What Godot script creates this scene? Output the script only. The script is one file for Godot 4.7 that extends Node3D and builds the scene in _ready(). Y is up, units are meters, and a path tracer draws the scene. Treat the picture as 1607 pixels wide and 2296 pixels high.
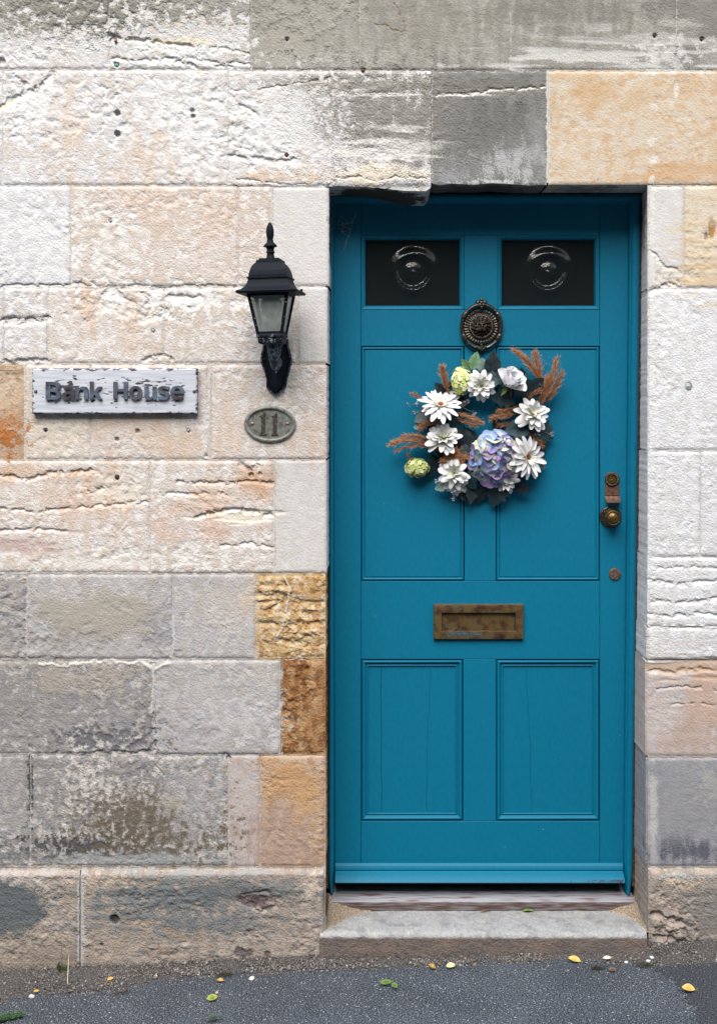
extends Node3D
# A blue-green front door in a weathered limestone house front, seen straight on from the street.
# Measurements were taken on the photograph in units of 1/773.5 m at the wall's face; at(x, y, z) turns such a pair into metres for a thing
# that stands at depth z (the wall's face is z = 0, the street is towards +z).

const EYE := Vector3(0.0, 1.5579, 4.0)
const UNIT := 1.0 / 773.5
const FACE := 0.006           # how far the stone faces stand in front of the z = 0 plane on average
const TS := 1.5               # survey units per texel of the wall's colour sheet
const TX0 := -620.0
const TY0 := -70.0
const TW := 1880
const TH := 1536
const PALE := 0.60            # reflectance of a stone that looks pure white in the photograph

var rng := RandomNumberGenerator.new()
var tex_cache := {}

# ------------------------------------------------------------------ measuring
func at(dx: float, dy: float, z := 0.0) -> Vector3:
	var k := (EYE.z - z) / EYE.z
	return Vector3((dx - 803.5) * UNIT * k, EYE.y + (897.0 - dy) * UNIT * k, z)

func at2(dx: float, dy: float, z := 0.0) -> Vector2:
	var p := at(dx, dy, z)
	return Vector2(p.x, p.y)

func ground_y(x: float) -> float:
	var xs := [-4.0, -1.04, -0.13, 0.8, 1.0, 4.0]
	var ys := [-0.24, -0.100, -0.052, -0.036, -0.020, 0.12]
	if x <= xs[0]:
		return ys[0]
	for i in 5:
		if x <= xs[i + 1]:
			return lerpf(ys[i], ys[i + 1], (x - xs[i]) / (xs[i + 1] - xs[i]))
	return ys[5]

func on_ground(dx: float, dy: float) -> Vector3:
	var z := 0.3
	var p := Vector3.ZERO
	for k in 6:
		p = at(dx, dy, z)
		var h := EYE.y - ground_y(p.x)
		z = EYE.z - h / (EYE.y - p.y) * (EYE.z - z)
	p = at(dx, dy, z)
	p.y = ground_y(p.x)
	return p

# ------------------------------------------------------------------ mesh helpers
class MB:
	var V := PackedVector3Array()
	var I := PackedInt32Array()
	var U := PackedVector2Array()
	var C := PackedColorArray()

	func tri(a: Vector3, b: Vector3, c: Vector3, col = null) -> void:
		var n := V.size()
		V.append(a); V.append(b); V.append(c)
		I.append(n); I.append(n + 1); I.append(n + 2)
		if col != null:
			C.append(col); C.append(col); C.append(col)

	# corners in order round the face; out says where the face looks
	func face(p: Array, out: Vector3, col = null) -> void:
		var n := V.size()
		var nn: Vector3 = (p[2] - p[0]).cross(p[1] - p[0])
		if p.size() > 3:
			nn += (p[3] - p[0]).cross(p[2] - p[0])
		var q := p.duplicate()
		if nn.dot(out) < 0.0:
			q.reverse()
		for v in q:
			V.append(v)
			if col != null:
				C.append(col)
		for k in range(1, q.size() - 1):
			I.append(n); I.append(n + k); I.append(n + k + 1)

	func box(lo: Vector3, hi: Vector3, c := 0.0, t := Transform3D.IDENTITY, col = null) -> void:
		if c <= 0.0:
			c = minf(0.0006, (hi - lo)[(hi - lo).min_axis_index()] * 0.2)
		var mid := (lo + hi) * 0.5
		var h := (hi - lo) * 0.5
		for ax in 3:
			var b := (ax + 1) % 3
			var d := (ax + 2) % 3
			for s in [-1.0, 1.0]:
				var o := Vector3.ZERO
				o[ax] = s
				var f := []
				for q in [[-1, -1], [1, -1], [1, 1], [-1, 1]]:
					var p := mid
					p[ax] += s * h[ax]
					p[b] += q[0] * (h[b] - c)
					p[d] += q[1] * (h[d] - c)
					f.append(t * p)
				face(f, t.basis * o, col)
		for ax in 3:
			var b := (ax + 1) % 3
			var d := (ax + 2) % 3
			for sb in [-1.0, 1.0]:
				for sd in [-1.0, 1.0]:
					var o := Vector3.ZERO
					o[b] = sb
					o[d] = sd
					var f := []
					for q in [[-1, 0], [1, 0], [1, 1], [-1, 1]]:
						var p := mid
						p[ax] += q[0] * (h[ax] - c)
						p[b] += sb * (h[b] - (0.0 if q[1] == 0 else c))
						p[d] += sd * (h[d] - (c if q[1] == 0 else 0.0))
						f.append(t * p)
					face(f, t.basis * o, col)
		for sx in [-1.0, 1.0]:
			for sy in [-1.0, 1.0]:
				for sz in [-1.0, 1.0]:
					var s := Vector3(sx, sy, sz)
					var f := []
					for ax in 3:
						var p := mid + s * (h - Vector3(c, c, c))
						p[ax] = mid[ax] + s[ax] * h[ax]
						f.append(t * p)
					face(f, t.basis * s, col)

	# a sheet of nu by nv points, smooth
	func grid(P: PackedVector3Array, nu: int, nv: int, wrap := false, flip := false, cols = null, uvs = null) -> void:
		var n := V.size()
		V.append_array(P)
		if cols != null:
			C.append_array(cols)
		if uvs != null:
			U.append_array(uvs)
		var last := nu if wrap else nu - 1
		for j in nv - 1:
			for i in last:
				var a := n + j * nu + i
				var b := n + j * nu + (i + 1) % nu
				var c := n + (j + 1) * nu + (i + 1) % nu
				var d := n + (j + 1) * nu + i
				if flip:
					I.append(a); I.append(c); I.append(b); I.append(a); I.append(d); I.append(c)
				else:
					I.append(a); I.append(b); I.append(c); I.append(a); I.append(c); I.append(d)

	# profile: points (radius, height) turned about the y axis of t
	func lathe(profile: Array, sides: int, t := Transform3D.IDENTITY, wob := 0.0, lobes := 0) -> void:
		var P := PackedVector3Array()
		for q in profile:
			for s in sides:
				var a := TAU * s / sides
				var r: float = q[0] * (1.0 + (wob * cos(a * lobes) if lobes > 0 else 0.0))
				P.append(t * Vector3(r * cos(a), q[1], r * sin(a)))
		grid(P, sides, profile.size(), true)

	func tube(path: Array, radii, sides := 8, col = null) -> void:
		var P := PackedVector3Array()
		var cc = null
		if col != null:
			cc = PackedColorArray()
		var up := Vector3(0.31, 0.87, 0.38).normalized()
		for k in path.size():
			var p: Vector3 = path[k]
			var dir: Vector3 = (path[mini(k + 1, path.size() - 1)] - path[maxi(k - 1, 0)]).normalized()
			var a := dir.cross(up).normalized()
			if dir.cross(up).length() < 0.01:
				a = dir.cross(Vector3.RIGHT).normalized()
			var b := dir.cross(a)
			var r: float = radii if typeof(radii) != TYPE_ARRAY else radii[k]
			for s in sides:
				var w := TAU * s / sides
				P.append(p + (a * cos(w) + b * sin(w)) * r)
				if cc != null:
					cc.append(col)
		grid(P, sides, path.size(), true, false, cc)
		for e in [0, path.size() - 1]:
			var f := []
			for s in sides:
				f.append(P[e * sides + s])
			face(f, path[e] - path[1 if e == 0 else e - 1], col)

	# an outline in x and y pulled from z0 (back) to z1 (front), with a chamfer c round the front edge
	func prism(poly: PackedVector2Array, z0: float, z1: float, c := 0.0, t := Transform3D.IDENTITY, back := true) -> void:
		var p := poly.duplicate()
		if Geometry2D.is_polygon_clockwise(p):
			p.reverse()
		var n := p.size()
		var inner := PackedVector2Array()
		for i in n:
			var a := (p[i] - p[(i + n - 1) % n]).normalized()
			var b := (p[(i + 1) % n] - p[i]).normalized()
			var na := Vector2(-a.y, a.x)
			var nb := Vector2(-b.y, b.x)
			var m := na + nb
			var l := m.length_squared()
			inner.append(p[i] + (m * (2.0 / maxf(l, 0.5))) * c)
		var tr := Geometry2D.triangulate_polygon(inner)
		for k in range(0, tr.size(), 3):
			face([t * v3(inner[tr[k]], z1), t * v3(inner[tr[k + 1]], z1), t * v3(inner[tr[k + 2]], z1)], t.basis.z)
			if back:
				face([t * v3(p[tr[k]], z0), t * v3(p[tr[k + 1]], z0), t * v3(p[tr[k + 2]], z0)], -t.basis.z)
		for i in n:
			var j := (i + 1) % n
			var e := p[j] - p[i]
			var o := Vector3(e.y, -e.x, 0)
			face([t * v3(p[i], z0), t * v3(p[j], z0), t * v3(p[j], z1 - c), t * v3(p[i], z1 - c)], t.basis * o)
			if c > 0.0:
				face([t * v3(p[i], z1 - c), t * v3(p[j], z1 - c), t * v3(inner[j], z1), t * v3(inner[i], z1)], t.basis * (o.normalized() + Vector3(0, 0, 1)))

	func v3(p: Vector2, z: float) -> Vector3:
		return Vector3(p.x, p.y, z)

	# rectangle outlines one inside the other: profile of (inset, z), mitred at the corners
	func picture_frame(lo: Vector2, hi: Vector2, profile: Array) -> void:
		for side in 4:
			var P := PackedVector3Array()
			for q in profile:
				var a := lo + Vector2(q[0], q[0])
				var b := hi - Vector2(q[0], q[0])
				var c := [Vector3(a.x, a.y, q[1]), Vector3(b.x, a.y, q[1]), Vector3(b.x, b.y, q[1]), Vector3(a.x, b.y, q[1])]
				P.append(c[side])
				P.append(c[(side + 1) % 4])
			grid(P, 2, profile.size(), false, true)

	func build() -> ArrayMesh:
		var N := PackedVector3Array()
		N.resize(V.size())
		for k in range(0, I.size(), 3):
			var a := I[k]
			var b := I[k + 1]
			var c := I[k + 2]
			var nn := (V[c] - V[a]).cross(V[b] - V[a])
			N[a] += nn
			N[b] += nn
			N[c] += nn
		for k in N.size():
			N[k] = N[k].normalized() if N[k].length_squared() > 1e-24 else Vector3.UP
		var arr := []
		arr.resize(Mesh.ARRAY_MAX)
		arr[Mesh.ARRAY_VERTEX] = V
		arr[Mesh.ARRAY_NORMAL] = N
		arr[Mesh.ARRAY_INDEX] = I
		if U.size() == V.size():
			arr[Mesh.ARRAY_TEX_UV] = U
		if C.size() == V.size():
			arr[Mesh.ARRAY_COLOR] = C
		var m := ArrayMesh.new()
		m.add_surface_from_arrays(Mesh.PRIMITIVE_TRIANGLES, arr)
		return m

# ------------------------------------------------------------------ scene helpers
func part(called: String, m, material: Material, parent: Node3D, t := Transform3D.IDENTITY, label := "") -> MeshInstance3D:
	var o := MeshInstance3D.new()
	o.name = called
	o.mesh = m.build() if m is MB else m
	o.material_override = material
	o.transform = t
	if label:
		o.set_meta("label", label)
	parent.add_child(o, true)
	return o

var used := {}
func numbered(called: String) -> String:
	used[called] = used.get(called, -1) + 1
	return called if used[called] == 0 else "%s_%03d" % [called, used[called]]

func thing(called: String, label: String, category: String, group := "", where := Vector3.ZERO) -> Node3D:
	var o := Node3D.new()
	o.name = numbered(called)
	o.position = where
	o.set_meta("label", label)
	o.set_meta("category", category)
	if group:
		o.set_meta("group", group)
	add_child(o)
	return o

func single(called: String, m, material: Material, label: String, category: String, group := "", t := Transform3D.IDENTITY) -> MeshInstance3D:
	var o := part(numbered(called), m, material, self, t)
	o.set_meta("label", label)
	o.set_meta("category", category)
	if group:
		o.set_meta("group", group)
	return o

func structure(called: String, m, material: Material) -> MeshInstance3D:
	var o := part(numbered(called), m, material, self)
	o.set_meta("kind", "structure")
	return o

# ------------------------------------------------------------------ materials
func rgb(r: float, g: float, b: float) -> Color:
	return Color(r / 255.0, g / 255.0, b / 255.0)

func noise(freq: float, seed_: int, octaves := 4, kind := FastNoiseLite.TYPE_SIMPLEX_SMOOTH) -> FastNoiseLite:
	var n := FastNoiseLite.new()
	n.seed = seed_
	n.frequency = freq
	n.noise_type = kind
	n.fractal_octaves = octaves
	if octaves <= 1:
		n.fractal_type = FastNoiseLite.FRACTAL_NONE
	return n

# a square seamless sheet whose tone runs through the stops [[place, colour], ...]
func sheet(n: FastNoiseLite, size: int, stops: Array) -> Texture2D:
	var t := NoiseTexture2D.new()
	t.width = size
	t.height = size
	t.seamless = true
	t.noise = n
	var g := Gradient.new()
	var off := PackedFloat32Array()
	var cols := PackedColorArray()
	for s in stops:
		off.append(s[0])
		cols.append(s[1])
	g.offsets = off
	g.colors = cols
	t.color_ramp = g
	return t

func grey_sheet(n: FastNoiseLite, size: int) -> Texture2D:
	return sheet(n, size, [[0.0, Color.BLACK], [1.0, Color.WHITE]])

func plain(c: Color, rough: float, metal := 0.0) -> StandardMaterial3D:
	var m := StandardMaterial3D.new()
	m.albedo_color = c
	m.roughness = rough
	m.metallic = metal
	return m

# colour sheet and relief laid on from all sides; scale: repeats per metre
func grained(colour: Texture2D, relief: Texture2D, scale: Vector3, depth_cm: float, rough: float, metal := 0.0) -> StandardMaterial3D:
	var m := plain(Color.WHITE, rough, metal)
	m.albedo_texture = colour
	m.uv1_triplanar = true
	m.uv1_world_triplanar = true
	m.uv1_triplanar_sharpness = 4.0
	m.uv1_scale = scale
	if relief:
		m.heightmap_enabled = true
		m.heightmap_texture = relief
		m.heightmap_scale = depth_cm
	return m

func tinted(rough: float) -> StandardMaterial3D:
	var m := plain(Color.WHITE, rough)
	m.vertex_color_use_as_albedo = true
	return m

func lin(r: float, g: float, b: float, k := 1.0) -> Color:
	var c := rgb(r, g, b).srgb_to_linear()
	return Color(c.r * k, c.g * k, c.b * k)

# ------------------------------------------------------------------ the wall's stone
# kinds of stone: colours as they look in the photograph, then amounts
# base, second tone, its amount, pale flaked tone, its amount, grain, fine/rough/bedding relief in mm
var KINDS := {
	"white": [[231, 226, 224], [223, 208, 195], 0.55, [249, 249, 252], 0.75, 0.36, 3.8, 2.4, 0.7, [236, 239, 248], 0.55],
	"plainwhite": [[231, 229, 231], [221, 216, 214], 0.55, [247, 247, 251], 0.60, 0.32, 3.6, 2.0, 0.5, [240, 242, 251], 0.5],
	"pink": [[229, 220, 214], [222, 207, 195], 0.70, [249, 247, 248], 0.65, 0.36, 3.8, 2.2, 0.8, [221, 193, 170], 0.32],
	"jamb": [[228, 224, 221], [220, 211, 204], 0.55, [240, 239, 239], 0.35, 0.20, 2.2, 0.6, 0.2, [222, 224, 230], 0.3],
	"grey": [[174, 170, 163], [148, 145, 138], 0.65, [218, 217, 215], 0.08, 0.50, 2.8, 0.9, 0.8, [192, 187, 176], 0.4],
	"dark": [[142, 141, 139], [116, 115, 115], 0.70, [192, 192, 194], 0.04, 0.50, 2.8, 0.8, 0.6, [158, 157, 156], 0.4],
	"orange": [[224, 206, 184], [218, 191, 158], 0.70, [229, 222, 213], 0.50, 0.34, 2.2, 0.9, 0.6, [214, 166, 116], 0.4],
	"cream": [[228, 215, 196], [220, 197, 164], 0.60, [236, 230, 222], 0.30, 0.30, 2.4, 1.8, 1.8, [214, 178, 128], 0.4],
	"gold": [[222, 198, 160], [200, 158, 104], 0.75, [240, 228, 208], 0.55, 0.36, 3.8, 7.0, 7.0, [168, 116, 62], 0.55],
	"brown": [[192, 150, 106], [146, 96, 56], 0.85, [222, 190, 150], 0.35, 0.40, 4.8, 7.0, 2.6, [112, 68, 38], 0.6],
	"rust": [[204, 178, 156], [190, 148, 108], 0.65, [226, 206, 186], 0.30, 0.34, 3.0, 3.2, 1.8, [172, 118, 74], 0.45],
	"lilac": [[201, 195, 193], [180, 173, 169], 0.65, [228, 224, 224], 0.50, 0.42, 3.2, 1.8, 0.7, [184, 188, 198], 0.5],
	"scab": [[184, 176, 170], [150, 144, 139], 0.75, [226, 220, 216], 0.65, 0.50, 4.2, 3.6, 1.2, [142, 147, 158], 0.7],
	"mauve": [[204, 190, 185], [190, 166, 154], 0.60, [222, 213, 211], 0.30, 0.32, 2.4, 1.2, 1.0, [200, 203, 212], 0.5],
	"plinth": [[186, 171, 159], [160, 143, 127], 0.65, [210, 199, 190], 0.35, 0.45, 5.2, 4.2, 2.8, [138, 140, 145], 0.5],
	"bluegrey": [[163, 163, 169], [144, 144, 151], 0.60, [186, 185, 188], 0.20, 0.36, 2.2, 0.8, 0.4, [140, 142, 152], 0.4],
}

# x0, y0, x1, y1 in survey units, kind, extra: side that turns into the door opening ("l", "r", "b"), proud (mm)
var STONES := [
	[-70, -70, 245, 156, "white", "", 0], [247, -70, 562, 156, "white", "", 1], [564, -70, 805, 157, "grey", "", 0], [807, -70, 1142, 158, "grey", "", 0],
	[1144, -70, 1514, 158, "grey", "", -1], [1516, -70, 1672, 158, "grey", "", 0],
	[-70, 158, 6, 416, "white", "", 0], [8, 158, 511, 416, "white", "", 0], [513, 160, 967, 419, "white", "b", 1], [969, 161, 1224, 416, "dark", "b", 0], [1228, 161, 1672, 415, "orange", "b", 1],
	[-70, 418, 159, 643, "plainwhite", "", 0], [160, 418, 533, 643, "pink", "", 0], [535, 418, 606, 643, "pink", "", 0], [612, 421, 738, 641, "jamb", "r", 0],
	[1453, 419, 1529, 645, "jamb", "l", 0], [1533, 418, 1672, 645, "cream", "", 1],
	[-70, 647, 9, 815, "white", "", 0], [11, 646, 107, 713, "white", "", 0], [11, 722, 107, 815, "white", "", 2], [109, 646, 368, 815, "pink", "", 0], [370, 645, 664, 815, "pink", "", 0], [669, 644, 735, 815, "jamb", "r", 0],
	[1453, 648, 1672, 1009, "plainwhite", "l", 0],
	[-70, 819, 53, 1030, "rust", "", -4], [59, 818, 203, 1030, "pink", "", 0], [205, 818, 467, 1030, "pink", "", 0], [475, 818, 733, 1029, "pink", "r", 1],
	[1451, 1012, 1567, 1248, "plainwhite", "l", 0], [1569, 1012, 1672, 1248, "plainwhite", "", 1],
	[-70, 1033, 336, 1284, "pink", "", 0], [338, 1033, 612, 1284, "pink", "", 1], [617, 1032, 733, 1284, "jamb", "r", 0],
	[1449, 1250, 1672, 1403, "plainwhite", "l", 2], [1447, 1407, 1672, 1477, "plainwhite", "l", 4],
	[-70, 1290, 61, 1477, "scab", "", 0], [64, 1288, 387, 1476, "lilac", "", 1], [389, 1287, 573, 1476, "lilac", "", 0], [576, 1287, 731, 1475, "gold", "r", 0],
	[1445, 1480, 1672, 1694, "mauve", "l", 0],
	[-70, 1481, 343, 1690, "scab", "", 0], [347, 1480, 626, 1690, "lilac", "", 1], [633, 1479, 730, 1690, "brown", "r", 0],
	[1447, 1699, 1672, 1940, "bluegrey", "l", 0],
	[-70, 1694, 66, 1941, "scab", "", 0], [71, 1693, 513, 1941, "scab", "", 0], [515, 1693, 581, 1941, "mauve", "", 0], [585, 1694, 729, 1940, "rust", "r", 1],
	[-70, 1947, 184, 2226, "plinth", "", 26], [186, 1945, 728, 2226, "plinth", "r", 26], [1449, 1945, 1672, 2226, "plinth", "l", 22],
]

# patches of colour and relief on the stone: x, y, rx, ry, colour, strength, raggedness, sharpness, relief in mm, which noise (0 flakes, 1 clouds, 2 fine, 3 streaks, 4 beds)
var PATCHES := [
	# grey crust left on the top course, flaking off white below
	[60, -10, 300, 120, [158, 155, 145], 0.92, 1.5, 4.0, 1.4, 0], [410, -20, 260, 95, [162, 159, 149], 0.9, 1.7, 4.0, 1.4, 0], [190, 20, 120, 60, [150, 147, 138], 0.8, 1.6, 4.0, 1.2, 0],
	[1560, 30, 120, 110, [140, 138, 134], 0.8, 1.2, 3.0, 0.8, 1], [1330, 130, 230, 26, [226, 224, 221], 0.85, 1.5, 2.2, -0.8, 4], [1430, 90, 180, 22, [205, 203, 199], 0.7, 1.6, 2.0, -0.4, 4], [1300, 60, 220, 14, [200, 198, 193], 0.6, 1.6, 2.0, 0, 4], [1500, 120, 70, 30, [228, 226, 224], 0.8, 1.5, 3.0, -0.6, 0],
	[1060, 90, 60, 40, [196, 193, 187], 0.5, 1.8, 4.0, 0, 2], [700, 140, 140, 22, [206, 203, 197], 0.7, 1.8, 3.0, 0, 2], [640, 110, 80, 60, [186, 180, 168], 0.5, 1.4, 2.0, 0, 1],
	[1240, 20, 220, 60, [134, 132, 126], 0.6, 1.4, 1.6, 0, 3], [960, 60, 200, 80, [156, 151, 142], 0.6, 1.4, 1.6, 0, 3],
	# second course: grey stain reaching in from the right, white left of it
	[905, 270, 190, 120, [146, 143, 138], 0.95, 1.3, 2.4, 1.0, 3], [760, 250, 150, 90, [158, 155, 149], 0.75, 1.8, 3.5, 1.0, 0], [700, 185, 180, 22, [166, 161, 152], 0.8, 1.4, 3.0, 0.8, 0], [880, 190, 110, 16, [150, 147, 140], 0.8, 1.2, 2.5, 0.5, 4],
	[900, 213, 90, 5, [240, 238, 234], 0.8, 1.0, 3.0, -0.6, 4], [880, 285, 90, 8, [226, 224, 220], 0.7, 1.6, 3.0, -0.6, 4], [860, 330, 110, 26, [232, 230, 227], 0.7, 1.6, 3.0, -0.6, 4], [750, 340, 160, 24, [240, 236, 232], 0.7, 1.5, 3.0, -0.6, 4],
	[860, 392, 130, 26, [240, 229, 212], 0.95, 0.8, 5.0, 1.6, 1], [640, 397, 120, 14, [230, 203, 177], 0.75, 1.4, 2.5, 0.6, 1], [900, 408, 50, 12, [206, 206, 210], 0.8, 0.9, 4.0, 0.6, 1],
	[1090, 200, 120, 24, [164, 159, 148], 0.9, 1.2, 2.5, 0.6, 3], [1095, 186, 110, 10, [126, 124, 118], 0.7, 1.2, 2.0, 0, 4], [1050, 212, 110, 6, [238, 234, 228], 0.9, 0.7, 4.0, -1.2, 4], [1100, 290, 120, 100, [121, 120, 118], 0.7, 1.0, 1.5, 0, 3],
	[1150, 370, 70, 50, [205, 204, 206], 0.75, 1.7, 2.0, -0.3, 3], [1010, 395, 50, 36, [174, 174, 178], 0.6, 1.5, 2.0, 0, 3], [1205, 330, 22, 90, [168, 167, 167], 0.6, 1.4, 2.0, 0, 3], [1090, 412, 90, 8, [236, 234, 232], 0.8, 1.2, 3.0, 0, 0],
	[1330, 235, 50, 45, [218, 178, 131], 0.55, 1.4, 2.0, 0, 1], [1560, 390, 150, 26, [218, 173, 130], 0.6, 1.3, 1.8, 0, 4], [1440, 300, 60, 50, [225, 213, 196], 0.6, 1.2, 2.0, 0, 1], [1290, 360, 70, 50, [232, 217, 202], 0.6, 1.3, 2.0, 0, 1], [1500, 205, 150, 40, [222, 189, 154], 0.5, 1.4, 1.6, 0, 1],
	[1513, 205, 8, 22, [236, 228, 214], 0.95, 0.8, 4.0, -1.5, 1], [1592, 520, 8, 30, [176, 120, 48], 0.8, 0.9, 3.0, -2.5, 1], [1580, 535, 6, 18, [120, 116, 112], 0.7, 0.8, 3.0, -4.0, 1],
	# whitest flaked places on the left
	[95, 230, 120, 60, [250, 249, 249], 0.8, 1.7, 3.0, -1.8, 0], [420, 270, 130, 130, [249, 248, 248], 0.65, 1.9, 3.0, -1.5, 0], [620, 280, 110, 90, [249, 248, 248], 0.75, 1.7, 3.0, -1.5, 0], [410, 100, 130, 40, [248, 247, 246], 0.8, 1.4, 3.0, -1.4, 0],
	[80, 120, 150, 40, [249, 248, 248], 0.7, 1.6, 3.0, -1.0, 0], [430, 95, 110, 8, [246, 232, 206], 0.7, 1.2, 3.0, 0, 4],
	[150, 270, 40, 150, [230, 208, 190], 0.6, 1.5, 1.8, 0, 3], [330, 360, 60, 70, [232, 204, 179], 0.55, 1.6, 2.0, 0, 3], [110, 540, 110, 90, [250, 249, 248], 0.5, 1.8, 2.2, -0.6, 0], [245, 560, 60, 80, [246, 242, 238], 0.5, 1.8, 3.0, -0.8, 0],
	[280, 680, 110, 30, [250, 248, 246], 0.85, 1.5, 3.5, -1.8, 0], [420, 670, 130, 26, [250, 249, 247], 0.85, 1.5, 3.5, -1.5, 0], [300, 640, 120, 14, [250, 248, 246], 0.8, 1.5, 3.5, -1.6, 0], [590, 690, 26, 40, [248, 246, 244], 0.6, 1.5, 3.5, -1.2, 0],
	[195, 690, 30, 60, [227, 193, 166], 0.6, 1.5, 2.0, 0, 3], [300, 730, 36, 70, [226, 195, 170], 0.5, 1.5, 2.0, 0, 3], [300, 470, 110, 60, [227, 195, 170], 0.35, 1.6, 1.8, 0, 1], [480, 500, 60, 100, [228, 198, 176], 0.45, 1.5, 1.8, 0, 3],
	[350, 975, 110, 60, [226, 198, 175], 0.6, 1.5, 1.8, 0, 1], [130, 980, 70, 50, [236, 222, 200], 0.6, 1.4, 2.0, -1.4, 0], [430, 1000, 60, 40, [225, 193, 167], 0.6, 1.5, 2.0, 0, 3], [700, 990, 40, 60, [226, 196, 174], 0.6, 1.5, 2.0, 0, 3], [520, 960, 40, 60, [228, 203, 183], 0.5, 1.5, 2.0, 0, 3],
	# lichen on the end stone by the sign
	[8, 955, 42, 70, [205, 136, 76], 0.75, 1.7, 2.2, 0.6, 0], [0, 880, 60, 60, [224, 206, 182], 0.7, 1.3, 2.0, -1.0, 0], [18, 985, 34, 34, [178, 104, 46], 0.7, 1.9, 2.6, 0.5, 0],
	# tan streaks on the course under the sign
	[90, 1060, 150, 20, [224, 190, 163], 0.7, 1.5, 2.0, 0, 1], [190, 1130, 120, 60, [225, 191, 167], 0.65, 1.6, 2.0, 0, 3], [60, 1210, 90, 26, [206, 176, 170], 0.7, 1.4, 2.0, -1.4, 4], [260, 1100, 70, 30, [246, 236, 220], 0.7, 1.5, 3.0, -2.0, 0],
	[480, 1110, 110, 40, [226, 192, 167], 0.65, 1.5, 2.0, 0, 1], [560, 1080, 60, 26, [210, 164, 126], 0.6, 1.6, 3.0, 0, 1], [480, 1190, 120, 40, [225, 190, 169], 0.6, 1.5, 2.0, 0, 1], [520, 1160, 100, 12, [248, 238, 222], 0.8, 1.2, 3.5, -2.5, 4],
	[420, 1245, 150, 26, [244, 240, 236], 0.7, 1.5, 2.5, -0.8, 0], [220, 1255, 200, 24, [240, 234, 228], 0.7, 1.6, 2.5, -0.8, 0],
	# grey weathered lower courses
	[220, 1370, 150, 80, [186, 178, 166], 0.9, 0.9, 2.0, 0.8, 1], [360, 1420, 36, 60, [166, 165, 168], 0.75, 1.6, 3.5, -1.2, 0], [130, 1440, 90, 30, [174, 170, 166], 0.7, 1.7, 3.5, -1.0, 0], [30, 1400, 50, 80, [172, 168, 168], 0.7, 1.6, 3.0, -1.5, 0], [240, 1460, 150, 16, [190, 186, 184], 0.6, 1.7, 3.5, -0.8, 0],
	[510, 1380, 70, 80, [220, 210, 202], 0.5, 1.2, 1.6, 0, 1], [560, 1330, 26, 70, [228, 203, 182], 0.6, 1.5, 1.8, 0, 3],
	[80, 1600, 180, 90, [156, 153, 152], 0.8, 1.5, 2.6, -0.8, 5], [270, 1610, 90, 80, [162, 158, 160], 0.7, 1.7, 3.2, -1.4, 5], [240, 1660, 110, 26, [112, 112, 118], 0.85, 1.6, 3.2, -0.8, 5], [200, 1530, 120, 40, [184, 175, 165], 0.8, 1.2, 2.5, 0.8, 1], [330, 1640, 22, 60, [130, 128, 130], 0.6, 1.6, 3.2, -0.6, 5],
	[480, 1560, 120, 60, [200, 197, 198], 0.6, 1.2, 1.6, 0, 3], [540, 1610, 90, 40, [214, 211, 212], 0.6, 1.6, 2.8, -0.8, 0], [420, 1650, 60, 30, [178, 175, 178], 0.6, 1.7, 3.2, -0.8, 0], [580, 1520, 40, 40, [214, 206, 196], 0.5, 1.2, 1.8, 0, 1],
	[30, 1780, 60, 140, [170, 168, 168], 0.7, 1.4, 2.2, -0.6, 5], [230, 1760, 110, 70, [222, 214, 210], 0.75, 1.6, 3.0, 0.8, 0], [320, 1830, 150, 80, [126, 115, 102], 0.95, 1.4, 2.4, -0.8, 5], [190, 1893, 130, 26, [74, 74, 80], 0.95, 1.5, 2.2, -0.4, 5], [330, 1905, 150, 16, [88, 84, 82], 0.8, 1.6, 2.2, -0.3, 5], [360, 1870, 150, 46, [116, 106, 92], 0.85, 1.7, 3.2, -0.4, 5],
	[290, 1730, 60, 40, [146, 142, 144], 0.75, 1.7, 3.2, -0.8, 5], [430, 1790, 80, 110, [196, 194, 198], 0.6, 1.3, 2.0, 0, 3], [380, 1800, 26, 22, [186, 178, 164], 0.7, 1.2, 4.0, 0.6, 0], [110, 1760, 50, 70, [150, 148, 150], 0.6, 1.6, 2.6, -0.8, 5], [300, 1925, 230, 12, [166, 168, 170], 0.8, 1.2, 2.5, 0, 1], [40, 1915, 60, 20, [120, 120, 122], 0.6, 1.6, 3.0, 0, 5],
	[69, 1760, 6, 90, [70, 74, 74], 0.9, 1.0, 3.0, -1.5, 5],
	[660, 1755, 70, 50, [208, 160, 110], 0.65, 1.6, 2.4, 0.8, 1], [640, 1880, 100, 80, [186, 160, 146], 0.9, 1.2, 2.0, -0.4, 3], [690, 1800, 40, 60, [214, 171, 125], 0.6, 1.6, 2.4, 0.8, 0],
	# plinth: blue-grey film, tan where it wore off
	[20, 2020, 110, 72, [108, 114, 118], 0.97, 0.7, 5.0, 0.6, 1], [60, 1957, 180, 14, [206, 196, 190], 0.75, 1.4, 2.4, 0.4, 0], [400, 2010, 190, 62, [126, 132, 136], 0.85, 1.4, 2.6, 0.6, 0], [430, 1990, 250, 22, [110, 116, 120], 0.75, 1.5, 2.6, 0.4, 4], [640, 1985, 90, 30, [136, 138, 138], 0.65, 1.6, 2.6, 0.4, 0],
	[450, 1952, 290, 9, [178, 177, 176], 0.8, 1.3, 2.0, 0.4, 0], [700, 1975, 30, 26, [222, 203, 187], 0.7, 1.4, 2.4, 0, 0], [240, 1965, 60, 14, [224, 200, 181], 0.7, 1.4, 2.4, 0, 0], [450, 2060, 200, 18, [122, 128, 134], 0.6, 1.6, 3.0, 0.3, 4],
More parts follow.
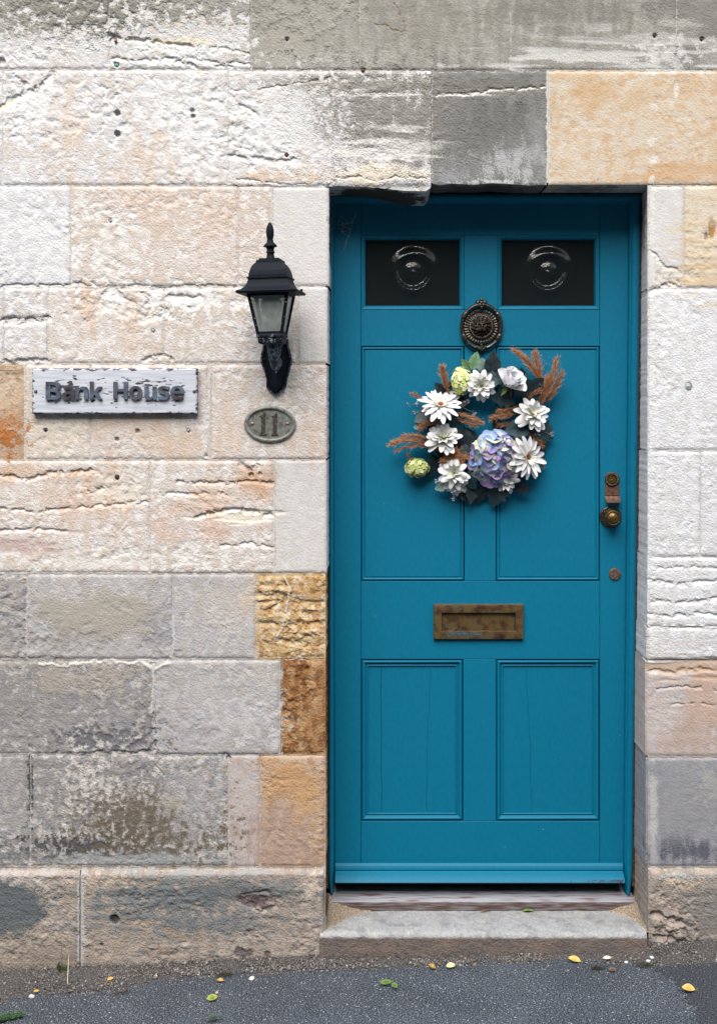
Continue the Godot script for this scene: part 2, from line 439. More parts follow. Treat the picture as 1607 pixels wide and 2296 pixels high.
	[188, 2060, 12, 110, [204, 200, 198], 0.85, 0.9, 3.0, 1.0, 1], [176, 2090, 6, 90, [146, 142, 142], 0.6, 0.9, 3.0, 0, 1],
	[60, 2178, 180, 26, [96, 93, 90], 0.9, 1.3, 2.6, 0, 2], [330, 2168, 200, 18, [98, 95, 92], 0.85, 1.3, 2.6, 0, 2], [600, 2152, 170, 14, [102, 98, 94], 0.85, 1.3, 2.6, 0, 2], [110, 2130, 120, 30, [150, 136, 122], 0.6, 1.4, 2.0, 0, 2],
	[577, 2010, 42, 17, [120, 104, 106], 0.95, 0.6, 6.0, -3.5, 1], [590, 2022, 20, 7, [92, 78, 80], 0.8, 0.8, 5.0, -2.0, 0], [548, 2128, 18, 13, [110, 100, 102], 0.9, 0.8, 5.0, -3.0, 0], [600, 2130, 14, 12, [128, 106, 98], 0.9, 0.6, 5.0, -3.0, 1], [261, 2052, 10, 10, [60, 58, 58], 0.8, 0.7, 5.0, -9.0, 1], [233, 2108, 5, 5, [60, 58, 58], 0.7, 0.7, 5.0, -6.0, 1],
	# right of the door
	[1600, 560, 80, 90, [228, 203, 170], 0.5, 1.4, 2.0, 0, 4], [1500, 625, 50, 22, [226, 210, 190], 0.6, 1.5, 2.5, -2.2, 0], [1590, 620, 80, 26, [226, 198, 162], 0.6, 1.5, 2.5, -1.2, 4], [1495, 700, 40, 60, [246, 245, 246], 0.6, 1.5, 2.5, -0.8, 0],
	[1560, 1500, 120, 24, [216, 186, 160], 0.75, 1.4, 2.4, -2.4, 4], [1590, 1560, 60, 90, [208, 171, 146], 0.55, 1.5, 2.0, 0, 1], [1540, 1660, 120, 40, [194, 166, 148], 0.6, 1.4, 1.8, 0, 3], [1480, 1600, 40, 70, [214, 204, 202], 0.6, 1.5, 2.5, 0, 1],
	[1550, 1905, 120, 34, [92, 94, 108], 0.9, 1.3, 1.8, 0.2, 3], [1530, 1800, 110, 80, [158, 157, 160], 0.6, 1.2, 1.5, 0, 3], [1462, 1800, 12, 130, [206, 202, 200], 0.8, 1.1, 3.0, -0.8, 1], [1590, 1750, 30, 50, [186, 182, 176], 0.6, 1.2, 3.0, 0.6, 0],
	[1540, 1962, 120, 10, [208, 204, 202], 0.85, 1.1, 2.5, 0.6, 1], [1520, 1972, 60, 10, [230, 203, 177], 0.8, 1.2, 3.0, 0, 0], [1590, 2030, 100, 60, [136, 136, 136], 0.85, 1.1, 2.4, 0.4, 2], [1500, 2050, 40, 60, [196, 180, 170], 0.7, 1.4, 2.5, -3.5, 0], [1510, 2110, 60, 30, [176, 162, 154], 0.7, 1.4, 2.5, -4.0, 0], [1580, 2110, 90, 40, [150, 142, 138], 0.6, 1.5, 2.5, 0, 0], [1560, 2140, 140, 22, [92, 90, 88], 0.85, 1.3, 2.6, 0, 2],
	[1460, 700, 8, 400, [243, 241, 238], 0.6, 1.4, 2.5, 0.6, 0], [1458, 1400, 14, 100, [240, 238, 236], 0.7, 1.2, 2.5, 0.5, 0],
	[852, 508, 108, 86, [80, 74, 70], 0.97, 0.3, 8.0, 0, 0], [1095, 495, 120, 74, [92, 88, 86], 0.9, 0.7, 3.0, 0, 0], [1320, 490, 92, 70, [140, 130, 120], 0.8, 0.8, 3.0, 0, 0],  # undersides of the lintel blocks, coloured darker than their faces
	[1541, 866, 9, 11, [128, 134, 132], 0.95, 0.3, 5.0, -1.0, 1],
]

# gashes, splits and ledges: points along the line, width, depth in mm, colour or null
var GASHES := [
	[[[244, 78], [262, 84], [300, 90], [345, 92], [395, 100], [430, 106]], 5, -9.0, null], [[[470, 105], [520, 112], [560, 120]], 3, -5.0, null], [[[250, 132], [330, 136], [420, 128], [470, 138], [560, 145]], 4, -5.0, null], [[[398, 136], [420, 141], [440, 150]], 6, -8.0, null], [[[484, 148], [520, 150]], 4, -6.0, null],
	[[[0, 240], [30, 222], [70, 205], [105, 180], [120, 165]], 9, -7.0, null], [[[40, 175], [60, 190], [52, 215]], 7, -6.0, null], [[[516, 203], [560, 204], [640, 192], [740, 176]], 3, -3.5, null], [[[535, 235], [560, 245], [580, 262]], 4, -5.0, null],
	[[[515, 350], [570, 354], [600, 362], [660, 358]], 5, -7.0, null], [[[575, 357], [620, 362]], 7, -7.0, null], [[[512, 400], [640, 414], [740, 416]], 3, -3.0, null],
	[[[967, 216], [1000, 212], [1050, 212], [1095, 203], [1150, 200], [1220, 197]], 3, -5.0, [244, 240, 234]], [[[752, 400], [790, 398], [850, 404], [900, 396], [955, 402]], 2, -4.0, null], [[[880, 0], [895, 30], [908, 62], [900, 80]], 2, -3.0, [150, 128, 104]], [[[840, 55], [870, 62], [908, 76]], 2, -2.5, [150, 128, 104]],
	[[[0, 640], [110, 640], [200, 636], [250, 644], [330, 642], [370, 646], [420, 640], [530, 642]], 4, -5.0, null], [[[375, 660], [400, 668], [450, 664]], 6, -6.0, null], [[[12, 716], [60, 718], [106, 712]], 9, -12.0, null], [[[12, 812], [110, 806]], 7, -7.0, null], [[[320, 808], [360, 796], [385, 804]], 6, -6.0, null], [[[230, 660], [280, 668], [330, 690]], 4, -4.0, null],
	[[[0, 1066], [60, 1074], [110, 1060], [190, 1052]], 5, -6.0, null], [[[165, 1060], [205, 1052]], 6, -6.0, null], [[[0, 1140], [80, 1146], [170, 1138], [330, 1124]], 4, -5.0, null], [[[0, 1190], [90, 1186], [150, 1190]], 4, -5.0, null], [[[400, 1078], [480, 1082], [560, 1078], [612, 1084]], 5, -6.0, null], [[[440, 1158], [480, 1148], [540, 1140], [610, 1156]], 5, -8.0, null], [[[360, 1104], [420, 1108], [500, 1104]], 4, -4.0, null], [[[480, 1225], [560, 1218], [612, 1226]], 4, -4.0, null],
	[[[540, 1040], [560, 1052], [575, 1044]], 8, -6.0, null], [[[195, 1100], [230, 1096]], 5, -7.0, null],
	[[[1456, 655], [1480, 640], [1520, 632]], 6, -6.0, null], [[[1456, 560], [1490, 600], [1528, 606]], 4, -4.0, null], [[[1452, 1300], [1520, 1308], [1600, 1302], [1672, 1310]], 6, -3.8, null], [[[1452, 1345], [1540, 1350], [1600, 1340], [1672, 1346]], 6, -3.8, null], [[[1452, 1375], [1500, 1380], [1560, 1374], [1672, 1384]], 5, -3.8, null], [[[1470, 1274], [1560, 1270], [1640, 1278]], 5, -3.2, null],
	[[[1450, 1500], [1500, 1506], [1570, 1498], [1672, 1504]], 6, -5.0, null], [[[1470, 1545], [1530, 1538], [1610, 1546]], 4, -3.5, null], [[[1500, 1580], [1550, 1574], [1600, 1580]], 3, -3.0, null],
	[[[1462, 2040], [1490, 2052], [1520, 2060]], 9, -12.0, null], [[[1462, 2092], [1500, 2098], [1530, 2106], [1560, 2110]], 8, -12.0, null], [[[1480, 2075], [1510, 2080]], 8, -9.0, null],
	[[[640, 1870], [600, 1840], [590, 1830]], 2, -2.0, null], [[[545, 1995], [600, 1990], [618, 2004], [620, 2022], [590, 2032], [552, 2022], [540, 2008]], 4, -5.0, null],
	[[[578, 1350], [640, 1344], [728, 1352]], 6, -3.6, null], [[[578, 1395], [650, 1402], [728, 1392]], 6, -3.6, null], [[[578, 1440], [640, 1436], [690, 1446], [728, 1440]], 6, -4.0, null], [[[600, 1370], [625, 1352], [650, 1330]], 5, -5.0, null], [[[636, 1292], [650, 1320], [640, 1380], [620, 1430]], 4, 2.0, [222, 208, 188]],
	[[[195, 1690], [240, 1682], [300, 1688], [343, 1680]], 5, -5.0, null], [[[345, 1600], [348, 1640], [346, 1680]], 3, -8.0, null], [[[505, 1690], [515, 1700]], 5, -9.0, null], [[[345, 1482], [330, 1478], [300, 1484], [240, 1480], [150, 1490], [90, 1486]], 5, 1.6, [226, 221, 214]], [[[344, 1490], [344, 1540], [340, 1600]], 4, 2.0, [224, 220, 216]], [[[312, 1480], [344, 1500], [380, 1484]], 7, 1.6, [228, 224, 218]],
	[[[60, 1294], [64, 1330], [60, 1400], [62, 1470]], 4, 2.0, [214, 208, 204]], [[[388, 1380], [390, 1440], [386, 1474]], 5, 1.5, [220, 216, 214]], [[[471, 820], [470, 900], [466, 980], [462, 1028]], 4, 1.8, [226, 222, 216]], [[[1226, 162], [1226, 260], [1228, 340], [1226, 414]], 5, 1.6, [228, 225, 220]],
	[[[184, 1950], [185, 2000], [184, 2080], [186, 2180]], 8, 1.5, [200, 196, 194]], [[[1460, 1405], [1560, 1402], [1672, 1407]], 4, 3.0, [244, 243, 242]], [[[10, 240], [30, 226]], 8, -1.0, [248, 234, 208]],
]

# drilled holes and knocked-out pits: x, y, radius, depth mm
var HOLES := [
	[264, 254, 5, 16], [264, 300, 5.5, 16], [431, 248, 4, 12], [433, 261, 4, 12], [642, 348, 3.5, 10], [813, 158, 3.5, 9], [262, 146, 4.5, 10], [254, 90, 7, 12], [643, 88, 4, 5], [1466, 80, 4, 7], [1571, 88, 4, 7], [248, 495, 3.5, 4], [344, 741, 3.5, 4],
	[263, 1070, 4, 9], [563, 1064, 5, 10], [309, 966, 4, 9], [263, 984, 3.5, 9], [423, 965, 3.5, 5], [103, 964, 4, 5], [512, 1698, 4, 12], [583, 1062, 4, 5], [462, 1022, 3, 3], [5, 138, 7, 10],
]

var col_r := PackedFloat32Array()
var col_g := PackedFloat32Array()
var col_b := PackedFloat32Array()
var relief := PackedFloat32Array()
var maps := []     # noise sheets as bytes: flakes, clouds, fine, streaks, beds, rough

func stretched(n: FastNoiseLite, sx: float, sy: float) -> PackedByteArray:
	var im := n.get_image(int(TW / sx), int(TH / sy))
	im.resize(TW, TH, Image.INTERPOLATE_CUBIC)
	return im.get_data()

func make_maps() -> void:
	var fl := noise(0.045, 11, 6)
	fl.fractal_gain = 0.6
	fl.domain_warp_enabled = true
	fl.domain_warp_amplitude = 14.0
	fl.domain_warp_frequency = 0.03
	var ro := noise(0.07, 5, 5)
	ro.fractal_gain = 0.68
	var fi := noise(0.42, 23, 3)
	fi.fractal_gain = 0.7
	maps = [fl.get_image(TW, TH).get_data(), noise(0.012, 3, 5).get_image(TW, TH).get_data(), fi.get_image(TW, TH).get_data(), stretched(noise(0.05, 8, 5), 1.0, 3.6), stretched(noise(0.05, 9, 4), 8.0, 1.0), ro.get_image(TW, TH).get_data()]
	# streaks break up into flakes
	for i in TW * TH:
		maps[3][i] = int(maps[3][i] * 0.55 + maps[0][i] * 0.30 + maps[2][i] * 0.15)
		maps[1][i] = int(maps[1][i] * 0.75 + maps[0][i] * 0.15 + maps[2][i] * 0.10)

func tx(dx: float) -> int:
	return int((dx - TX0) / TS)

func ty(dy: float) -> int:
	return int((dy - TY0) / TS)

func photo(c: Array) -> Vector3:
	var l := lin(c[0], c[1], c[2], PALE)
	return Vector3(l.r, l.g, l.b)

func paint_stone(s: Array) -> void:
	var k: Array = KINDS[s[4]]
	var base := photo(k[0]) * rng.randf_range(0.96, 1.03)
	var alt := photo(k[1])
	var pale := photo(k[3])
	var extra := photo(k[9])
	var amt9: float = k[10]
	var far := 211 * TW + 373
	var total := TW * TH
	var x0 := maxi(0, tx(s[0] - (190 if s[5] == "l" else 3)))
	var x1 := mini(TW, tx(s[2] + (190 if s[5] == "r" else 3)) + 1)
	var y0 := maxi(0, ty(s[1] - 3))
	var y1 := mini(TH, ty(s[3] + (160 if s[5] == "b" else 3)) + 1)
	if s[5] == "r":
		x1 = mini(x1, tx(1000))
	if s[5] == "l":
		x0 = maxi(x0, tx(1010))
	var fl: PackedByteArray = maps[0]
	var cl: PackedByteArray = maps[1]
	var fi: PackedByteArray = maps[2]
	var sk: PackedByteArray = maps[3]
	var bd: PackedByteArray = maps[4]
	var ro: PackedByteArray = maps[5]
	var amt2: float = k[2]
	var amt4: float = k[4]
	var grain: float = k[5] / 255.0
	var hf: float = k[6] / 255.0
	var hr: float = k[7] / 255.0
	var hb: float = k[8] / 255.0
	var shift := rng.randf_range(-16, 16)
	var k7: float = minf(k[7], 6.0)
	for y in range(y0, y1):
		var i := y * TW + x0
		for x in range(x0, x1):
			var m1 := clampf((sk[i] * 0.55 + cl[i] * 0.45 - 122.0 + shift) * 0.022 + 0.3, 0.0, 1.0) * amt2
			var m2 := clampf((fl[i] - 138.0 - shift) * 0.11, 0.0, 1.0) * amt4
			var m3 := clampf((96.0 - fl[i] - shift + (fi[i] - 127.0) * 0.12) * 0.16, 0.0, 1.0)
			var o := fl[(i + far) % total]
			var m9 := clampf((o - 136.0 + (fi[i] - 127.0) * 0.15) * 0.07, 0.0, 1.0) * amt9
			var g := 1.0 + (fi[i] - 127.0) * grain
			var c := base.lerp(alt, m1).lerp(extra, m9).lerp(pale, m2) * g
			var rug := clampf((cl[(i + far) % total] - 118.0) * 0.028, 0.0, 1.0)
			col_r[i] = c.x
			col_g[i] = c.y
			col_b[i] = c.z
			relief[i] = (fi[i] - 127.0) * hf + (ro[i] - 127.0) * hr * (0.25 + 0.95 * rug) + (bd[i] - 127.0) * hb * (0.4 + 0.6 * rug) - (m2 * 0.35 + m9 * 0.2) * (0.5 + rug) + m3 * 0.10 * k7 * rug
			i += 1

func paint_patch(p: Array) -> void:
	var c := photo(p[4])
	var grow: float = 1.0 + p[6] * 0.35
	var x0 := maxi(0, tx(p[0] - p[2] * grow))
	var x1 := mini(TW, tx(p[0] + p[2] * grow) + 1)
	var y0 := maxi(0, ty(p[1] - p[3] * grow))
	var y1 := mini(TH, ty(p[1] + p[3] * grow) + 1)
	var n: PackedByteArray = maps[p[9]]
	var fi: PackedByteArray = maps[2]
	var amt: float = p[5]
	var rag: float = p[6] * 2.2 / 255.0
	var sharp: float = p[7]
	var dh: float = p[8]
	for y in range(y0, y1):
		var i := y * TW + x0
		var v: float = (TY0 + y * TS - p[1]) / p[3]
		for x in range(x0, x1):
			var u: float = (TX0 + x * TS - p[0]) / p[2]
			var m := clampf((1.0 - sqrt(u * u + v * v) + (n[i] - 127.0 + (fi[i] - 127.0) * 0.4) * rag) * sharp, 0.0, 1.0) * amt
			if m > 0.0:
				var g := m * (1.0 + (fi[i] - 127.0) * 0.0016)
				col_r[i] += (c.x - col_r[i]) * g
				col_g[i] += (c.y - col_g[i]) * g
				col_b[i] += (c.z - col_b[i]) * g
				relief[i] += dh * m
			i += 1

# a dent: a ragged line pressed into (or laid on) the stone
func paint_line(pts: Array, width: float, depth: float, colour) -> void:
	var c := Vector3.ZERO
	if colour != null:
		c = photo(colour)
	var n: PackedByteArray = maps[0]
	var cl: PackedByteArray = maps[5]
	for k in pts.size() - 1:
		var a := Vector2(pts[k][0], pts[k][1])
		var b := Vector2(pts[k + 1][0], pts[k + 1][1])
		var lo := a.min(b) - Vector2(width, width) * 2.2
		var hi := a.max(b) + Vector2(width, width) * 2.2
		var d := b - a
		var l2 := d.length_squared()
		for y in range(maxi(0, ty(lo.y)), mini(TH, ty(hi.y) + 1)):
			for x in range(maxi(0, tx(lo.x)), mini(TW, tx(hi.x) + 1)):
				var i := y * TW + x
				var p := Vector2(TX0 + x * TS + (cl[i] - 127.0) * 0.03, TY0 + y * TS + (n[i] - 127.0) * 0.05)
				var f := clampf((p - a).dot(d) / l2, 0.0, 1.0)
				if (f == 0.0 and k > 0) or (f == 1.0 and k < pts.size() - 2):
					if (p - (a if f == 0.0 else b)).length() > width:
						continue
				var w := width * (0.55 + cl[i] / 200.0) * 0.7
				var off := p - a - d * f
				var m := clampf(1.25 - off.length() / w, 0.0, 1.0)
				if depth < 0.0:
					m *= clampf((n[i] + cl[i] - 205.0) * 0.03, 0.0, 1.0)
				# the upper lip is sharp, the lower one runs out
				if depth < -3.0 and off.y > 0.0:
					m = clampf(1.1 - off.length() / (w * 2.0), 0.0, 1.0) * clampf((n[i] + cl[i] - 205.0) * 0.03, 0.0, 1.0)
				if m > 0.0:
					if depth < 0.0:
						relief[i] = minf(relief[i], lerpf(relief[i], depth, m))
					else:
						relief[i] = lerpf(relief[i], depth, m)
					if colour != null:
						var q := clampf(m * 2.0, 0.0, 1.0)
						col_r[i] += (c.x - col_r[i]) * q
						col_g[i] += (c.y - col_g[i]) * q
						col_b[i] += (c.z - col_b[i]) * q

func paint_hole(q: Array) -> void:
	for y in range(ty(q[1] - q[2] * 1.6), ty(q[1] + q[2] * 1.6) + 1):
		for x in range(maxi(0, tx(q[0] - q[2] * 1.6)), tx(q[0] + q[2] * 1.6) + 1):
			if y < 0 or y >= TH or x >= TW:
				continue
			var i := y * TW + x
			var r = Vector2(TX0 + x * TS - q[0], TY0 + y * TS - q[1]).length() / q[2]
			var m := clampf((1.25 - r) * 2.4, 0.0, 1.0)
			relief[i] = lerpf(relief[i], -q[3], m)

# the courses run on past the photograph's edges, each block as long as it happens to be
func extend_courses() -> void:
	var r2 := RandomNumberGenerator.new()
	r2.seed = 17
	var more := []
	for s in STONES:
		if s[0] == -70:
			s[0] = -70 - int(r2.randf_range(10, 230))
			var x: int = s[0] - 2
			while x > -618:
				var w := int(r2.randf_range(190, 430))
				var x0 := maxi(-620, x - w)
				if x0 < -540:
					x0 = -620
				more.append([x0, s[1], x, s[3], kin(s[4], r2), "", s[6] if s[6] > 15 else 0])
				x = x0 - 2
		if s[2] == 1672:
			s[2] = 1672 + int(r2.randf_range(10, 230))
			var x: int = s[2] + 2
			while x < 2198:
				var w := int(r2.randf_range(190, 430))
				var x1 := mini(2200, x + w)
				if x1 > 2120:
					x1 = 2200
				more.append([x, s[1], x1, s[3], kin(s[4], r2), "", s[6] if s[6] > 15 else 0])
				x = x1 + 2
	STONES.append_array(more)

func kin(kind: String, r2: RandomNumberGenerator) -> String:
	if kind == "plinth":
		return kind
	var alike := {"white": ["white", "pink", "grey"], "plainwhite": ["plainwhite", "white", "pink"], "pink": ["pink", "white", "cream"], "rust": ["pink", "white"], "orange": ["grey", "white"], "cream": ["white", "plainwhite"], "grey": ["grey", "dark", "white"], "scab": ["scab", "lilac", "mauve"], "bluegrey": ["lilac", "bluegrey"], "mauve": ["mauve", "lilac"]}
	var l: Array = alike.get(kind, ["white"])
	return l[r2.randi() % l.size()]

func paint_wall() -> Array:
	extend_courses()
	make_maps()
	var n := TW * TH
	for a in [col_r, col_g, col_b, relief]:
		a.resize(n)
	var mortar := photo([214, 209, 202])
	col_r.fill(mortar.x)
	col_g.fill(mortar.y)
	col_b.fill(mortar.z)
	for s in STONES:
		paint_stone(s)
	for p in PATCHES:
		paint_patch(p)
	for s in STONES:
		paint_line([[s[0] - 1, s[1]], [s[0] - 1, s[3]]], 1.4, -1.6, [206, 201, 195])
		paint_line([[s[0], s[1] - 1], [s[2], s[1] - 1]], 1.4, -1.6, [200, 194, 188])
	for g in GASHES:
		paint_line(g[0], g[1] * 0.75, g[2] * (0.85 if g[2] < 0.0 else 1.0), g[3])
	for q in HOLES:
		paint_hole(q)
	var px := PackedByteArray()
	px.resize(n * 3)
	var hh := PackedFloat32Array()
	hh.resize(n)
	var table := PackedByteArray()
	for k in 1025:
		var l := k / 1024.0
		table.append(int(roundf(255.0 * (12.92 * l if l < 0.0031308 else 1.055 * pow(l, 1.0 / 2.4) - 0.055))))
	for i in n:
		px[i * 3] = table[int(clampf(col_r[i], 0.0, 1.0) * 1024.0)]
		px[i * 3 + 1] = table[int(clampf(col_g[i], 0.0, 1.0) * 1024.0)]
		px[i * 3 + 2] = table[int(clampf(col_b[i], 0.0, 1.0) * 1024.0)]
		hh[i] = clampf((relief[i] + 14.0) / 20.0, 0.0, 1.0)
	var ci := Image.create_from_data(TW, TH, false, Image.FORMAT_RGB8, px)
	var hi := Image.create_from_data(TW, TH, false, Image.FORMAT_RF, hh.to_byte_array())
	return [ImageTexture.create_from_image(ci), ImageTexture.create_from_image(hi)]

func relief_at(dx: float, dy: float) -> float:
	var x := clampi(tx(dx), 1, TW - 2)
	var y := clampi(ty(dy), 1, TH - 2)
	var i := y * TW + x
	return (relief[i] * 2.0 + relief[i - 1] + relief[i + 1] + relief[i - TW] + relief[i + TW]) / 6000.0

func uv_of(dx: float, dy: float) -> Vector2:
	return Vector2((dx - TX0) / (TW * TS), (dy - TY0) / (TH * TS))

func edge_noise(a: float, s: float) -> float:
	var x := clampi(int(a / TS) + int(s * 37.0) % 97, 0, TW - 1)
	var y := (int(s * 13.0) % 400 + 400) % 400
	return maps[5][y * TW + x] / 255.0

# one block: a rough face of many small facets, its edges worn, its sides going back into the wall (or round the corner into the door opening)
func stone_mesh(s: Array) -> MB:
	var mb := MB.new()
	var step := 3.0 if s[2] > -10 and s[0] < 1617 else 7.0
	var nx := maxi(3, int((s[2] - s[0]) / step)) + 1
	var ny := maxi(3, int((s[3] - s[1]) / step)) + 1
	var proud: float = FACE + s[6] / 1000.0
	var rough: float = KINDS[s[4]][7]
	var turn: String = s[5]
	var P := PackedVector3Array()
	var T := PackedVector2Array()
	var key: float = s[0] * 0.7 + s[1] * 1.3 + 900.0
	var ragged := 1.0 + rough * 0.25
	for j in ny:
		var v := j / (ny - 1.0)
		var yy := lerpf(s[1], s[3], v)
		var in_l := (edge_noise(yy + 70.0, key) - 0.35) * ragged * 1.6
		var in_r := (edge_noise(yy + 70.0, key + 5.0) - 0.35) * ragged * 1.6
		if turn == "r":
			in_r = in_r * 1.2 + (1.5 if rough > 4.0 else 0.0)
		for i in nx:
			var u := i / (nx - 1.0)
			var xx := lerpf(s[0], s[2], u)
			var in_t := (edge_noise(xx + 70.0, key + 9.0) - 0.35) * ragged * 1.6
			var in_b := (edge_noise(xx + 70.0, key + 14.0) - 0.35) * ragged * 1.6
			if turn == "b":
				in_b = lintel_drop(xx)
			var dx := lerpf(s[0] + maxf(in_l, 0.0) + 0.3, s[2] - maxf(in_r, 0.0) - 0.3, u)
			var dy := lerpf(s[1] + maxf(in_t, 0.0) + 0.3, s[3] - (maxf(in_b, 0.0) + 0.3 if turn != "b" else in_b), v)
			var e := minf(minf(dx - s[0], s[2] - dx), minf(dy - s[1], s[3] - dy))
			var w := 4.0 + rough * 0.6 + 5.0 * edge_noise(dx + dy, key + 3.0)
			var er := 12.0 if turn == "l" else 6.0
			var z := proud + relief_at(dx, dy) - pow(1.0 - clampf(e / w, 0.0, 1.0), 2.0) * (0.0025 + rough * 0.0005)
			if turn == "l":
				z -= pow(1.0 - clampf((dx - s[0]) / er, 0.0, 1.0), 2.0) * 0.008
			if turn == "r":
				z -= pow(1.0 - clampf((s[2] - dx) / er, 0.0, 1.0), 2.0) * 0.004
			if s[6] > 15 and dy - s[1] < 9.0:
				z -= pow(1.0 - (dy - s[1]) / 9.0, 2.0) * 0.010
			P.append(Vector3((dx - 803.5) * UNIT, EYE.y + (897.0 - dy) * UNIT, z))
			T.append(uv_of(dx, dy))
	mb.grid(P, nx, ny, false, false, null, T)
	# the four sides
	for side in 4:
		var deep := turn != "" and "rlb".find(turn) >= 0 and ((side == 1 and turn == "r") or (side == 3 and turn == "l") or (side == 2 and turn == "b"))
		var rows := 14 if deep else 2
		var back := -0.20 if deep else -0.05
		var count := nx if side % 2 == 0 else ny
		var Q := PackedVector3Array()
		var TQ := PackedVector2Array()
		for r in rows:
			var f := r / (rows - 1.0)
			for c in count:
				var at_: int
				if side == 0:
					at_ = c
				elif side == 2:
					at_ = (ny - 1) * nx + c
				elif side == 1:
					at_ = c * nx + nx - 1
				else:
					at_ = c * nx
				var p := P[at_]
				var t := T[at_]
				var go := (p.z - lerpf(p.z, back, f))
				p.z = lerpf(p.z, back, f)
				var du := go / UNIT
				if side == 1:
					t.x += du / (TW * TS)
				elif side == 3:
					t.x -= du / (TW * TS)
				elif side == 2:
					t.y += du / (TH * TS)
				else:
					t.y -= minf(du, 20.0) / (TH * TS)
				if deep and r > 0:
					var d := t / Vector2(1.0 / (TW * TS), 1.0 / (TH * TS)) + Vector2(TX0, TY0)
					var h := relief_at(d.x, d.y) * 0.3
					if side == 1:
						p.x += h + f * 0.004
					elif side == 3:
						p.x -= h - f * reveal_splay(p.y)
					else:
						p.y -= h
						if s[0] == 513:
							p.y -= f * 0.020 * clampf((p.x + 0.10) / 0.26, 0.25, 1.0)
				Q.append(p)
				TQ.append(t)
		mb.grid(Q, count, rows, false, side == 0 or side == 3, null, TQ)
	return mb

# the right-hand reveal runs a little out of square towards the bottom
func reveal_splay(y: float) -> float:
	return lerpf(-0.006, 0.016, clampf(y / 2.2, 0.0, 1.0))

# the broken lower edge of the lintel (survey units below (negative) or above the course line)
func lintel_drop(x: float) -> float:
	var pts := [[500, 2], [735, 0], [760, 2], [800, 0], [850, -3], [880, -6], [905, -9], [955, -10], [966, -3], [968, 4], [985, 0], [1010, 4], [1060, 1], [1100, 5], [1140, 3], [1180, 0], [1224, 1], [1228, 0], [1700, 0]]
	for i in pts.size() - 1:
		if x <= pts[i + 1][0]:
			return lerpf(pts[i][1], pts[i + 1][1], (x - pts[i][0]) / float(pts[i + 1][0] - pts[i][0])) + (0.8 if x > 1228 else 0.0)
	return 0.0

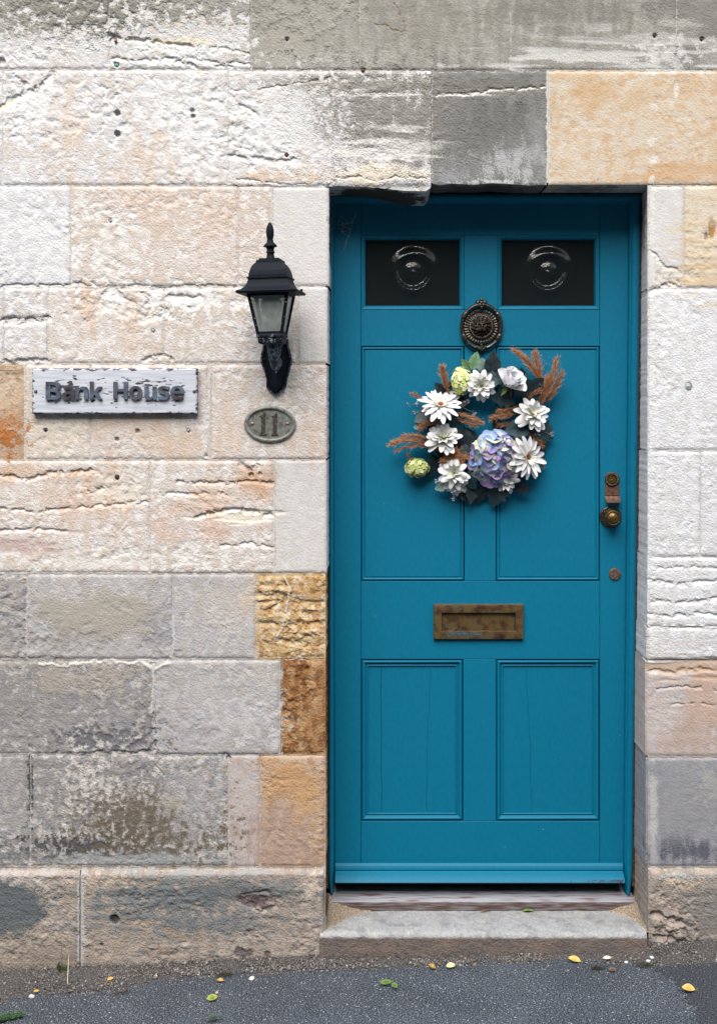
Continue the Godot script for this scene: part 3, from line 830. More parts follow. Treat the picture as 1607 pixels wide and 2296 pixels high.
func build_house() -> void:
	var house := thing("stone_house", "pale weathered limestone house front of large cut blocks round a blue-green door", "house")
	var tex := paint_wall()
	print("painted ", Time.get_ticks_msec())
	var m := plain(Color.WHITE, 0.93)
	m.albedo_texture = tex[0]
	m.heightmap_enabled = true
	m.heightmap_texture = tex[1]
	m.heightmap_scale = 1.5
	m.metallic_specular = 0.3
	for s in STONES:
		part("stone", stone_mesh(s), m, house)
	# pointing between the blocks
	var cell := 6.0
	var gx := int(TW * TS / cell)
	var gy := int(TH * TS / cell)
	var skip := PackedByteArray()
	skip.resize(gx * gy)
	for s in STONES:
		for y in range(maxi(0, int((s[1] + 9 - TY0) / cell) + 1), mini(gy, int((s[3] - 9 - TY0) / cell))):
			for x in range(maxi(0, int((s[0] + 9 - TX0) / cell) + 1), mini(gx, int((s[2] - 9 - TX0) / cell))):
				skip[y * gx + x] = 1
	var mb := MB.new()
	var index := {}
	for y in gy:
		for x in gx:
			var dx := TX0 + x * cell
			var dy := TY0 + y * cell
			if skip[y * gx + x] or (dy > 405 and dx > 725 and dx < 1449):
				continue
			var ids := []
			for q in [[0, 0], [1, 0], [1, 1], [0, 1]]:
				var id: int = (y + q[1]) * (gx + 1) + x + q[0]
				if not index.has(id):
					index[id] = mb.V.size()
					var px: float = dx + q[0] * cell
					var py: float = dy + q[1] * cell
					mb.V.append(Vector3((px - 803.5) * UNIT, EYE.y + (897.0 - py) * UNIT, 0.0032 + (0.018 if py > 1952 else 0.0) + relief_at(px, py) * 0.4))
					mb.U.append(uv_of(px, py))
				ids.append(index[id])
			mb.I.append_array(PackedInt32Array([ids[0], ids[1], ids[2], ids[0], ids[2], ids[3]]))
	part("pointing", mb, m, house)
	for q in [[1453, 646.5], [1453, 1010.5], [1450, 1249], [1448, 1405], [1446, 1478.5], [1447, 1696.5], [1448, 1942.5]]:
		var rv := MB.new()
		var c0 := at(q[0], q[1] - 6.0)
		var c1 := at(q[0], q[1] + 6.0)
		var sp := reveal_splay(c0.y)
		var fr := -0.004 if q[1] < 1940 else 0.006
		var n := 12
		var PP := PackedVector3Array()
		var UU := PackedVector2Array()
		for r in 2:
			for k in n:
				var f := k / (n - 1.0)
				var p := c0 if r == 0 else c1
				PP.append(Vector3(p.x + 0.0028 + f * sp + 0.001 * sin(k * 2.7), p.y, lerpf(fr, -0.19, f)))
				UU.append(uv_of(q[0] - f * 150.0, q[1] + (r - 0.5) * 8.0))
		rv.grid(PP, n, 2, false, true, null, UU)
		part("pointing", rv, m, house)
	# the thickness of the wall behind the facing, left, right and above the opening
	var core := grained(sheet(noise(0.02, 31, 4), 256, [[0.0, lin(150, 140, 125, 0.7).linear_to_srgb()], [1.0, lin(205, 195, 180, 0.7).linear_to_srgb()]]), grey_sheet(noise(0.05, 32, 4), 256), Vector3(2, 2, 2), 0.6, 0.95)
	mb = MB.new()
	mb.box(Vector3(-3.2, -0.6, -0.36), Vector3(-0.112, 3.9, -0.052))
	part("wall_core", mb, core, house)
	mb = MB.new()
	mb.box(Vector3(0.868, -0.6, -0.36), Vector3(3.2, 3.9, -0.052))
	part("wall_core", mb, core, house)
	mb = MB.new()
	mb.box(Vector3(-0.112, 2.214, -0.36), Vector3(0.868, 3.9, -0.052))
	part("wall_core", mb, core, house)
	# the rest of the front beyond the photograph's edges, in the same courses
	var more := []
	for v in 3:
		var tones := [[[205, 195, 184], [235, 229, 222]], [[176, 170, 160], [214, 208, 200]], [[206, 178, 142], [230, 214, 194]]]
		more.append(grained(sheet(noise(0.015, 40 + v, 5), 512, [[0.2, lin(tones[v][0][0], tones[v][0][1], tones[v][0][2], PALE).linear_to_srgb()], [0.8, lin(tones[v][1][0], tones[v][1][1], tones[v][1][2], PALE).linear_to_srgb()]]), grey_sheet(noise(0.03, 50 + v, 5), 512), Vector3(1.5, 1.5, 1.5), 0.3, 0.95))
	var courses := [-520, -300, -72]
	for c in 2:
		var x := -2470.0
		while x < 4070.0:
			var w := rng.randf_range(230, 460)
			plain_stone(house, x, courses[c] + 2, minf(x + w, 4072.0) - 2, courses[c + 1] - 2, more[rng.randi() % 3], 0.0)
			x += w
	for side in [[-2470.0, -622.0], [2202.0, 4070.0]]:
		var ys := [-70, 157, 417, 645, 817, 1031, 1286, 1479, 1692, 1943, 2290]
		for r in ys.size() - 1:
			var x: float = side[0]
			while x < side[1] - 20.0:
				var w := rng.randf_range(230, 460)
				var x1 := x + w
				if x1 > side[1] - 130.0:
					x1 = side[1]
				plain_stone(house, x + 1, ys[r] + 1, x1 - 2, ys[r + 1] - 2, more[rng.randi() % 3], 0.024 if r == ys.size() - 2 else 0.0)
				x = x1

func plain_stone(house: Node3D, x0: float, y0: float, x1: float, y1: float, m: Material, proud: float) -> void:
	var mb := MB.new()
	var a := at(x0, y1)
	var b := at(x1, y0)
	mb.box(Vector3(a.x, a.y, -0.05), Vector3(b.x, b.y, 0.005 + proud + rng.randf_range(-0.001, 0.001)), 0.004)
	part("stone", mb, m, house)

# ------------------------------------------------------------------ the door, its frame, sill and step
const ZD := -0.178            # face of the door
const ZF := -0.150            # face of the frame

var paint: StandardMaterial3D
var brass: StandardMaterial3D
var bronze: StandardMaterial3D
var iron: StandardMaterial3D
var worn_iron: StandardMaterial3D
var concrete: StandardMaterial3D

func quad2(a: Array, z: float) -> PackedVector2Array:
	var p := PackedVector2Array()
	for q in a:
		p.append(at2(q[0], q[1], z))
	return p

# a plank of the door or frame given by its corners on the photograph
func plank(called: String, corners: Array, z0: float, z1: float, c: float, m: Material, parent: Node3D, label := "") -> MeshInstance3D:
	var mb := MB.new()
	mb.prism(quad2(corners, z1), z0, z1, c)
	return part(called, mb, m, parent, Transform3D.IDENTITY, label)

func make_materials() -> void:
	var teal := sheet(noise(0.02, 61, 5), 512, [[0.0, rgb(0, 92, 120)], [0.5, rgb(0, 96, 125)], [1.0, rgb(0, 100, 129)]])
	var brush := noise(0.02, 62, 4)
	paint = grained(teal, grey_sheet(brush, 512), Vector3(9.0, 3.0, 9.0), 0.004, 0.5)
	paint.metallic_specular = 0.32
	var patina := sheet(noise(0.022, 63, 6), 512, [[0.1, rgb(58, 38, 32)], [0.4, rgb(80, 61, 40)], [0.65, rgb(102, 82, 48)], [0.85, rgb(92, 78, 54)], [1.0, rgb(84, 82, 68)]])
	brass = grained(patina, grey_sheet(noise(0.06, 64, 4), 256), Vector3(2.2, 2.2, 2.2), 0.04, 0.45, 0.5)
	var dark := sheet(noise(0.04, 65, 4), 256, [[0.2, rgb(40, 35, 31)], [0.55, rgb(66, 56, 48)], [0.78, rgb(76, 78, 72)], [1.0, rgb(92, 124, 118)]])
	bronze = grained(dark, null, Vector3(14, 14, 14), 0.0, 0.30, 0.65)
	var black := sheet(noise(0.05, 66, 5), 512, [[0.0, rgb(8, 12, 20)], [0.7, rgb(12, 18, 28)], [0.86, rgb(18, 25, 36)], [0.96, rgb(50, 60, 70)], [1.0, rgb(120, 128, 134)]])
	iron = grained(black, grey_sheet(noise(0.08, 67, 3), 256), Vector3(5, 5, 5), 0.03, 0.62)
	iron.metallic_specular = 0.24
	var salty := sheet(noise(0.045, 166, 5), 512, [[0.0, rgb(8, 11, 17)], [0.5, rgb(14, 19, 27)], [0.62, rgb(36, 43, 53)], [0.76, rgb(86, 95, 104)], [0.9, rgb(128, 136, 142)], [1.0, rgb(150, 156, 160)]])
	worn_iron = grained(salty, grey_sheet(noise(0.08, 67, 3), 256), Vector3(2.2, 1.3, 2.2), 0.03, 0.62)
	worn_iron.metallic_specular = 0.26
	var cement := sheet(noise(0.03, 68, 6), 512, [[0.1, lin(128, 122, 116, 0.6).linear_to_srgb()], [0.5, lin(158, 152, 146, 0.6).linear_to_srgb()], [0.9, lin(190, 188, 186, 0.6).linear_to_srgb()]])
	concrete = grained(cement, grey_sheet(noise(0.12, 69, 4), 512), Vector3(2.4, 2.4, 2.4), 0.35, 0.95)

func build_door() -> void:
	var door := thing("front_door", "blue-green painted panelled front door with two bull's-eye panes in the wall", "door")
	var zb := ZD - 0.044
	plank("stile", [[747, 455], [809, 455], [809, 1944], [751, 1944]], zb, ZD, 0.0010, paint, door)
	plank("stile", [[1344, 455], [1412, 455], [1399, 1944], [1344, 1944]], zb, ZD, 0.0010, paint, door)
	plank("rail", [[809.6, 455], [1343.4, 455], [1343.4, 527], [809.6, 527]], zb, ZD, 0.0009, paint, door)
	plank("rail", [[809.6, 695], [1343.4, 695], [1343.4, 776], [809.6, 776]], zb, ZD, 0.0009, paint, door)
	plank("rail", [[809.6, 1303], [1343.4, 1303], [1343.4, 1478], [809.6, 1478]], zb, ZD - 0.0002, 0.0009, paint, door)
	plank("rail", [[809.6, 1841], [1343.4, 1841], [1343.4, 1944], [809.6, 1944]], zb, ZD, 0.0009, paint, door)
	plank("muntin", [[1040, 527.6], [1115, 527.6], [1115, 694.4], [1040, 694.4]], zb, ZD, 0.0008, paint, door)
	plank("muntin", [[1041, 776.6], [1111, 776.6], [1111, 1302.4], [1041, 1302.4]], zb, ZD, 0.0008, paint, door)
	plank("muntin", [[1038, 1478.6], [1111.5, 1478.6], [1111.5, 1840.4], [1038, 1840.4]], zb, ZD, 0.0008, paint, door)
	# glazing beads and panes
	var pane_mat := plain(Color(0.72, 0.80, 0.84, 0.02), 0.11)
	pane_mat.metallic_specular = 0.34
	pane_mat.transparency = BaseMaterial3D.TRANSPARENCY_ALPHA
	for r in [[810, 1039.4, 926], [1115.6, 1343, 1228]]:
		var lo := at2(r[0], 694.4, ZD)
		var hi := at2(r[1], 527.6, ZD)
		var bead := MB.new()
		bead.picture_frame(lo, hi, [[0.0, ZD - 0.03], [0.0, ZD - 0.001], [0.001, ZD + 0.0002], [0.005, ZD], [0.007, ZD - 0.003], [0.0115, ZD - 0.005], [0.0125, ZD - 0.010], [0.0125, ZD - 0.03]])
		part("glazing_bead", bead, paint, door)
		var pane := MB.new()
		var c := at2(r[2], 610, ZD - 0.016)
		bullseye(pane, lo + Vector2(0.011, 0.011), hi - Vector2(0.011, 0.011), c, ZD - 0.018)
		part("pane", pane, pane_mat, door)
	# upper panels lie flush behind a bead, lower ones are sunk behind a heavier moulding
	var splits := [
		[], [],
		[[[855, 1488], [853, 1560], [855, 1640], [854, 1720], [856, 1760], [855, 1832]], [[965, 1600], [958, 1660], [957, 1740], [955, 1800], [958, 1832]]],
		[[[1180, 1488], [1180, 1540], [1184, 1600], [1188, 1670], [1187, 1740], [1192, 1790], [1190, 1832]]],
	]
	var k := 0
	for r in [[809.6, 1040.4, 776.6, 1302.4], [1111.6, 1343.4, 776.6, 1302.4], [809.6, 1037.4, 1478.6, 1840.4], [1112.0, 1343.4, 1478.6, 1840.4]]:
		var lo := at2(r[0], r[3], ZD)
		var hi := at2(r[1], r[2], ZD)
		var mould := MB.new()
		var inset := 0.0135
		var level := ZD - 0.0025
		if k < 2:
			mould.picture_frame(lo, hi, [[0.0, ZD - 0.02], [0.0012, ZD - 0.0045], [0.0022, ZD - 0.0045], [0.0028, ZD - 0.0012], [0.0045, ZD - 0.0002], [0.0068, ZD - 0.0004], [0.0086, ZD - 0.0018], [0.0095, ZD - 0.0048], [0.0108, ZD - 0.0052], [0.0120, ZD - 0.0034], [0.0135, ZD - 0.0032], [0.0135, ZD - 0.02]])
			inset = 0.0128
		else:
			mould.picture_frame(lo, hi, [[0.0, ZD - 0.02], [0.0005, ZD - 0.006], [0.0028, ZD - 0.0062], [0.0034, ZD - 0.0010], [0.0052, ZD + 0.0012], [0.0085, ZD + 0.0012], [0.0112, ZD - 0.0012], [0.0135, ZD - 0.0062], [0.0160, ZD - 0.0074], [0.0182, ZD - 0.0048], [0.0200, ZD - 0.0042], [0.0214, ZD - 0.0054], [0.0226, ZD - 0.0105], [0.0226, ZD - 0.02]])
			inset = 0.0220
			level = ZD - 0.0085
		part("moulding", mould, paint, door)
		var a := lo + Vector2(inset, inset)
		var b := hi - Vector2(inset, inset)
		# each panel is glued up from boards; where the glue let go a crack runs between them
		var panel := Node3D.new()
		panel.name = "panel"
		door.add_child(panel, true)
		var left: Array = [Vector2(a.x, b.y), Vector2(a.x, a.y)]
		var cuts: Array = splits[k]
		for q in cuts.size() + 1:
			var poly := PackedVector2Array(left)
			if q < cuts.size():
				var nxt := []
				for s in cuts[q].size():
					var p := at2(cuts[q][s][0], cuts[q][s][1], level)
					if s == 0:
						p.y = b.y
					if s == cuts[q].size() - 1:
						p.y = a.y
					nxt.append(p)
				for s in range(nxt.size() - 1, -1, -1):
					var gap := 0.00055 if (k == 2 and q == 0) else 0.00028
					poly.append(nxt[s] - Vector2(gap, 0))
				left = nxt.map(func(p): return p + Vector2(0.00055 if (k == 2 and q == 0) else 0.00028, 0))
			else:
				poly.append(Vector2(b.x, a.y))
				poly.append(Vector2(b.x, b.y))
			var mb := MB.new()
			mb.prism(poly, level - 0.012, level, 0.0)
			part("board", mb, paint, panel)
		k += 1
	# weatherboard along the foot
	var w := MB.new()
	var prof := [[1934, ZD + 0.0005], [1935.5, ZD + 0.010], [1942, ZD + 0.0145], [1948, ZD + 0.0168], [1951, ZD + 0.0172], [1952.5, ZD + 0.0152], [1956, ZD + 0.0195], [1961, ZD + 0.0270], [1967, ZD + 0.0345], [1974, ZD + 0.0420], [1979, ZD + 0.0460], [1980.5, ZD + 0.043], [1981, ZD + 0.002]]
	var P := PackedVector3Array()
	for q in prof:
		P.append(at(751.5, q[0], q[1]))
		P.append(at(1397.0, q[0], q[1]))
	# both ends keep the width they have at the face
	for i in prof.size():
		P[i * 2].x = at(751.5, 1950, ZD + 0.02).x
		P[i * 2 + 1].x = at(1396.5, 1950, ZD + 0.02).x
	for i in prof.size() - 1:
		w.face([P[i * 2], P[i * 2 + 1], P[i * 2 + 3], P[i * 2 + 2]], Vector3(0, 0.3 if i < 10 else -1.0, 1))
	for e in 2:
		var f := []
		for i in prof.size():
			f.append(P[i * 2 + e])
		f.append(Vector3(P[e].x, P[prof.size() * 2 - 1].y, ZD))
		w.face(f, Vector3(-1 if e == 0 else 1, 0, 0))
	part("weatherboard", w, paint, door)
	door_knocker(door)
	letter_box(door)
	door_lock(door)
	# brown timber plug where an older lock was
	var pl := MB.new()
	pl.lathe([[0.0, 0.0052], [0.0150, 0.0052], [0.0176, 0.0044], [0.0184, 0.0030], [0.0184, -0.004]], 40, Transform3D(Basis(Vector3.RIGHT, PI / 2), at(1377, 1287, ZD)))
	part("blanking_plug", pl, grained(sheet(noise(0.05, 71, 5), 256, [[0.1, rgb(52, 38, 34)], [0.6, rgb(88, 68, 58)], [1.0, rgb(124, 104, 92)]]), grey_sheet(noise(0.08, 72, 4), 256), Vector3(9, 9, 9), 0.04, 0.6, 0.2), door, Transform3D.IDENTITY, "round brown plug below the door knob")
	# nicks, specks and scuffs in the paint, and bare red primer along the weatherboard
	var nicks := MB.new()
	var r3 := RandomNumberGenerator.new()
	r3.seed = 55
	for nick in 70:
		var q := Vector2(r3.randf_range(755, 1395), r3.randf_range(560, 1930))
		if (q.x > 800 and q.x < 1352) and (q.y < 780 or absf(q.y - 1302) < 8 or absf(q.y - 1478) < 14 or absf(q.y - 1841) < 14 or (q.x > 1030 and q.x < 1122) or q.y > 1470 and q.y < 1850):
			continue
		if q.x > 955 and q.x < 1190 and q.y > 1340 and q.y < 1445 or q.x > 1335 and q.y > 1040 and q.y < 1310:
			continue
		var flush := ZD + 0.0003 if (q.x < 809 or q.x > 1344 or q.y > 1302) else ZD - 0.0022
		flake(nicks, at(q.x, q.y, flush), r3.randf_range(0.0006, 0.0014), r3, lin(150, 186, 196, 0.6) if nick % 3 else lin(10, 26, 34), r3.randf_range(0.5, 2.0), 1.0)
	for nick in 46:
		var x := 1395.0 - absf(r3.randfn()) * 45.0
		var p := at(x, 1977.5, ZD + 0.0462)
		flake(nicks, p + Vector3(0, r3.randf_range(-0.001, 0.006), r3.randf_range(-0.002, 0.0004)), r3.randf_range(0.0010, 0.0024), r3, lin(104, 70, 84, 0.6), 1.6, 0.7)
	part("paint_nicks", nicks, tinted(0.8), door)
	# cobweb in the upper corner
	var web := MB.new()
	var r2 := RandomNumberGenerator.new()
	r2.seed = 77
	var knots := [[768, 505], [778, 500], [790, 498], [786, 515], [782, 530], [776, 545], [770, 560], [766, 520], [800, 478], [758, 505], [764, 485]]
	for i in knots.size():
		for j in range(i + 1, knots.size()):
			if Vector2(knots[i][0] - knots[j][0], knots[i][1] - knots[j][1]).length() < 26:
				for n in 2:
					var a2 := at(knots[i][0] + r2.randf_range(-2, 2), knots[i][1] + r2.randf_range(-2, 2), ZD + 0.004)
					var b2 := at(knots[j][0] + r2.randf_range(-2, 2), knots[j][1] + r2.randf_range(-2, 2), ZD + r2.randf_range(0.003, 0.012))
					web.tube([a2, b2], 0.00022, 3)
	part("cobweb", web, plain(rgb(190, 195, 200), 0.8), door)

# a spun pane: a raised crown ring, a dished middle and the snapped-off nub
func bullseye(mb: MB, lo: Vector2, hi: Vector2, c: Vector2, z: float) -> void:
	var prof := [[0.0, 0.0105], [0.003, 0.0103], [0.0055, 0.0090], [0.0075, 0.0072], [0.010, 0.0076], [0.016, 0.0068], [0.022, 0.0050], [0.028, 0.0026], [0.033, 0.0010], [0.038, 0.0006], [0.042, 0.0012], [0.046, 0.0040], [0.050, 0.0078], [0.053, 0.0102], [0.0555, 0.0110], [0.059, 0.0104], [0.064, 0.0084], [0.070, 0.0057], [0.076, 0.0031], [0.081, 0.0014], [0.086, 0.0005], [0.094, 0.0001], [0.104, 0.0], [0.14, 0.0], [0.20, 0.0]]
	var sides := 96
	var P := PackedVector3Array()
	for q in prof:
		for s in sides:
			var a := TAU * s / sides
			var dir := Vector2(cos(a), sin(a))
			var r: float = q[0] * (1.0 + 0.025 * sin(a * 2.0 + 0.6) + 0.012 * sin(a * 3.0))
			# keep inside the rectangle
			var far := 1e9
			if absf(dir.x) > 1e-6:
				far = minf(far, ((hi.x if dir.x > 0 else lo.x) - c.x) / dir.x)
			if absf(dir.y) > 1e-6:
				far = minf(far, ((hi.y if dir.y > 0 else lo.y) - c.y) / dir.y)
			if q[0] >= 0.19:
				r = far
			r = minf(r, far)
			var p := c + dir * r
			P.append(Vector3(p.x, p.y, z + q[1] * 0.9 + 0.0006 * sin(p.x * 60.0 + p.y * 35.0)))
	mb.grid(P, sides, prof.size(), true, false)
	# fill the corners the spokes leave
	for cn in [Vector2(lo.x, lo.y), Vector2(hi.x, lo.y), Vector2(hi.x, hi.y), Vector2(lo.x, hi.y)]:
		var a0: float = (cn - c).angle()
		var i0 := int(floor(fposmod(a0, TAU) / TAU * sides)) % sides
		var p0 := P[(prof.size() - 1) * sides + i0]
		var p1 := P[(prof.size() - 1) * sides + (i0 + 1) % sides]
		mb.face([p0, Vector3(cn.x, cn.y, z), p1], Vector3(0, 0, 1))

func door_knocker(door: Node3D) -> void:
	var k := Node3D.new()
	k.name = "door_knocker"
	k.position = at(1078, 733, ZD)
	k.set_meta("label", "dark bronze lion's head knocker with ribbon-tied ring")
	door.add_child(k, true)
	var face_z := Basis(Vector3.RIGHT, PI / 2)
	# rosette with hollowed flutes
	var pl := MB.new()
	var sides := 160
	var prof := [[0.0535, 0.0005], [0.0535, 0.005], [0.052, 0.008], [0.048, 0.0095], [0.044, 0.0085], [0.0405, 0.0070], [0.038, 0.0085], [0.0362, 0.0105], [0.0340, 0.0112], [0.0318, 0.0098], [0.030, 0.0082], [0.0, 0.0085]]
	var P := PackedVector3Array()
	for q in prof:
		for s in sides:
			var a := TAU * s / sides
			var flute := 0.0
			if q[0] > 0.039 and q[0] < 0.053:
				flute = -0.0042 * pow(absf(sin(a * 18.0)), 0.7)
			elif q[0] > 0.033 and q[0] <= 0.039:
				flute = -0.0022 * absf(sin(a * 20.0 + 0.4))
			P.append(Vector3(q[0] * cos(a), q[0] * sin(a), q[1] + flute))
	pl.grid(P, sides, prof.size(), true, true)
	part("rosette", pl, bronze, k)
	# the lion's face as a relief
	var lion := MB.new()
	var n := 68
	var R := 0.0315
	P = PackedVector3Array()
	for j in n:
		for i in n:
			var p := Vector2(i / (n - 1.0) * 2.0 - 1.0, 1.0 - j / (n - 1.0) * 2.0)
			var m := maxf(absf(p.x), absf(p.y))
			if m > 0.0:
				p = p * (m / p.length())
			P.append(Vector3(p.x * R, p.y * R, 0.0085 + lion_height(p) * 1.45))
	lion.grid(P, n, n, false, false)
	part("lion_head", lion, bronze, k)
	# ring with crossed ribbons
	var ring := MB.new()
	P = PackedVector3Array()
	var cols := 180
	var rows := 14
	for r in rows:
		for c in cols:
			var a := TAU * c / cols
			var band := 0.0
			for b in 6:
				var d := absf(wrapf(a - (PI / 6.0 + b * PI / 3.0), -PI, PI))
				band = maxf(band, 1.0 - d / 0.16)
			var rr := 0.0060 + 0.0018 * clampf(band * 3.0, 0.0, 1.0)
			var w := TAU * r / rows
			# the reeding between the ribbons
			if band <= 0.0:
				rr *= 1.0 - 0.22 * pow(absf(cos(w * 3.0 + 0.4)), 6.0)
			else:
				rr *= 1.0 + 0.10 * sin(a * 60.0 + w * 2.0)
			var cx := Vector3(cos(a) * 0.0595, sin(a) * 0.0665, 0.011)
			P.append(cx + Vector3(cos(a), sin(a), 0) * cos(w) * rr + Vector3(0, 0, 1) * sin(w) * rr * 1.05)
	ring.grid(P, cols, rows, true, true)
	# close the tube
	var n0 := ring.V.size() - cols * rows
	for c in cols:
		var a := n0 + (rows - 1) * cols + c
		var b := n0 + (rows - 1) * cols + (c + 1) % cols
		var d := n0 + (c + 1) % cols
		var e := n0 + c
		ring.I.append_array(PackedInt32Array([a, d, b, a, e, d]))
	part("ring", ring, bronze, k)
	# bow at the top, flower boss at the foot
	var bow := MB.new()
	for q in [[0.0, 0.072, 0.0075, 0.013], [-0.0105, 0.073, 0.0062, 0.010], [0.0105, 0.073, 0.0062, 0.010], [0.0, 0.0815, 0.0058, 0.009], [0.0, 0.058, 0.0052, 0.016], [-0.005, 0.0645, 0.004, 0.016], [0.005, 0.0645, 0.004, 0.016], [-0.015, 0.078, 0.003, 0.007], [0.015, 0.078, 0.003, 0.007]]:
		knob_on(bow, Vector3(q[0], q[1], q[3]), q[2])
	part("bow", bow, bronze, k)
	var boss := MB.new()
	for q in [[0.0, -0.0665, 0.008, 0.014], [-0.012, -0.062, 0.005, 0.013], [0.012, -0.062, 0.005, 0.013], [0.0, -0.075, 0.0045, 0.011], [0.0, -0.056, 0.005, 0.013]]:
		knob_on(boss, Vector3(q[0], q[1], q[3]), q[2])
	for s in 6:
		var a := TAU * s / 6
		knob_on(boss, Vector3(cos(a) * 0.0055, -0.0665 + sin(a) * 0.0055, 0.0215), 0.0024)
	part("boss", boss, bronze, k)

func knob_on(mb: MB, c: Vector3, r: float) -> void:
	var prof := []
	for i in 9:
		var a := PI * i / 8.0
		prof.append([r * sin(a) + 0.00001, r * cos(a)])
	mb.lathe(prof, 14, Transform3D(Basis.IDENTITY, c))

func bump2(p: Vector2, c: Vector2, sx: float, sy: float) -> float:
	var d := p - c
	return exp(-(d.x * d.x / (sx * sx) + d.y * d.y / (sy * sy)))

func lion_height(p: Vector2) -> float:
	var q := Vector2(absf(p.x), p.y)
	var h := 0.010 * clampf(1.0 - p.length_squared(), 0.0, 1.0)
	var a := atan2(p.y, p.x)
	var r := p.length()
	# mane in curling locks
	if r > 0.42:
		h += 0.0030 * sin(a * 13.0 + r * 9.0) * clampf((r - 0.42) * 4.0, 0.0, 1.0) * clampf((1.0 - r) * 5.0, 0.0, 1.0)
	h += 0.004 * bump2(q, Vector2(0.20, 0.30), 0.20, 0.10)         # brows
	h -= 0.0045 * bump2(q, Vector2(0.21, 0.15), 0.10, 0.07)        # eye sockets
	h += 0.0030 * bump2(q, Vector2(0.21, 0.15), 0.05, 0.04)        # eyes
	h += 0.0060 * bump2(q, Vector2(0.0, -0.02), 0.11, 0.30)        # nose ridge
	h += 0.0040 * bump2(q, Vector2(0.0, -0.22), 0.13, 0.07)        # nose tip
	h += 0.0062 * bump2(q, Vector2(0.17, -0.36), 0.17, 0.14)       # muzzle
	h -= 0.0034 * bump2(q, Vector2(0.0, -0.42), 0.03, 0.16)
	h -= 0.0040 * bump2(q, Vector2(0.10, -0.54), 0.20, 0.035)      # mouth
	h += 0.0032 * bump2(q, Vector2(0.0, -0.66), 0.16, 0.09)        # chin
	h += 0.0036 * bump2(q, Vector2(0.42, 0.02), 0.14, 0.16)        # cheeks
	h += 0.0034 * bump2(q, Vector2(0.52, 0.44), 0.11, 0.09)        # ears
	return h

func letter_box(door: Node3D) -> void:
	var k := Node3D.new()
	k.name = "letter_box"
	k.set_meta("label", "tarnished brass letter plate with blue-green verdigris spots")
	door.add_child(k, true)
	var z := ZD + 0.0120
	var lo := at2(972, 1433, z)
	var hi := at2(1173, 1356, z)
	var fr := MB.new()
	fr.picture_frame(lo, hi, [[0.0, ZD - 0.001], [0.0, z - 0.0012], [0.0010, z], [0.0235, z + 0.0003], [0.0242, z - 0.0005], [0.0248, z - 0.0125]])
	part("letter_plate", fr, brass, k)
	var fl := MB.new()
	fl.box(Vector3(lo.x + 0.0252, lo.y + 0.0252, ZD - 0.006), Vector3(hi.x - 0.0252, hi.y - 0.0252, ZD + 0.0010), 0.0008)
	part("flap", fl, brass, k)
	var gk := MB.new()
	var a := at2(974, 1356.5, ZD)
	var b := at2(1171, 1353.5, ZD)
	gk.box(Vector3(a.x, a.y, ZD - 0.001), Vector3(b.x, b.y, ZD + 0.004), 0.0005)
	part("backing_strip", gk, grained(sheet(noise(0.05, 75, 4), 128, [[0.0, rgb(44, 40, 52)], [1.0, rgb(88, 80, 92)]]), null, Vector3(8, 8, 8), 0.0, 0.6), k)
	# verdigris: thin crusts of corrosion
	var vg := tinted(0.9)
	var r2 := RandomNumberGenerator.new()
	r2.seed = 5
	var crust := MB.new()
	for q in [[1012, 1420, 12, 5, 40], [1034, 1420, 22, 9, 90], [1068, 1422, 18, 7, 50], [1020, 1362, 6, 2.5, 8], [1032, 1366, 4, 2, 4], [1000, 1403, 3, 4, 6], [1108, 1419, 5, 4, 5], [1097, 1370, 2, 2, 3]]:
		for n in q[4]:
			var inner: bool = q[1] < 1410 and q[1] > 1380
			var p := at(q[0] + r2.randfn(0.0, 0.5) * q[2], q[1] + r2.randfn(0.0, 0.45) * q[3], z)
			p.z = ZD + 0.0012 if inner else z + 0.0006
			flake(crust, p, r2.randf_range(0.0008, 0.0030), r2, lin(80, 112, 126, r2.randf_range(0.25, 0.6)))
	part("verdigris", crust, vg, k)

# a little irregular scale of paint, rust or corrosion lying on a surface that faces +z
func flake(mb: MB, p: Vector3, r: float, r2: RandomNumberGenerator, col: Color, sx := 1.0, sy := 1.0) -> void:
	var n := 6
	var ring := []
	var a0 := r2.randf() * TAU
	for i in n:
		var a := a0 + TAU * i / n
		var q := r * r2.randf_range(0.55, 1.2)
		ring.append(p + Vector3(cos(a) * q * sx, sin(a) * q * sy, 0.0))
	var top := p + Vector3(0, 0, minf(r * 0.3, 0.0004))
	for i in n:
		mb.face([ring[i], ring[(i + 1) % n], top], Vector3(0, 0, 1), col)

func rope_ring(mb: MB, c: Vector3, R: float, r: float, twists: int) -> void:
	var cols := 150
	var rows := 9
	var P := PackedVector3Array()
	for k in rows + 1:
		for s in cols:
			var a := TAU * s / cols
			var w := TAU * k / rows
			var rr := r * (1.0 + 0.24 * sin(a * twists + w * 1.0))
			P.append(c + Vector3(cos(a) * (R + rr * cos(w)), sin(a) * (R + rr * cos(w)), rr * sin(w)))
	mb.grid(P, cols, rows + 1, true, true)

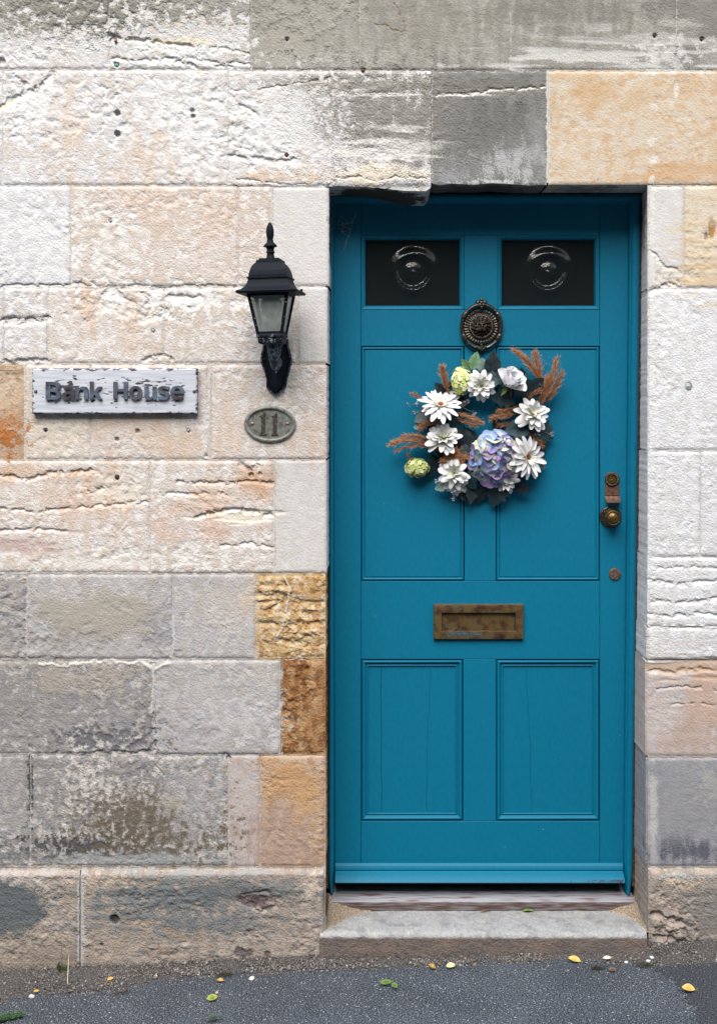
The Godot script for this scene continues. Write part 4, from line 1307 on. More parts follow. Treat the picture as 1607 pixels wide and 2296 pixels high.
func door_lock(door: Node3D) -> void:
	var facing := Basis(Vector3.RIGHT, PI / 2)
	var worn := grained(sheet(noise(0.04, 81, 5), 256, [[0.1, rgb(56, 42, 26)], [0.5, rgb(98, 76, 38)], [0.85, rgb(132, 106, 54)], [1.0, rgb(150, 130, 84)]]), grey_sheet(noise(0.08, 82, 4), 256), Vector3(12, 12, 12), 0.02, 0.34, 0.75)
	var copper := grained(sheet(noise(0.04, 83, 5), 256, [[0.1, rgb(66, 44, 36)], [0.5, rgb(104, 70, 52)], [0.8, rgb(96, 78, 72)], [1.0, rgb(104, 132, 142)]]), grey_sheet(noise(0.08, 84, 4), 256), Vector3(9, 9, 9), 0.03, 0.5, 0.45)
	# rim lock cylinder with its pull
	var k := Node3D.new()
	k.name = "door_lock"
	k.position = at(1371, 1077, ZD)
	door.add_child(k, true)
	var pull := MB.new()
	var w := 0.0218
	pull.prism(PackedVector2Array([Vector2(-w, 0.012), Vector2(-w, -0.046), Vector2(w, -0.046), Vector2(w, 0.012), Vector2(w * 0.72, 0.021), Vector2(0.008, 0.0245), Vector2(-0.008, 0.0245), Vector2(-w * 0.72, 0.021)]), -0.001, 0.0035, 0.0008)
	# the lip bends out at the foot
	for q in [[Vector3(-w, -0.046, 0.001), Vector3(w, -0.046, 0.001), Vector3(w + 0.0008, -0.0565, 0.012), Vector3(-w - 0.0008 + 0.002, -0.0565, 0.012), Vector3(0, 0.4, 1)], [Vector3(-w + 0.001, -0.0565, 0.012), Vector3(w + 0.0008, -0.0565, 0.012), Vector3(w + 0.0008, -0.0645, 0.026), Vector3(-w + 0.001, -0.0645, 0.026), Vector3(0, 0.8, 0.5)], [Vector3(-w + 0.001, -0.0645, 0.026), Vector3(w + 0.0008, -0.0645, 0.026), Vector3(w + 0.0008, -0.0665, 0.024), Vector3(-w + 0.001, -0.0665, 0.024), Vector3(0, -0.5, 1)], [Vector3(-w + 0.001, -0.0665, 0.024), Vector3(w + 0.0008, -0.0665, 0.024), Vector3(w, -0.049, 0.0), Vector3(-w, -0.049, 0.0), Vector3(0, -1, -0.5)]]:
		pull.face([q[0], q[1], q[2], q[3]], q[4])
	part("pull_plate", pull, copper, k)
	var teeth := MB.new()
	for i in 15:
		var x := -w + 0.0025 + i * (2.0 * w - 0.004) / 14.0
		knob_on(teeth, Vector3(x, -0.0655, 0.0255), 0.0014)
	part("beading", teeth, copper, k)
	var rope := MB.new()
	rope_ring(rope, Vector3(0, 0.002, 0.0045), 0.0172, 0.0038, 34)
	part("rope_ring", rope, bronze, k)
	var cyl := MB.new()
	cyl.lathe([[0.0, 0.0062], [0.0128, 0.0062], [0.0138, 0.0055], [0.0138, -0.002]], 40, Transform3D(facing, Vector3(0, 0.002, 0)))
	part("cylinder", cyl, worn, k)
	var core := MB.new()
	core.lathe([[0.0, 0.0078], [0.0060, 0.0078], [0.0068, 0.0070], [0.0068, 0.0050]], 30, Transform3D(facing, Vector3(0, -0.0025, 0)))
	var key := part("plug", core, worn, k)
	var slot := MB.new()
	slot.box(Vector3(-0.0009, -0.0065, 0.0079), Vector3(0.0009, 0.0010, 0.0082), 0.0001)
	slot.box(Vector3(-0.0018, -0.0065, 0.00792), Vector3(0.0014, -0.0035, 0.00823), 0.0001)
	part("keyhole", slot, plain(rgb(10, 9, 8), 0.8), k)
	# knob
	k = Node3D.new()
	k.name = "door_knob"
	k.position = at(1367.5, 1159, ZD)
	door.add_child(k, true)
	var rose := MB.new()
	rose.lathe([[0.0, 0.007], [0.012, 0.0072], [0.022, 0.0062], [0.027, 0.0040], [0.0325, 0.0030], [0.0332, -0.001]], 60, Transform3D(facing, Vector3.ZERO))
	part("rose", rose, bronze, k)
	rope = MB.new()
	rope_ring(rope, Vector3(0, 0, 0.0036), 0.0292, 0.0034, 56)
	part("rope_ring", rope, bronze, k)
	var kn := MB.new()
	kn.lathe([[0.0, 0.0550], [0.006, 0.0547], [0.0115, 0.0532], [0.0155, 0.0500], [0.0170, 0.0480], [0.0176, 0.0468], [0.0215, 0.0455], [0.0235, 0.043], [0.0240, 0.0395], [0.0225, 0.034], [0.0185, 0.028], [0.0130, 0.022], [0.0112, 0.014], [0.0125, 0.006]], 60, Transform3D(facing, Vector3.ZERO))
	part("knob", kn, worn, k)
	rope = MB.new()
	rope_ring(rope, Vector3(0, 0, 0.0462), 0.0198, 0.0024, 44)
	part("rope_ring", rope, bronze, k)
	var sc := MB.new()
	sc.lathe([[0.0, 0.0085], [0.0022, 0.0082], [0.0030, 0.0065]], 14, Transform3D(facing, Vector3(-0.0185, 0.0155, 0.0)))
	part("screw", sc, worn, k)

func build_frame() -> void:
	var fr := thing("door_frame", "blue-green painted timber frame set in the stone opening round the door", "door frame")
	# jambs with a rounded bead; the right one leans
	var edges := [[738.5, 748, 438, 2004, 735, 749.5], [1437, 1412, 438, 2006, 1418, 1399]]
	for k in 2:
		var e: Array = edges[k]
		var mb := MB.new()
		var rows := 40
		var prof := [[0.0, -0.09], [0.0, -0.012], [0.03, -0.006], [0.10, -0.002], [0.30, 0.0], [0.52, -0.001], [0.70, -0.005], [0.78, -0.0105], [0.82, -0.014], [1.0, -0.0150], [1.0, -0.09]] if k == 1 else [[0.0, -0.09], [0.0, -0.012], [0.2, -0.003], [0.45, 0.0], [0.75, -0.003], [1.0, -0.012], [1.0, -0.09]]
		var P := PackedVector3Array()
		for j in rows:
			var f := j / (rows - 1.0)
			var y := lerpf(e[2], e[3], f)
			var x0 := lerpf(e[0], e[4], f)
			var x1 := lerpf(e[1], e[5], f)
			# the foot of the jamb is rotted to a point
			if f > 0.955:
				var q := (f - 0.955) / 0.045
				x0 = lerpf(x0, lerpf(x0, x1, 0.30), q * q)
				x1 = lerpf(x1, lerpf(x1, x0, 0.25), q * q)
			for q in prof:
				var z: float = ZF + q[1]
				var wob := 0.6 * (edge_noise(y + 40.0, 3.0 + k) - 0.5)
				P.append(at(lerpf(x0, x1, q[0]) + wob, y, ZF) + Vector3(0, 0, z - ZF))
		mb.grid(P, prof.size(), rows, false, k == 1)
		var cap := []
		for i in prof.size():
			cap.append(P[(rows - 1) * prof.size() + i])
		mb.face(cap, Vector3.DOWN)
		part("jamb", mb, paint, fr)
	var hd := MB.new()
	var P := PackedVector3Array()
	for q in [[433, -0.09], [433, -0.010], [435, -0.004], [440, 0.0], [445, -0.001], [449, -0.006], [451, -0.014], [455.5, -0.0155], [455.5, -0.09]]:
		for x in [739.0, 1437.0]:
			P.append(at(x, q[0], ZF) + Vector3(0, 0, q[1]))
	hd.grid(P, 2, 9, false, false)
	part("head", hd, paint, fr)
	# brown packing between frame and stone
	var brown := grained(sheet(noise(0.05, 91, 5), 256, [[0.0, rgb(30, 20, 16)], [0.5, rgb(66, 42, 32)], [1.0, rgb(104, 80, 62)]]), grey_sheet(noise(0.08, 92, 4), 256), Vector3(4, 4, 4), 0.3, 0.9)
	var st := MB.new()
	var poly := PackedVector2Array()
	for i in 30:
		var f := i / 29.0
		poly.append(at2(lerpf(1436, 1417, f), lerpf(436, 1990, f), ZF))
	for i in 30:
		var f := 1.0 - i / 29.0
		poly.append(at2(lerpf(1447, 1425, f) + 2.0 * edge_noise(f * 900.0, 2.0), lerpf(436, 1990, f), ZF))
	st.prism(poly, ZF - 0.06, ZF - 0.008, 0.001)
	part("packing", st, brown, fr)
	st = MB.new()
	poly = PackedVector2Array()
	for i in 30:
		var f := i / 29.0
		poly.append(at2(lerpf(739.5, 736, f), lerpf(436, 1995, f), ZF))
	for i in 30:
		var f := 1.0 - i / 29.0
		poly.append(at2(lerpf(730, 722, f) - 2.0 * edge_noise(f * 900.0, 6.0), lerpf(436, 1995, f), ZF))
	st.prism(poly, ZF - 0.06, ZF - 0.012, 0.001)
	part("packing", st, brown, fr)

func build_sill_and_step() -> void:
	# weathered hardwood sill: worn top, a few traces of red-brown stain
	var n := noise(0.03, 101, 5)
	var wood := grained(sheet(n, 512, [[0.0, lin(96, 62, 64, 0.6).linear_to_srgb()], [0.22, lin(128, 104, 106, 0.6).linear_to_srgb()], [0.36, lin(158, 157, 166, 0.6).linear_to_srgb()], [0.8, lin(178, 180, 189, 0.6).linear_to_srgb()], [1.0, lin(164, 164, 172, 0.6).linear_to_srgb()]]), grey_sheet(noise(0.03, 102, 4), 512), Vector3(0.45, 5.0, 5.0), 0.12, 0.85)
	var mb := MB.new()
	var zf := -0.130
	var yb := 0.0285
	var prof := [[-0.29, yb], [-0.29, 0.078], [-0.20, 0.074], [-0.142, 0.0605], [-0.136, 0.0585], [zf - 0.001, 0.0545], [zf, 0.0500], [zf - 0.0005, yb + 0.002], [zf - 0.003, yb]]
	var xs := [at(742, 2020, zf).x, at(1421, 2020, zf).x]
	var cols := 60
	var nose := MB.new()
	for k in prof.size() - 1:
		var P := PackedVector3Array()
		for q in 2:
			for c in cols:
				var x := lerpf(xs[0], xs[1], c / (cols - 1.0))
				var wob := (edge_noise(c * 17.0, 4.0) - 0.5) * 0.0022
				P.append(Vector3(x, prof[k + q][1] + (wob if prof[k + q][1] > 0.04 else 0.0), prof[k + q][0] + wob * 0.6))
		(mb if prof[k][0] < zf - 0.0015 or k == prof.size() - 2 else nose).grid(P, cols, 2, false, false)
	for e in 2:
		var f := []
		for q in prof:
			f.append(Vector3(xs[e], q[1], q[0]))
		mb.face(f, Vector3(-1 if e == 0 else 1, 0, 0))
	var sill := thing("door_sill", "weathered grey timber sill under the door with traces of red-brown stain", "sill")
	part("sill_board", mb, wood, sill)
	var stain_and_shade := grained(sheet(noise(0.03, 103, 5), 512, [[0.0, lin(70, 46, 46, 0.6).linear_to_srgb()], [0.4, lin(104, 84, 82, 0.6).linear_to_srgb()], [0.7, lin(132, 124, 124, 0.6).linear_to_srgb()], [1.0, lin(160, 158, 162, 0.6).linear_to_srgb()]]), grey_sheet(noise(0.03, 104, 4), 256), Vector3(0.7, 7.0, 7.0), 0.1, 0.85)  # darker copy of the sill wood: stain plus painted shade
	part("front_edge", nose, stain_and_shade, sill, Transform3D.IDENTITY, "brown front edge, stain with shade painted in")
	# cement-faced step: rough top with a worn nose, pitted riser
	mb = MB.new()
	var zr := 0.040
	var x0 := at(716, 2092, zr).x
	var x1 := at(1450, 2092, zr).x
	var g := ground_y(0.3) - 0.05
	var rows := [[-0.30, 0.0265], [-0.16, 0.0275], [-0.10, 0.0280], [-0.05, 0.0282], [0.0, 0.0284], [0.018, 0.0278], [0.028, 0.0262], [0.034, 0.0232], [zr - 0.0025, 0.0182], [zr, 0.012], [zr + 0.001, -0.005], [zr + 0.002, -0.02], [zr + 0.003, -0.04], [zr + 0.004, g]]
	var fine := []
	for k in rows.size() - 1:
		var m := 8 if k < 4 or k > 8 else 2
		for q in m:
			fine.append([lerpf(rows[k][0], rows[k + 1][0], q / float(m)), lerpf(rows[k][1], rows[k + 1][1], q / float(m))])
	fine.append(rows[rows.size() - 1])
	cols = 330
	var P := PackedVector3Array()
	var C := PackedColorArray()
	var nz := noise(9.0, 111, 4)
	var nf := noise(60.0, 112, 3)
	for q in fine:
		for c in cols:
			var f := c / (cols - 1.0)
			var x := lerpf(x0, x1, f)
			# the ends narrow towards the back where they pass between the plinth blocks
			var back := clampf((zr - q[0]) / 0.05, 0.0, 1.0)
			x = lerpf(x, clampf(x, at(729, 2060, 0).x, at(1446, 2060, 0).x), back)
			var h := nz.get_noise_3d(x, q[1], q[0]) * 0.0022 + nf.get_noise_3d(x, q[1], q[0]) * 0.0012
			var front := clampf((0.024 - q[1]) / 0.006, 0.0, 1.0)
			P.append(Vector3(x, q[1] + h * (1.0 - front), q[0] + h * front * 1.2))
			# cement film on top, bare brown stone on the riser with its own ragged boundary
			var t := clampf((0.0165 - q[1]) * 260.0 + nz.get_noise_3d(x * 2.0, q[1] * 2.0, q[0]) * 1.2, 0.0, 1.0)
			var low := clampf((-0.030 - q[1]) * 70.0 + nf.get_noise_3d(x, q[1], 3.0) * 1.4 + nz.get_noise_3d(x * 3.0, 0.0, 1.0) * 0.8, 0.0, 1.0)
			var top := lin(176, 177, 180, PALE)
			var blot := clampf(nz.get_noise_3d(x * 1.3, 5.0, q[0] * 1.3) * 1.6 + 0.2, 0.0, 1.0)
			top = top.lerp(lin(140, 142, 147, PALE), blot * 0.8).lerp(lin(196, 192, 186, PALE), clampf(nf.get_noise_3d(x * 0.5, 2.0, q[0] * 0.5) * 1.5, 0.0, 0.6))
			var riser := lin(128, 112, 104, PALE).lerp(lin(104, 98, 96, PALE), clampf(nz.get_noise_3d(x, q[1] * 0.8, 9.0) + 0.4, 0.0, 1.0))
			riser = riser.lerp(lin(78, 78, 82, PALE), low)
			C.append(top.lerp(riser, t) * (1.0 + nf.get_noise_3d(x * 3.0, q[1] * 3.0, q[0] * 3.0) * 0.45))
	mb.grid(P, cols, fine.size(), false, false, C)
	for e in [0, cols - 1]:
		var f := []
		for k in fine.size():
			f.append(P[k * cols + e])
		mb.face(f, Vector3(-1 if e == 0 else 1, 0, 0), lin(120, 110, 104, PALE))
	var m2 := tinted(0.95)
	m2.heightmap_enabled = true
	m2.heightmap_texture = grey_sheet(noise(0.11, 113, 4), 512)
	m2.heightmap_scale = 0.25
	m2.uv1_triplanar = true
	m2.uv1_world_triplanar = true
	m2.uv1_scale = Vector3(3, 3, 3)
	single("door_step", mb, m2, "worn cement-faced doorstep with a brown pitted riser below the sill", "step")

# ------------------------------------------------------------------ wall lantern
# rings of four corners stacked up: profile of (half width, height); each side flat, edges crisp
func square_stack(mb: MB, prof: Array, t: Transform3D, cx := 0.0) -> void:
	for s in 4:
		var b := Basis(Vector3.UP, PI / 2 * s)
		for k in prof.size() - 1:
			var p: Array = prof[k]
			var q: Array = prof[k + 1]
			mb.face([t * (b * Vector3(-p[0], p[1], p[0])), t * (b * Vector3(p[0], p[1], p[0])), t * (b * Vector3(q[0], q[1], q[0])), t * (b * Vector3(-q[0], q[1], q[0]))], t.basis * (b * Vector3(0, (p[0] - q[0]) * (1.0 if q[1] > p[1] else -1.0), absf(q[1] - p[1]) + 1e-5)))
	for e in [0, prof.size() - 1]:
		var w: float = prof[e][0]
		var y: float = prof[e][1]
		mb.face([t * Vector3(-w, y, -w), t * Vector3(w, y, -w), t * Vector3(w, y, w), t * Vector3(-w, y, w)], t.basis * Vector3(0, -1 if e == 0 else 1, 0))

func build_lantern() -> void:
	var zc := 0.145
	var pale_iron := grained(sheet(noise(0.05, 167, 5), 256, [[0.1, rgb(14, 19, 26)], [0.4, rgb(34, 42, 52)], [0.6, rgb(62, 72, 82)], [0.8, rgb(92, 102, 110)], [1.0, rgb(130, 138, 144)]]), null, Vector3(9, 6, 9), 0.0, 0.6)
	pale_iron.metallic_specular = 0.3
	var base := at(610, 745, zc)
	var L := thing("wall_lantern", "black wall lantern with ogee cap and clouded glass beside the door", "lantern")
	var turn := Basis(Vector3.UP, deg_to_rad(-7.0)) * Basis(Vector3.BACK, deg_to_rad(1.2))
	var t := Transform3D(turn, base)
	# lantern axis heights in metres above the foot of the glass
	var u := UNIT * (EYE.z - zc) / EYE.z
	var cap := MB.new()
	var cp := [[0.0, 84], [66, 85], [68, 89], [64, 92.5], [58, 94], [54, 97], [50, 101], [46.5, 107], [44.2, 114], [43.6, 118], [46, 118.6], [46, 121.4], [42.6, 122.2], [42.4, 127], [40.5, 136], [37, 145], [32, 152], [27.5, 156], [28, 157], [27.6, 160.5], [22.5, 161.2], [22, 164.5], [13, 165]]
	var prof := []
	for q in cp:
		prof.append([q[0] * u, q[1] * u])
	square_stack(cap, prof, t)
	part("cap", cap, iron, L)
	var fin := MB.new()
	prof = []
	for q in [[13, 164], [9.5, 166], [8.5, 172], [8, 177], [9.8, 178], [9.8, 180], [8, 182], [8.6, 188], [10, 190], [15, 192], [15.5, 193.5], [13, 197], [8.5, 201], [7.2, 203], [7.2, 206], [6.2, 208], [8.0, 214], [8.9, 222], [8.6, 229], [7.2, 236], [4.6, 242], [2.2, 246], [0.02, 247]]:
		prof.append([q[0] * u, q[1] * u])
	fin.lathe(prof, 28, t)
	part("finial", fin, iron, L)
	# little screw standing up at the cap's rear corner
	var sc := MB.new()
	sc.lathe([[0.004, 0.0], [0.004, 0.010], [0.0032, 0.0115], [0.0, 0.0118]], 10, Transform3D(turn, base + turn * Vector3(60 * u, 90 * u, -52 * u)))
	part("cap_screw", sc, iron, L)
	# glazing: four leaning panes between corner bars
	var top := 46.0 * u
	var bot := 28.5 * u
	var h0 := -4.0 * u
	var h1 := 84.5 * u
	var glass := plain(Color(0.60, 0.62, 0.61, 0.60), 0.45)
	glass.transparency = BaseMaterial3D.TRANSPARENCY_ALPHA
	glass.albedo_texture = sheet(noise(0.03, 121, 4), 256, [[0.2, Color(0.86, 0.87, 0.86)], [0.8, Color.WHITE]])
	glass.uv1_triplanar = true
	glass.uv1_scale = Vector3(6, 6, 6)
	for s in 4:
		var b := Transform3D(turn * Basis(Vector3.UP, PI / 2 * s), base)
		var p := MB.new()
		var a0 := Vector3(-bot + 0.003, h0, bot - 0.004)
		var a1 := Vector3(bot - 0.003, h0, bot - 0.004)
		var b1 := Vector3(top - 0.003, h1, top - 0.004)
		var b0 := Vector3(-top + 0.003, h1, top - 0.004)
		p.face([b * a0, b * a1, b * b1, b * b0], b.basis.z)
		part("pane", p, glass, L)
		# corner bar
		var cb := MB.new()
		var lo := Vector3(bot, h0 - 0.004, bot)
		var hi := Vector3(top, h1, top)
		var w := 0.0075
		for d in [[Vector3(-w, 0, 0.0012), Vector3(0.0012, 0, 0.0012), Vector3(0, 0, 1)], [Vector3(0.0012, 0, 0.0012), Vector3(0.0012, 0, -w), Vector3(1, 0, 0)], [Vector3(0.0012, 0, -w), Vector3(-0.002, 0, -w), Vector3(0, 0, -1)], [Vector3(-w, 0, 0.0012), Vector3(-w, 0, -0.002), Vector3(-1, 0, 0)]]:
			cb.face([b * (lo + d[0]), b * (lo + d[1]), b * (hi + d[1]), b * (hi + d[0])], b.basis * d[2])
		part("corner_bar", cb, iron, L)
		var rail := MB.new()
		for y in [[h0 - 0.005, h0 + 0.006, bot], [h1 - 0.006, h1 + 0.001, top]]:
			var k: float = y[2] + 0.0008
			rail.face([b * Vector3(-k, y[0], k - 0.0004), b * Vector3(k, y[0], k - 0.0004), b * Vector3(k, y[1], k + 0.0004), b * Vector3(-k, y[1], k + 0.0004)], b.basis.z)
			rail.face([b * Vector3(-k, y[0], k - 0.0004), b * Vector3(k, y[0], k - 0.0004), b * Vector3(k, y[0], k - 0.008), b * Vector3(-k, y[0], k - 0.008)], -b.basis.y)
			rail.face([b * Vector3(-k, y[1], k + 0.0004), b * Vector3(k, y[1], k + 0.0004), b * Vector3(k, y[1], k - 0.008), b * Vector3(-k, y[1], k - 0.008)], b.basis.y)
		part("glazing_rail", rail, iron, L)
	# lamp inside
	var bulb := MB.new()
	bulb.lathe([[0.014, 0.030], [0.016, 0.040], [0.026, 0.056], [0.031, 0.070], [0.030, 0.084], [0.022, 0.096], [0.010, 0.102], [0.0, 0.103]], 28, t)
	part("bulb", bulb, plain(rgb(120, 124, 124), 0.3), L)
	var hold := MB.new()
	hold.lathe([[0.0, -0.003], [0.025, -0.003], [0.024, 0.026], [0.015, 0.031], [0.0, 0.031]], 28, t)
	part("lamp_holder", hold, plain(rgb(40, 44, 50), 0.5), L)
	# foot
	var foot := MB.new()
	prof = []
	for q in [[22, -27], [25.5, -25.5], [27, -22], [27.5, -13], [30, -11.5], [30.5, -8], [29.8, -6], [29, -4.5]]:
		prof.append([q[0] * u, q[1] * u])
	square_stack(foot, prof, t)
	part("foot", foot, worn_iron, L)
	# arm curling back to the wall plate, with its drop
	var arm := MB.new()
	var j0 := base + turn * Vector3(0, -24 * u, 0)
	var wallp := at(621, 812, 0.030)
	var path := []
	var rad := []
	for k in 13:
		var f := k / 12.0
		var p := j0.bezier_interpolate(j0 + Vector3(0.002, -0.055, 0.0), wallp + Vector3(0, -0.03, 0.075), wallp, f)
		path.append(p)
		rad.append(lerpf(0.0165, 0.0125, sin(f * PI)))
	arm.tube(path, rad, 10)
	part("arm", arm, pale_iron, L)
	var col := MB.new()
	col.lathe([[0.0, -0.084], [0.0022, -0.082], [0.003, -0.070], [0.0045, -0.062], [0.0095, -0.049], [0.0135, -0.043], [0.0135, -0.0405], [0.0105, -0.039], [0.0125, -0.030], [0.0155, -0.010], [0.019, -0.004], [0.019, 0.0]], 12, Transform3D(Basis.IDENTITY, at(619, 770, 0.120)))
	part("drop", col, pale_iron, L)
	# plate on the wall: a long shield with a raised spine
	var plate := MB.new()
	var outline := [[590, 762], [646, 760], [648, 778], [653, 796], [655, 812], [650, 830], [646, 846], [643, 862], [641, 870], [629, 880], [618, 888], [610, 882], [601, 874], [597, 868], [597, 850], [592, 832], [584, 812], [585, 796], [589, 780]]
	var poly := quad2(outline, 0.012)
	plate.prism(poly, FACE - 0.004, 0.013, 0.0)
	var mid := Vector2.ZERO
	for p in poly:
		mid += p / poly.size()
	var inner := PackedVector2Array()
	for p in poly:
		inner.append(mid + (p - mid) * Vector2(0.86, 0.95))
	for i in poly.size():
		var j := (i + 1) % poly.size()
		plate.face([Vector3(poly[i].x, poly[i].y, 0.013), Vector3(poly[j].x, poly[j].y, 0.013), Vector3(inner[j].x, inner[j].y, 0.018), Vector3(inner[i].x, inner[i].y, 0.018)], Vector3(0, 0, 1))
		# sunk field rising to the spine
		var ia := Vector2(mid.x + (inner[i].x - mid.x) * 0.86, mid.y + (inner[i].y - mid.y) * 0.96)
		var ja := Vector2(mid.x + (inner[j].x - mid.x) * 0.86, mid.y + (inner[j].y - mid.y) * 0.96)
		plate.face([Vector3(inner[i].x, inner[i].y, 0.018), Vector3(inner[j].x, inner[j].y, 0.018), Vector3(ja.x, ja.y, 0.012), Vector3(ia.x, ia.y, 0.012)], Vector3(0, 0, 1))
		var sa := Vector2(mid.x + 0.001, ia.y)
		var sb := Vector2(mid.x + 0.001, ja.y)
		plate.face([Vector3(ia.x, ia.y, 0.012), Vector3(ja.x, ja.y, 0.012), Vector3(sb.x, sb.y, 0.021), Vector3(sa.x, sa.y, 0.021)], Vector3(0, 0, 1))
	part("wall_plate", plate, iron, L)
	# its raised edge, in a paler grey
	var rimt := MB.new()
	for i in poly.size():
		var j := (i + 1) % poly.size()
		var a := poly[i].lerp(inner[i], 0.5)
		var b := poly[j].lerp(inner[j], 0.5)
		rimt.tube([Vector3(a.x, a.y, 0.0165), Vector3(b.x, b.y, 0.0165)], 0.0022, 6)
	part("plate_edge", rimt, pale_iron, L)
	for p in [[592, 806], [650, 803]]:
		var s := MB.new()
		s.lathe([[0.0, 0.006], [0.0035, 0.0052], [0.005, 0.002], [0.005, -0.006]], 14, Transform3D(Basis(Vector3.RIGHT, PI / 2), at(p[0], p[1], 0.014)))
		part("fixing_screw", s, iron, L)
	# flaked white paint and salts on foot, drop and plate
	var r2 := RandomNumberGenerator.new()
	r2.seed = 12
	var crust := MB.new()
	for k in 46:
		var f := r2.randf()
		var i := r2.randi() % poly.size()
		var p := poly[i].lerp(poly[(i + 1) % poly.size()], f)
		flake(crust, Vector3(p.x, p.y, 0.0135) + Vector3((mid.x - p.x) * 0.06, 0, 0.0018), r2.randf_range(0.0012, 0.0030), r2, lin(196, 200, 204, r2.randf_range(0.25, 0.8)), 0.6, 1.5)
	for k in 12:
		var v := Vector3(r2.randf_range(-26, 26) * u, r2.randf_range(-25, -12) * u, 28.6 * u)
		flake(crust, base + turn * v, r2.randf_range(0.0008, 0.0022), r2, lin(200, 202, 204, r2.randf_range(0.08, 0.45)))
	for k in 12:
		var s := 1.0 if k % 3 else -1.0
		var f := r2.randf()
		var v := Vector3(s * (lerpf(bot, top, f) - r2.randf_range(0.0, 0.006)), lerpf(h0, h1, f), lerpf(bot, top, f) + 0.0016)
		flake(crust, base + turn * v, r2.randf_range(0.0006, 0.0020), r2, lin(200, 204, 208, r2.randf_range(0.15, 0.7)))
	part("paint_flakes", crust, tinted(0.9), L)

# ------------------------------------------------------------------ name board and number plate
func glyph(text: String, serif: bool, lo: Vector2, hi: Vector2, z0: float, z1: float, c: float) -> ArrayMesh:
	# one character brought to the size it has on the board; slightly chamfered by a second, smaller skin
	var f := SystemFont.new()
	f.font_names = PackedStringArray(["Droid Serif" if serif else "Droid Sans"])
	f.font_weight = 700
	var tm := TextMesh.new()
	tm.font = f
	tm.text = text
	tm.font_size = 96
	tm.pixel_size = 0.001
	tm.depth = 0.01
	tm.curve_step = 1.0
	var src := tm.get_mesh_arrays()
	var v: PackedVector3Array = src[Mesh.ARRAY_VERTEX]
	var a := v[0]
	var b := v[0]
	for p in v:
		a = a.min(p)
		b = b.max(p)
	for i in v.size():
		var q := (v[i] - a) / (b - a)
		v[i] = Vector3(lerpf(lo.x, hi.x, q.x), lerpf(lo.y, hi.y, q.y), lerpf(z0, z1, q.z))
	src[Mesh.ARRAY_VERTEX] = v
	var m := ArrayMesh.new()
	m.add_surface_from_arrays(Mesh.PRIMITIVE_TRIANGLES, src)
	return m

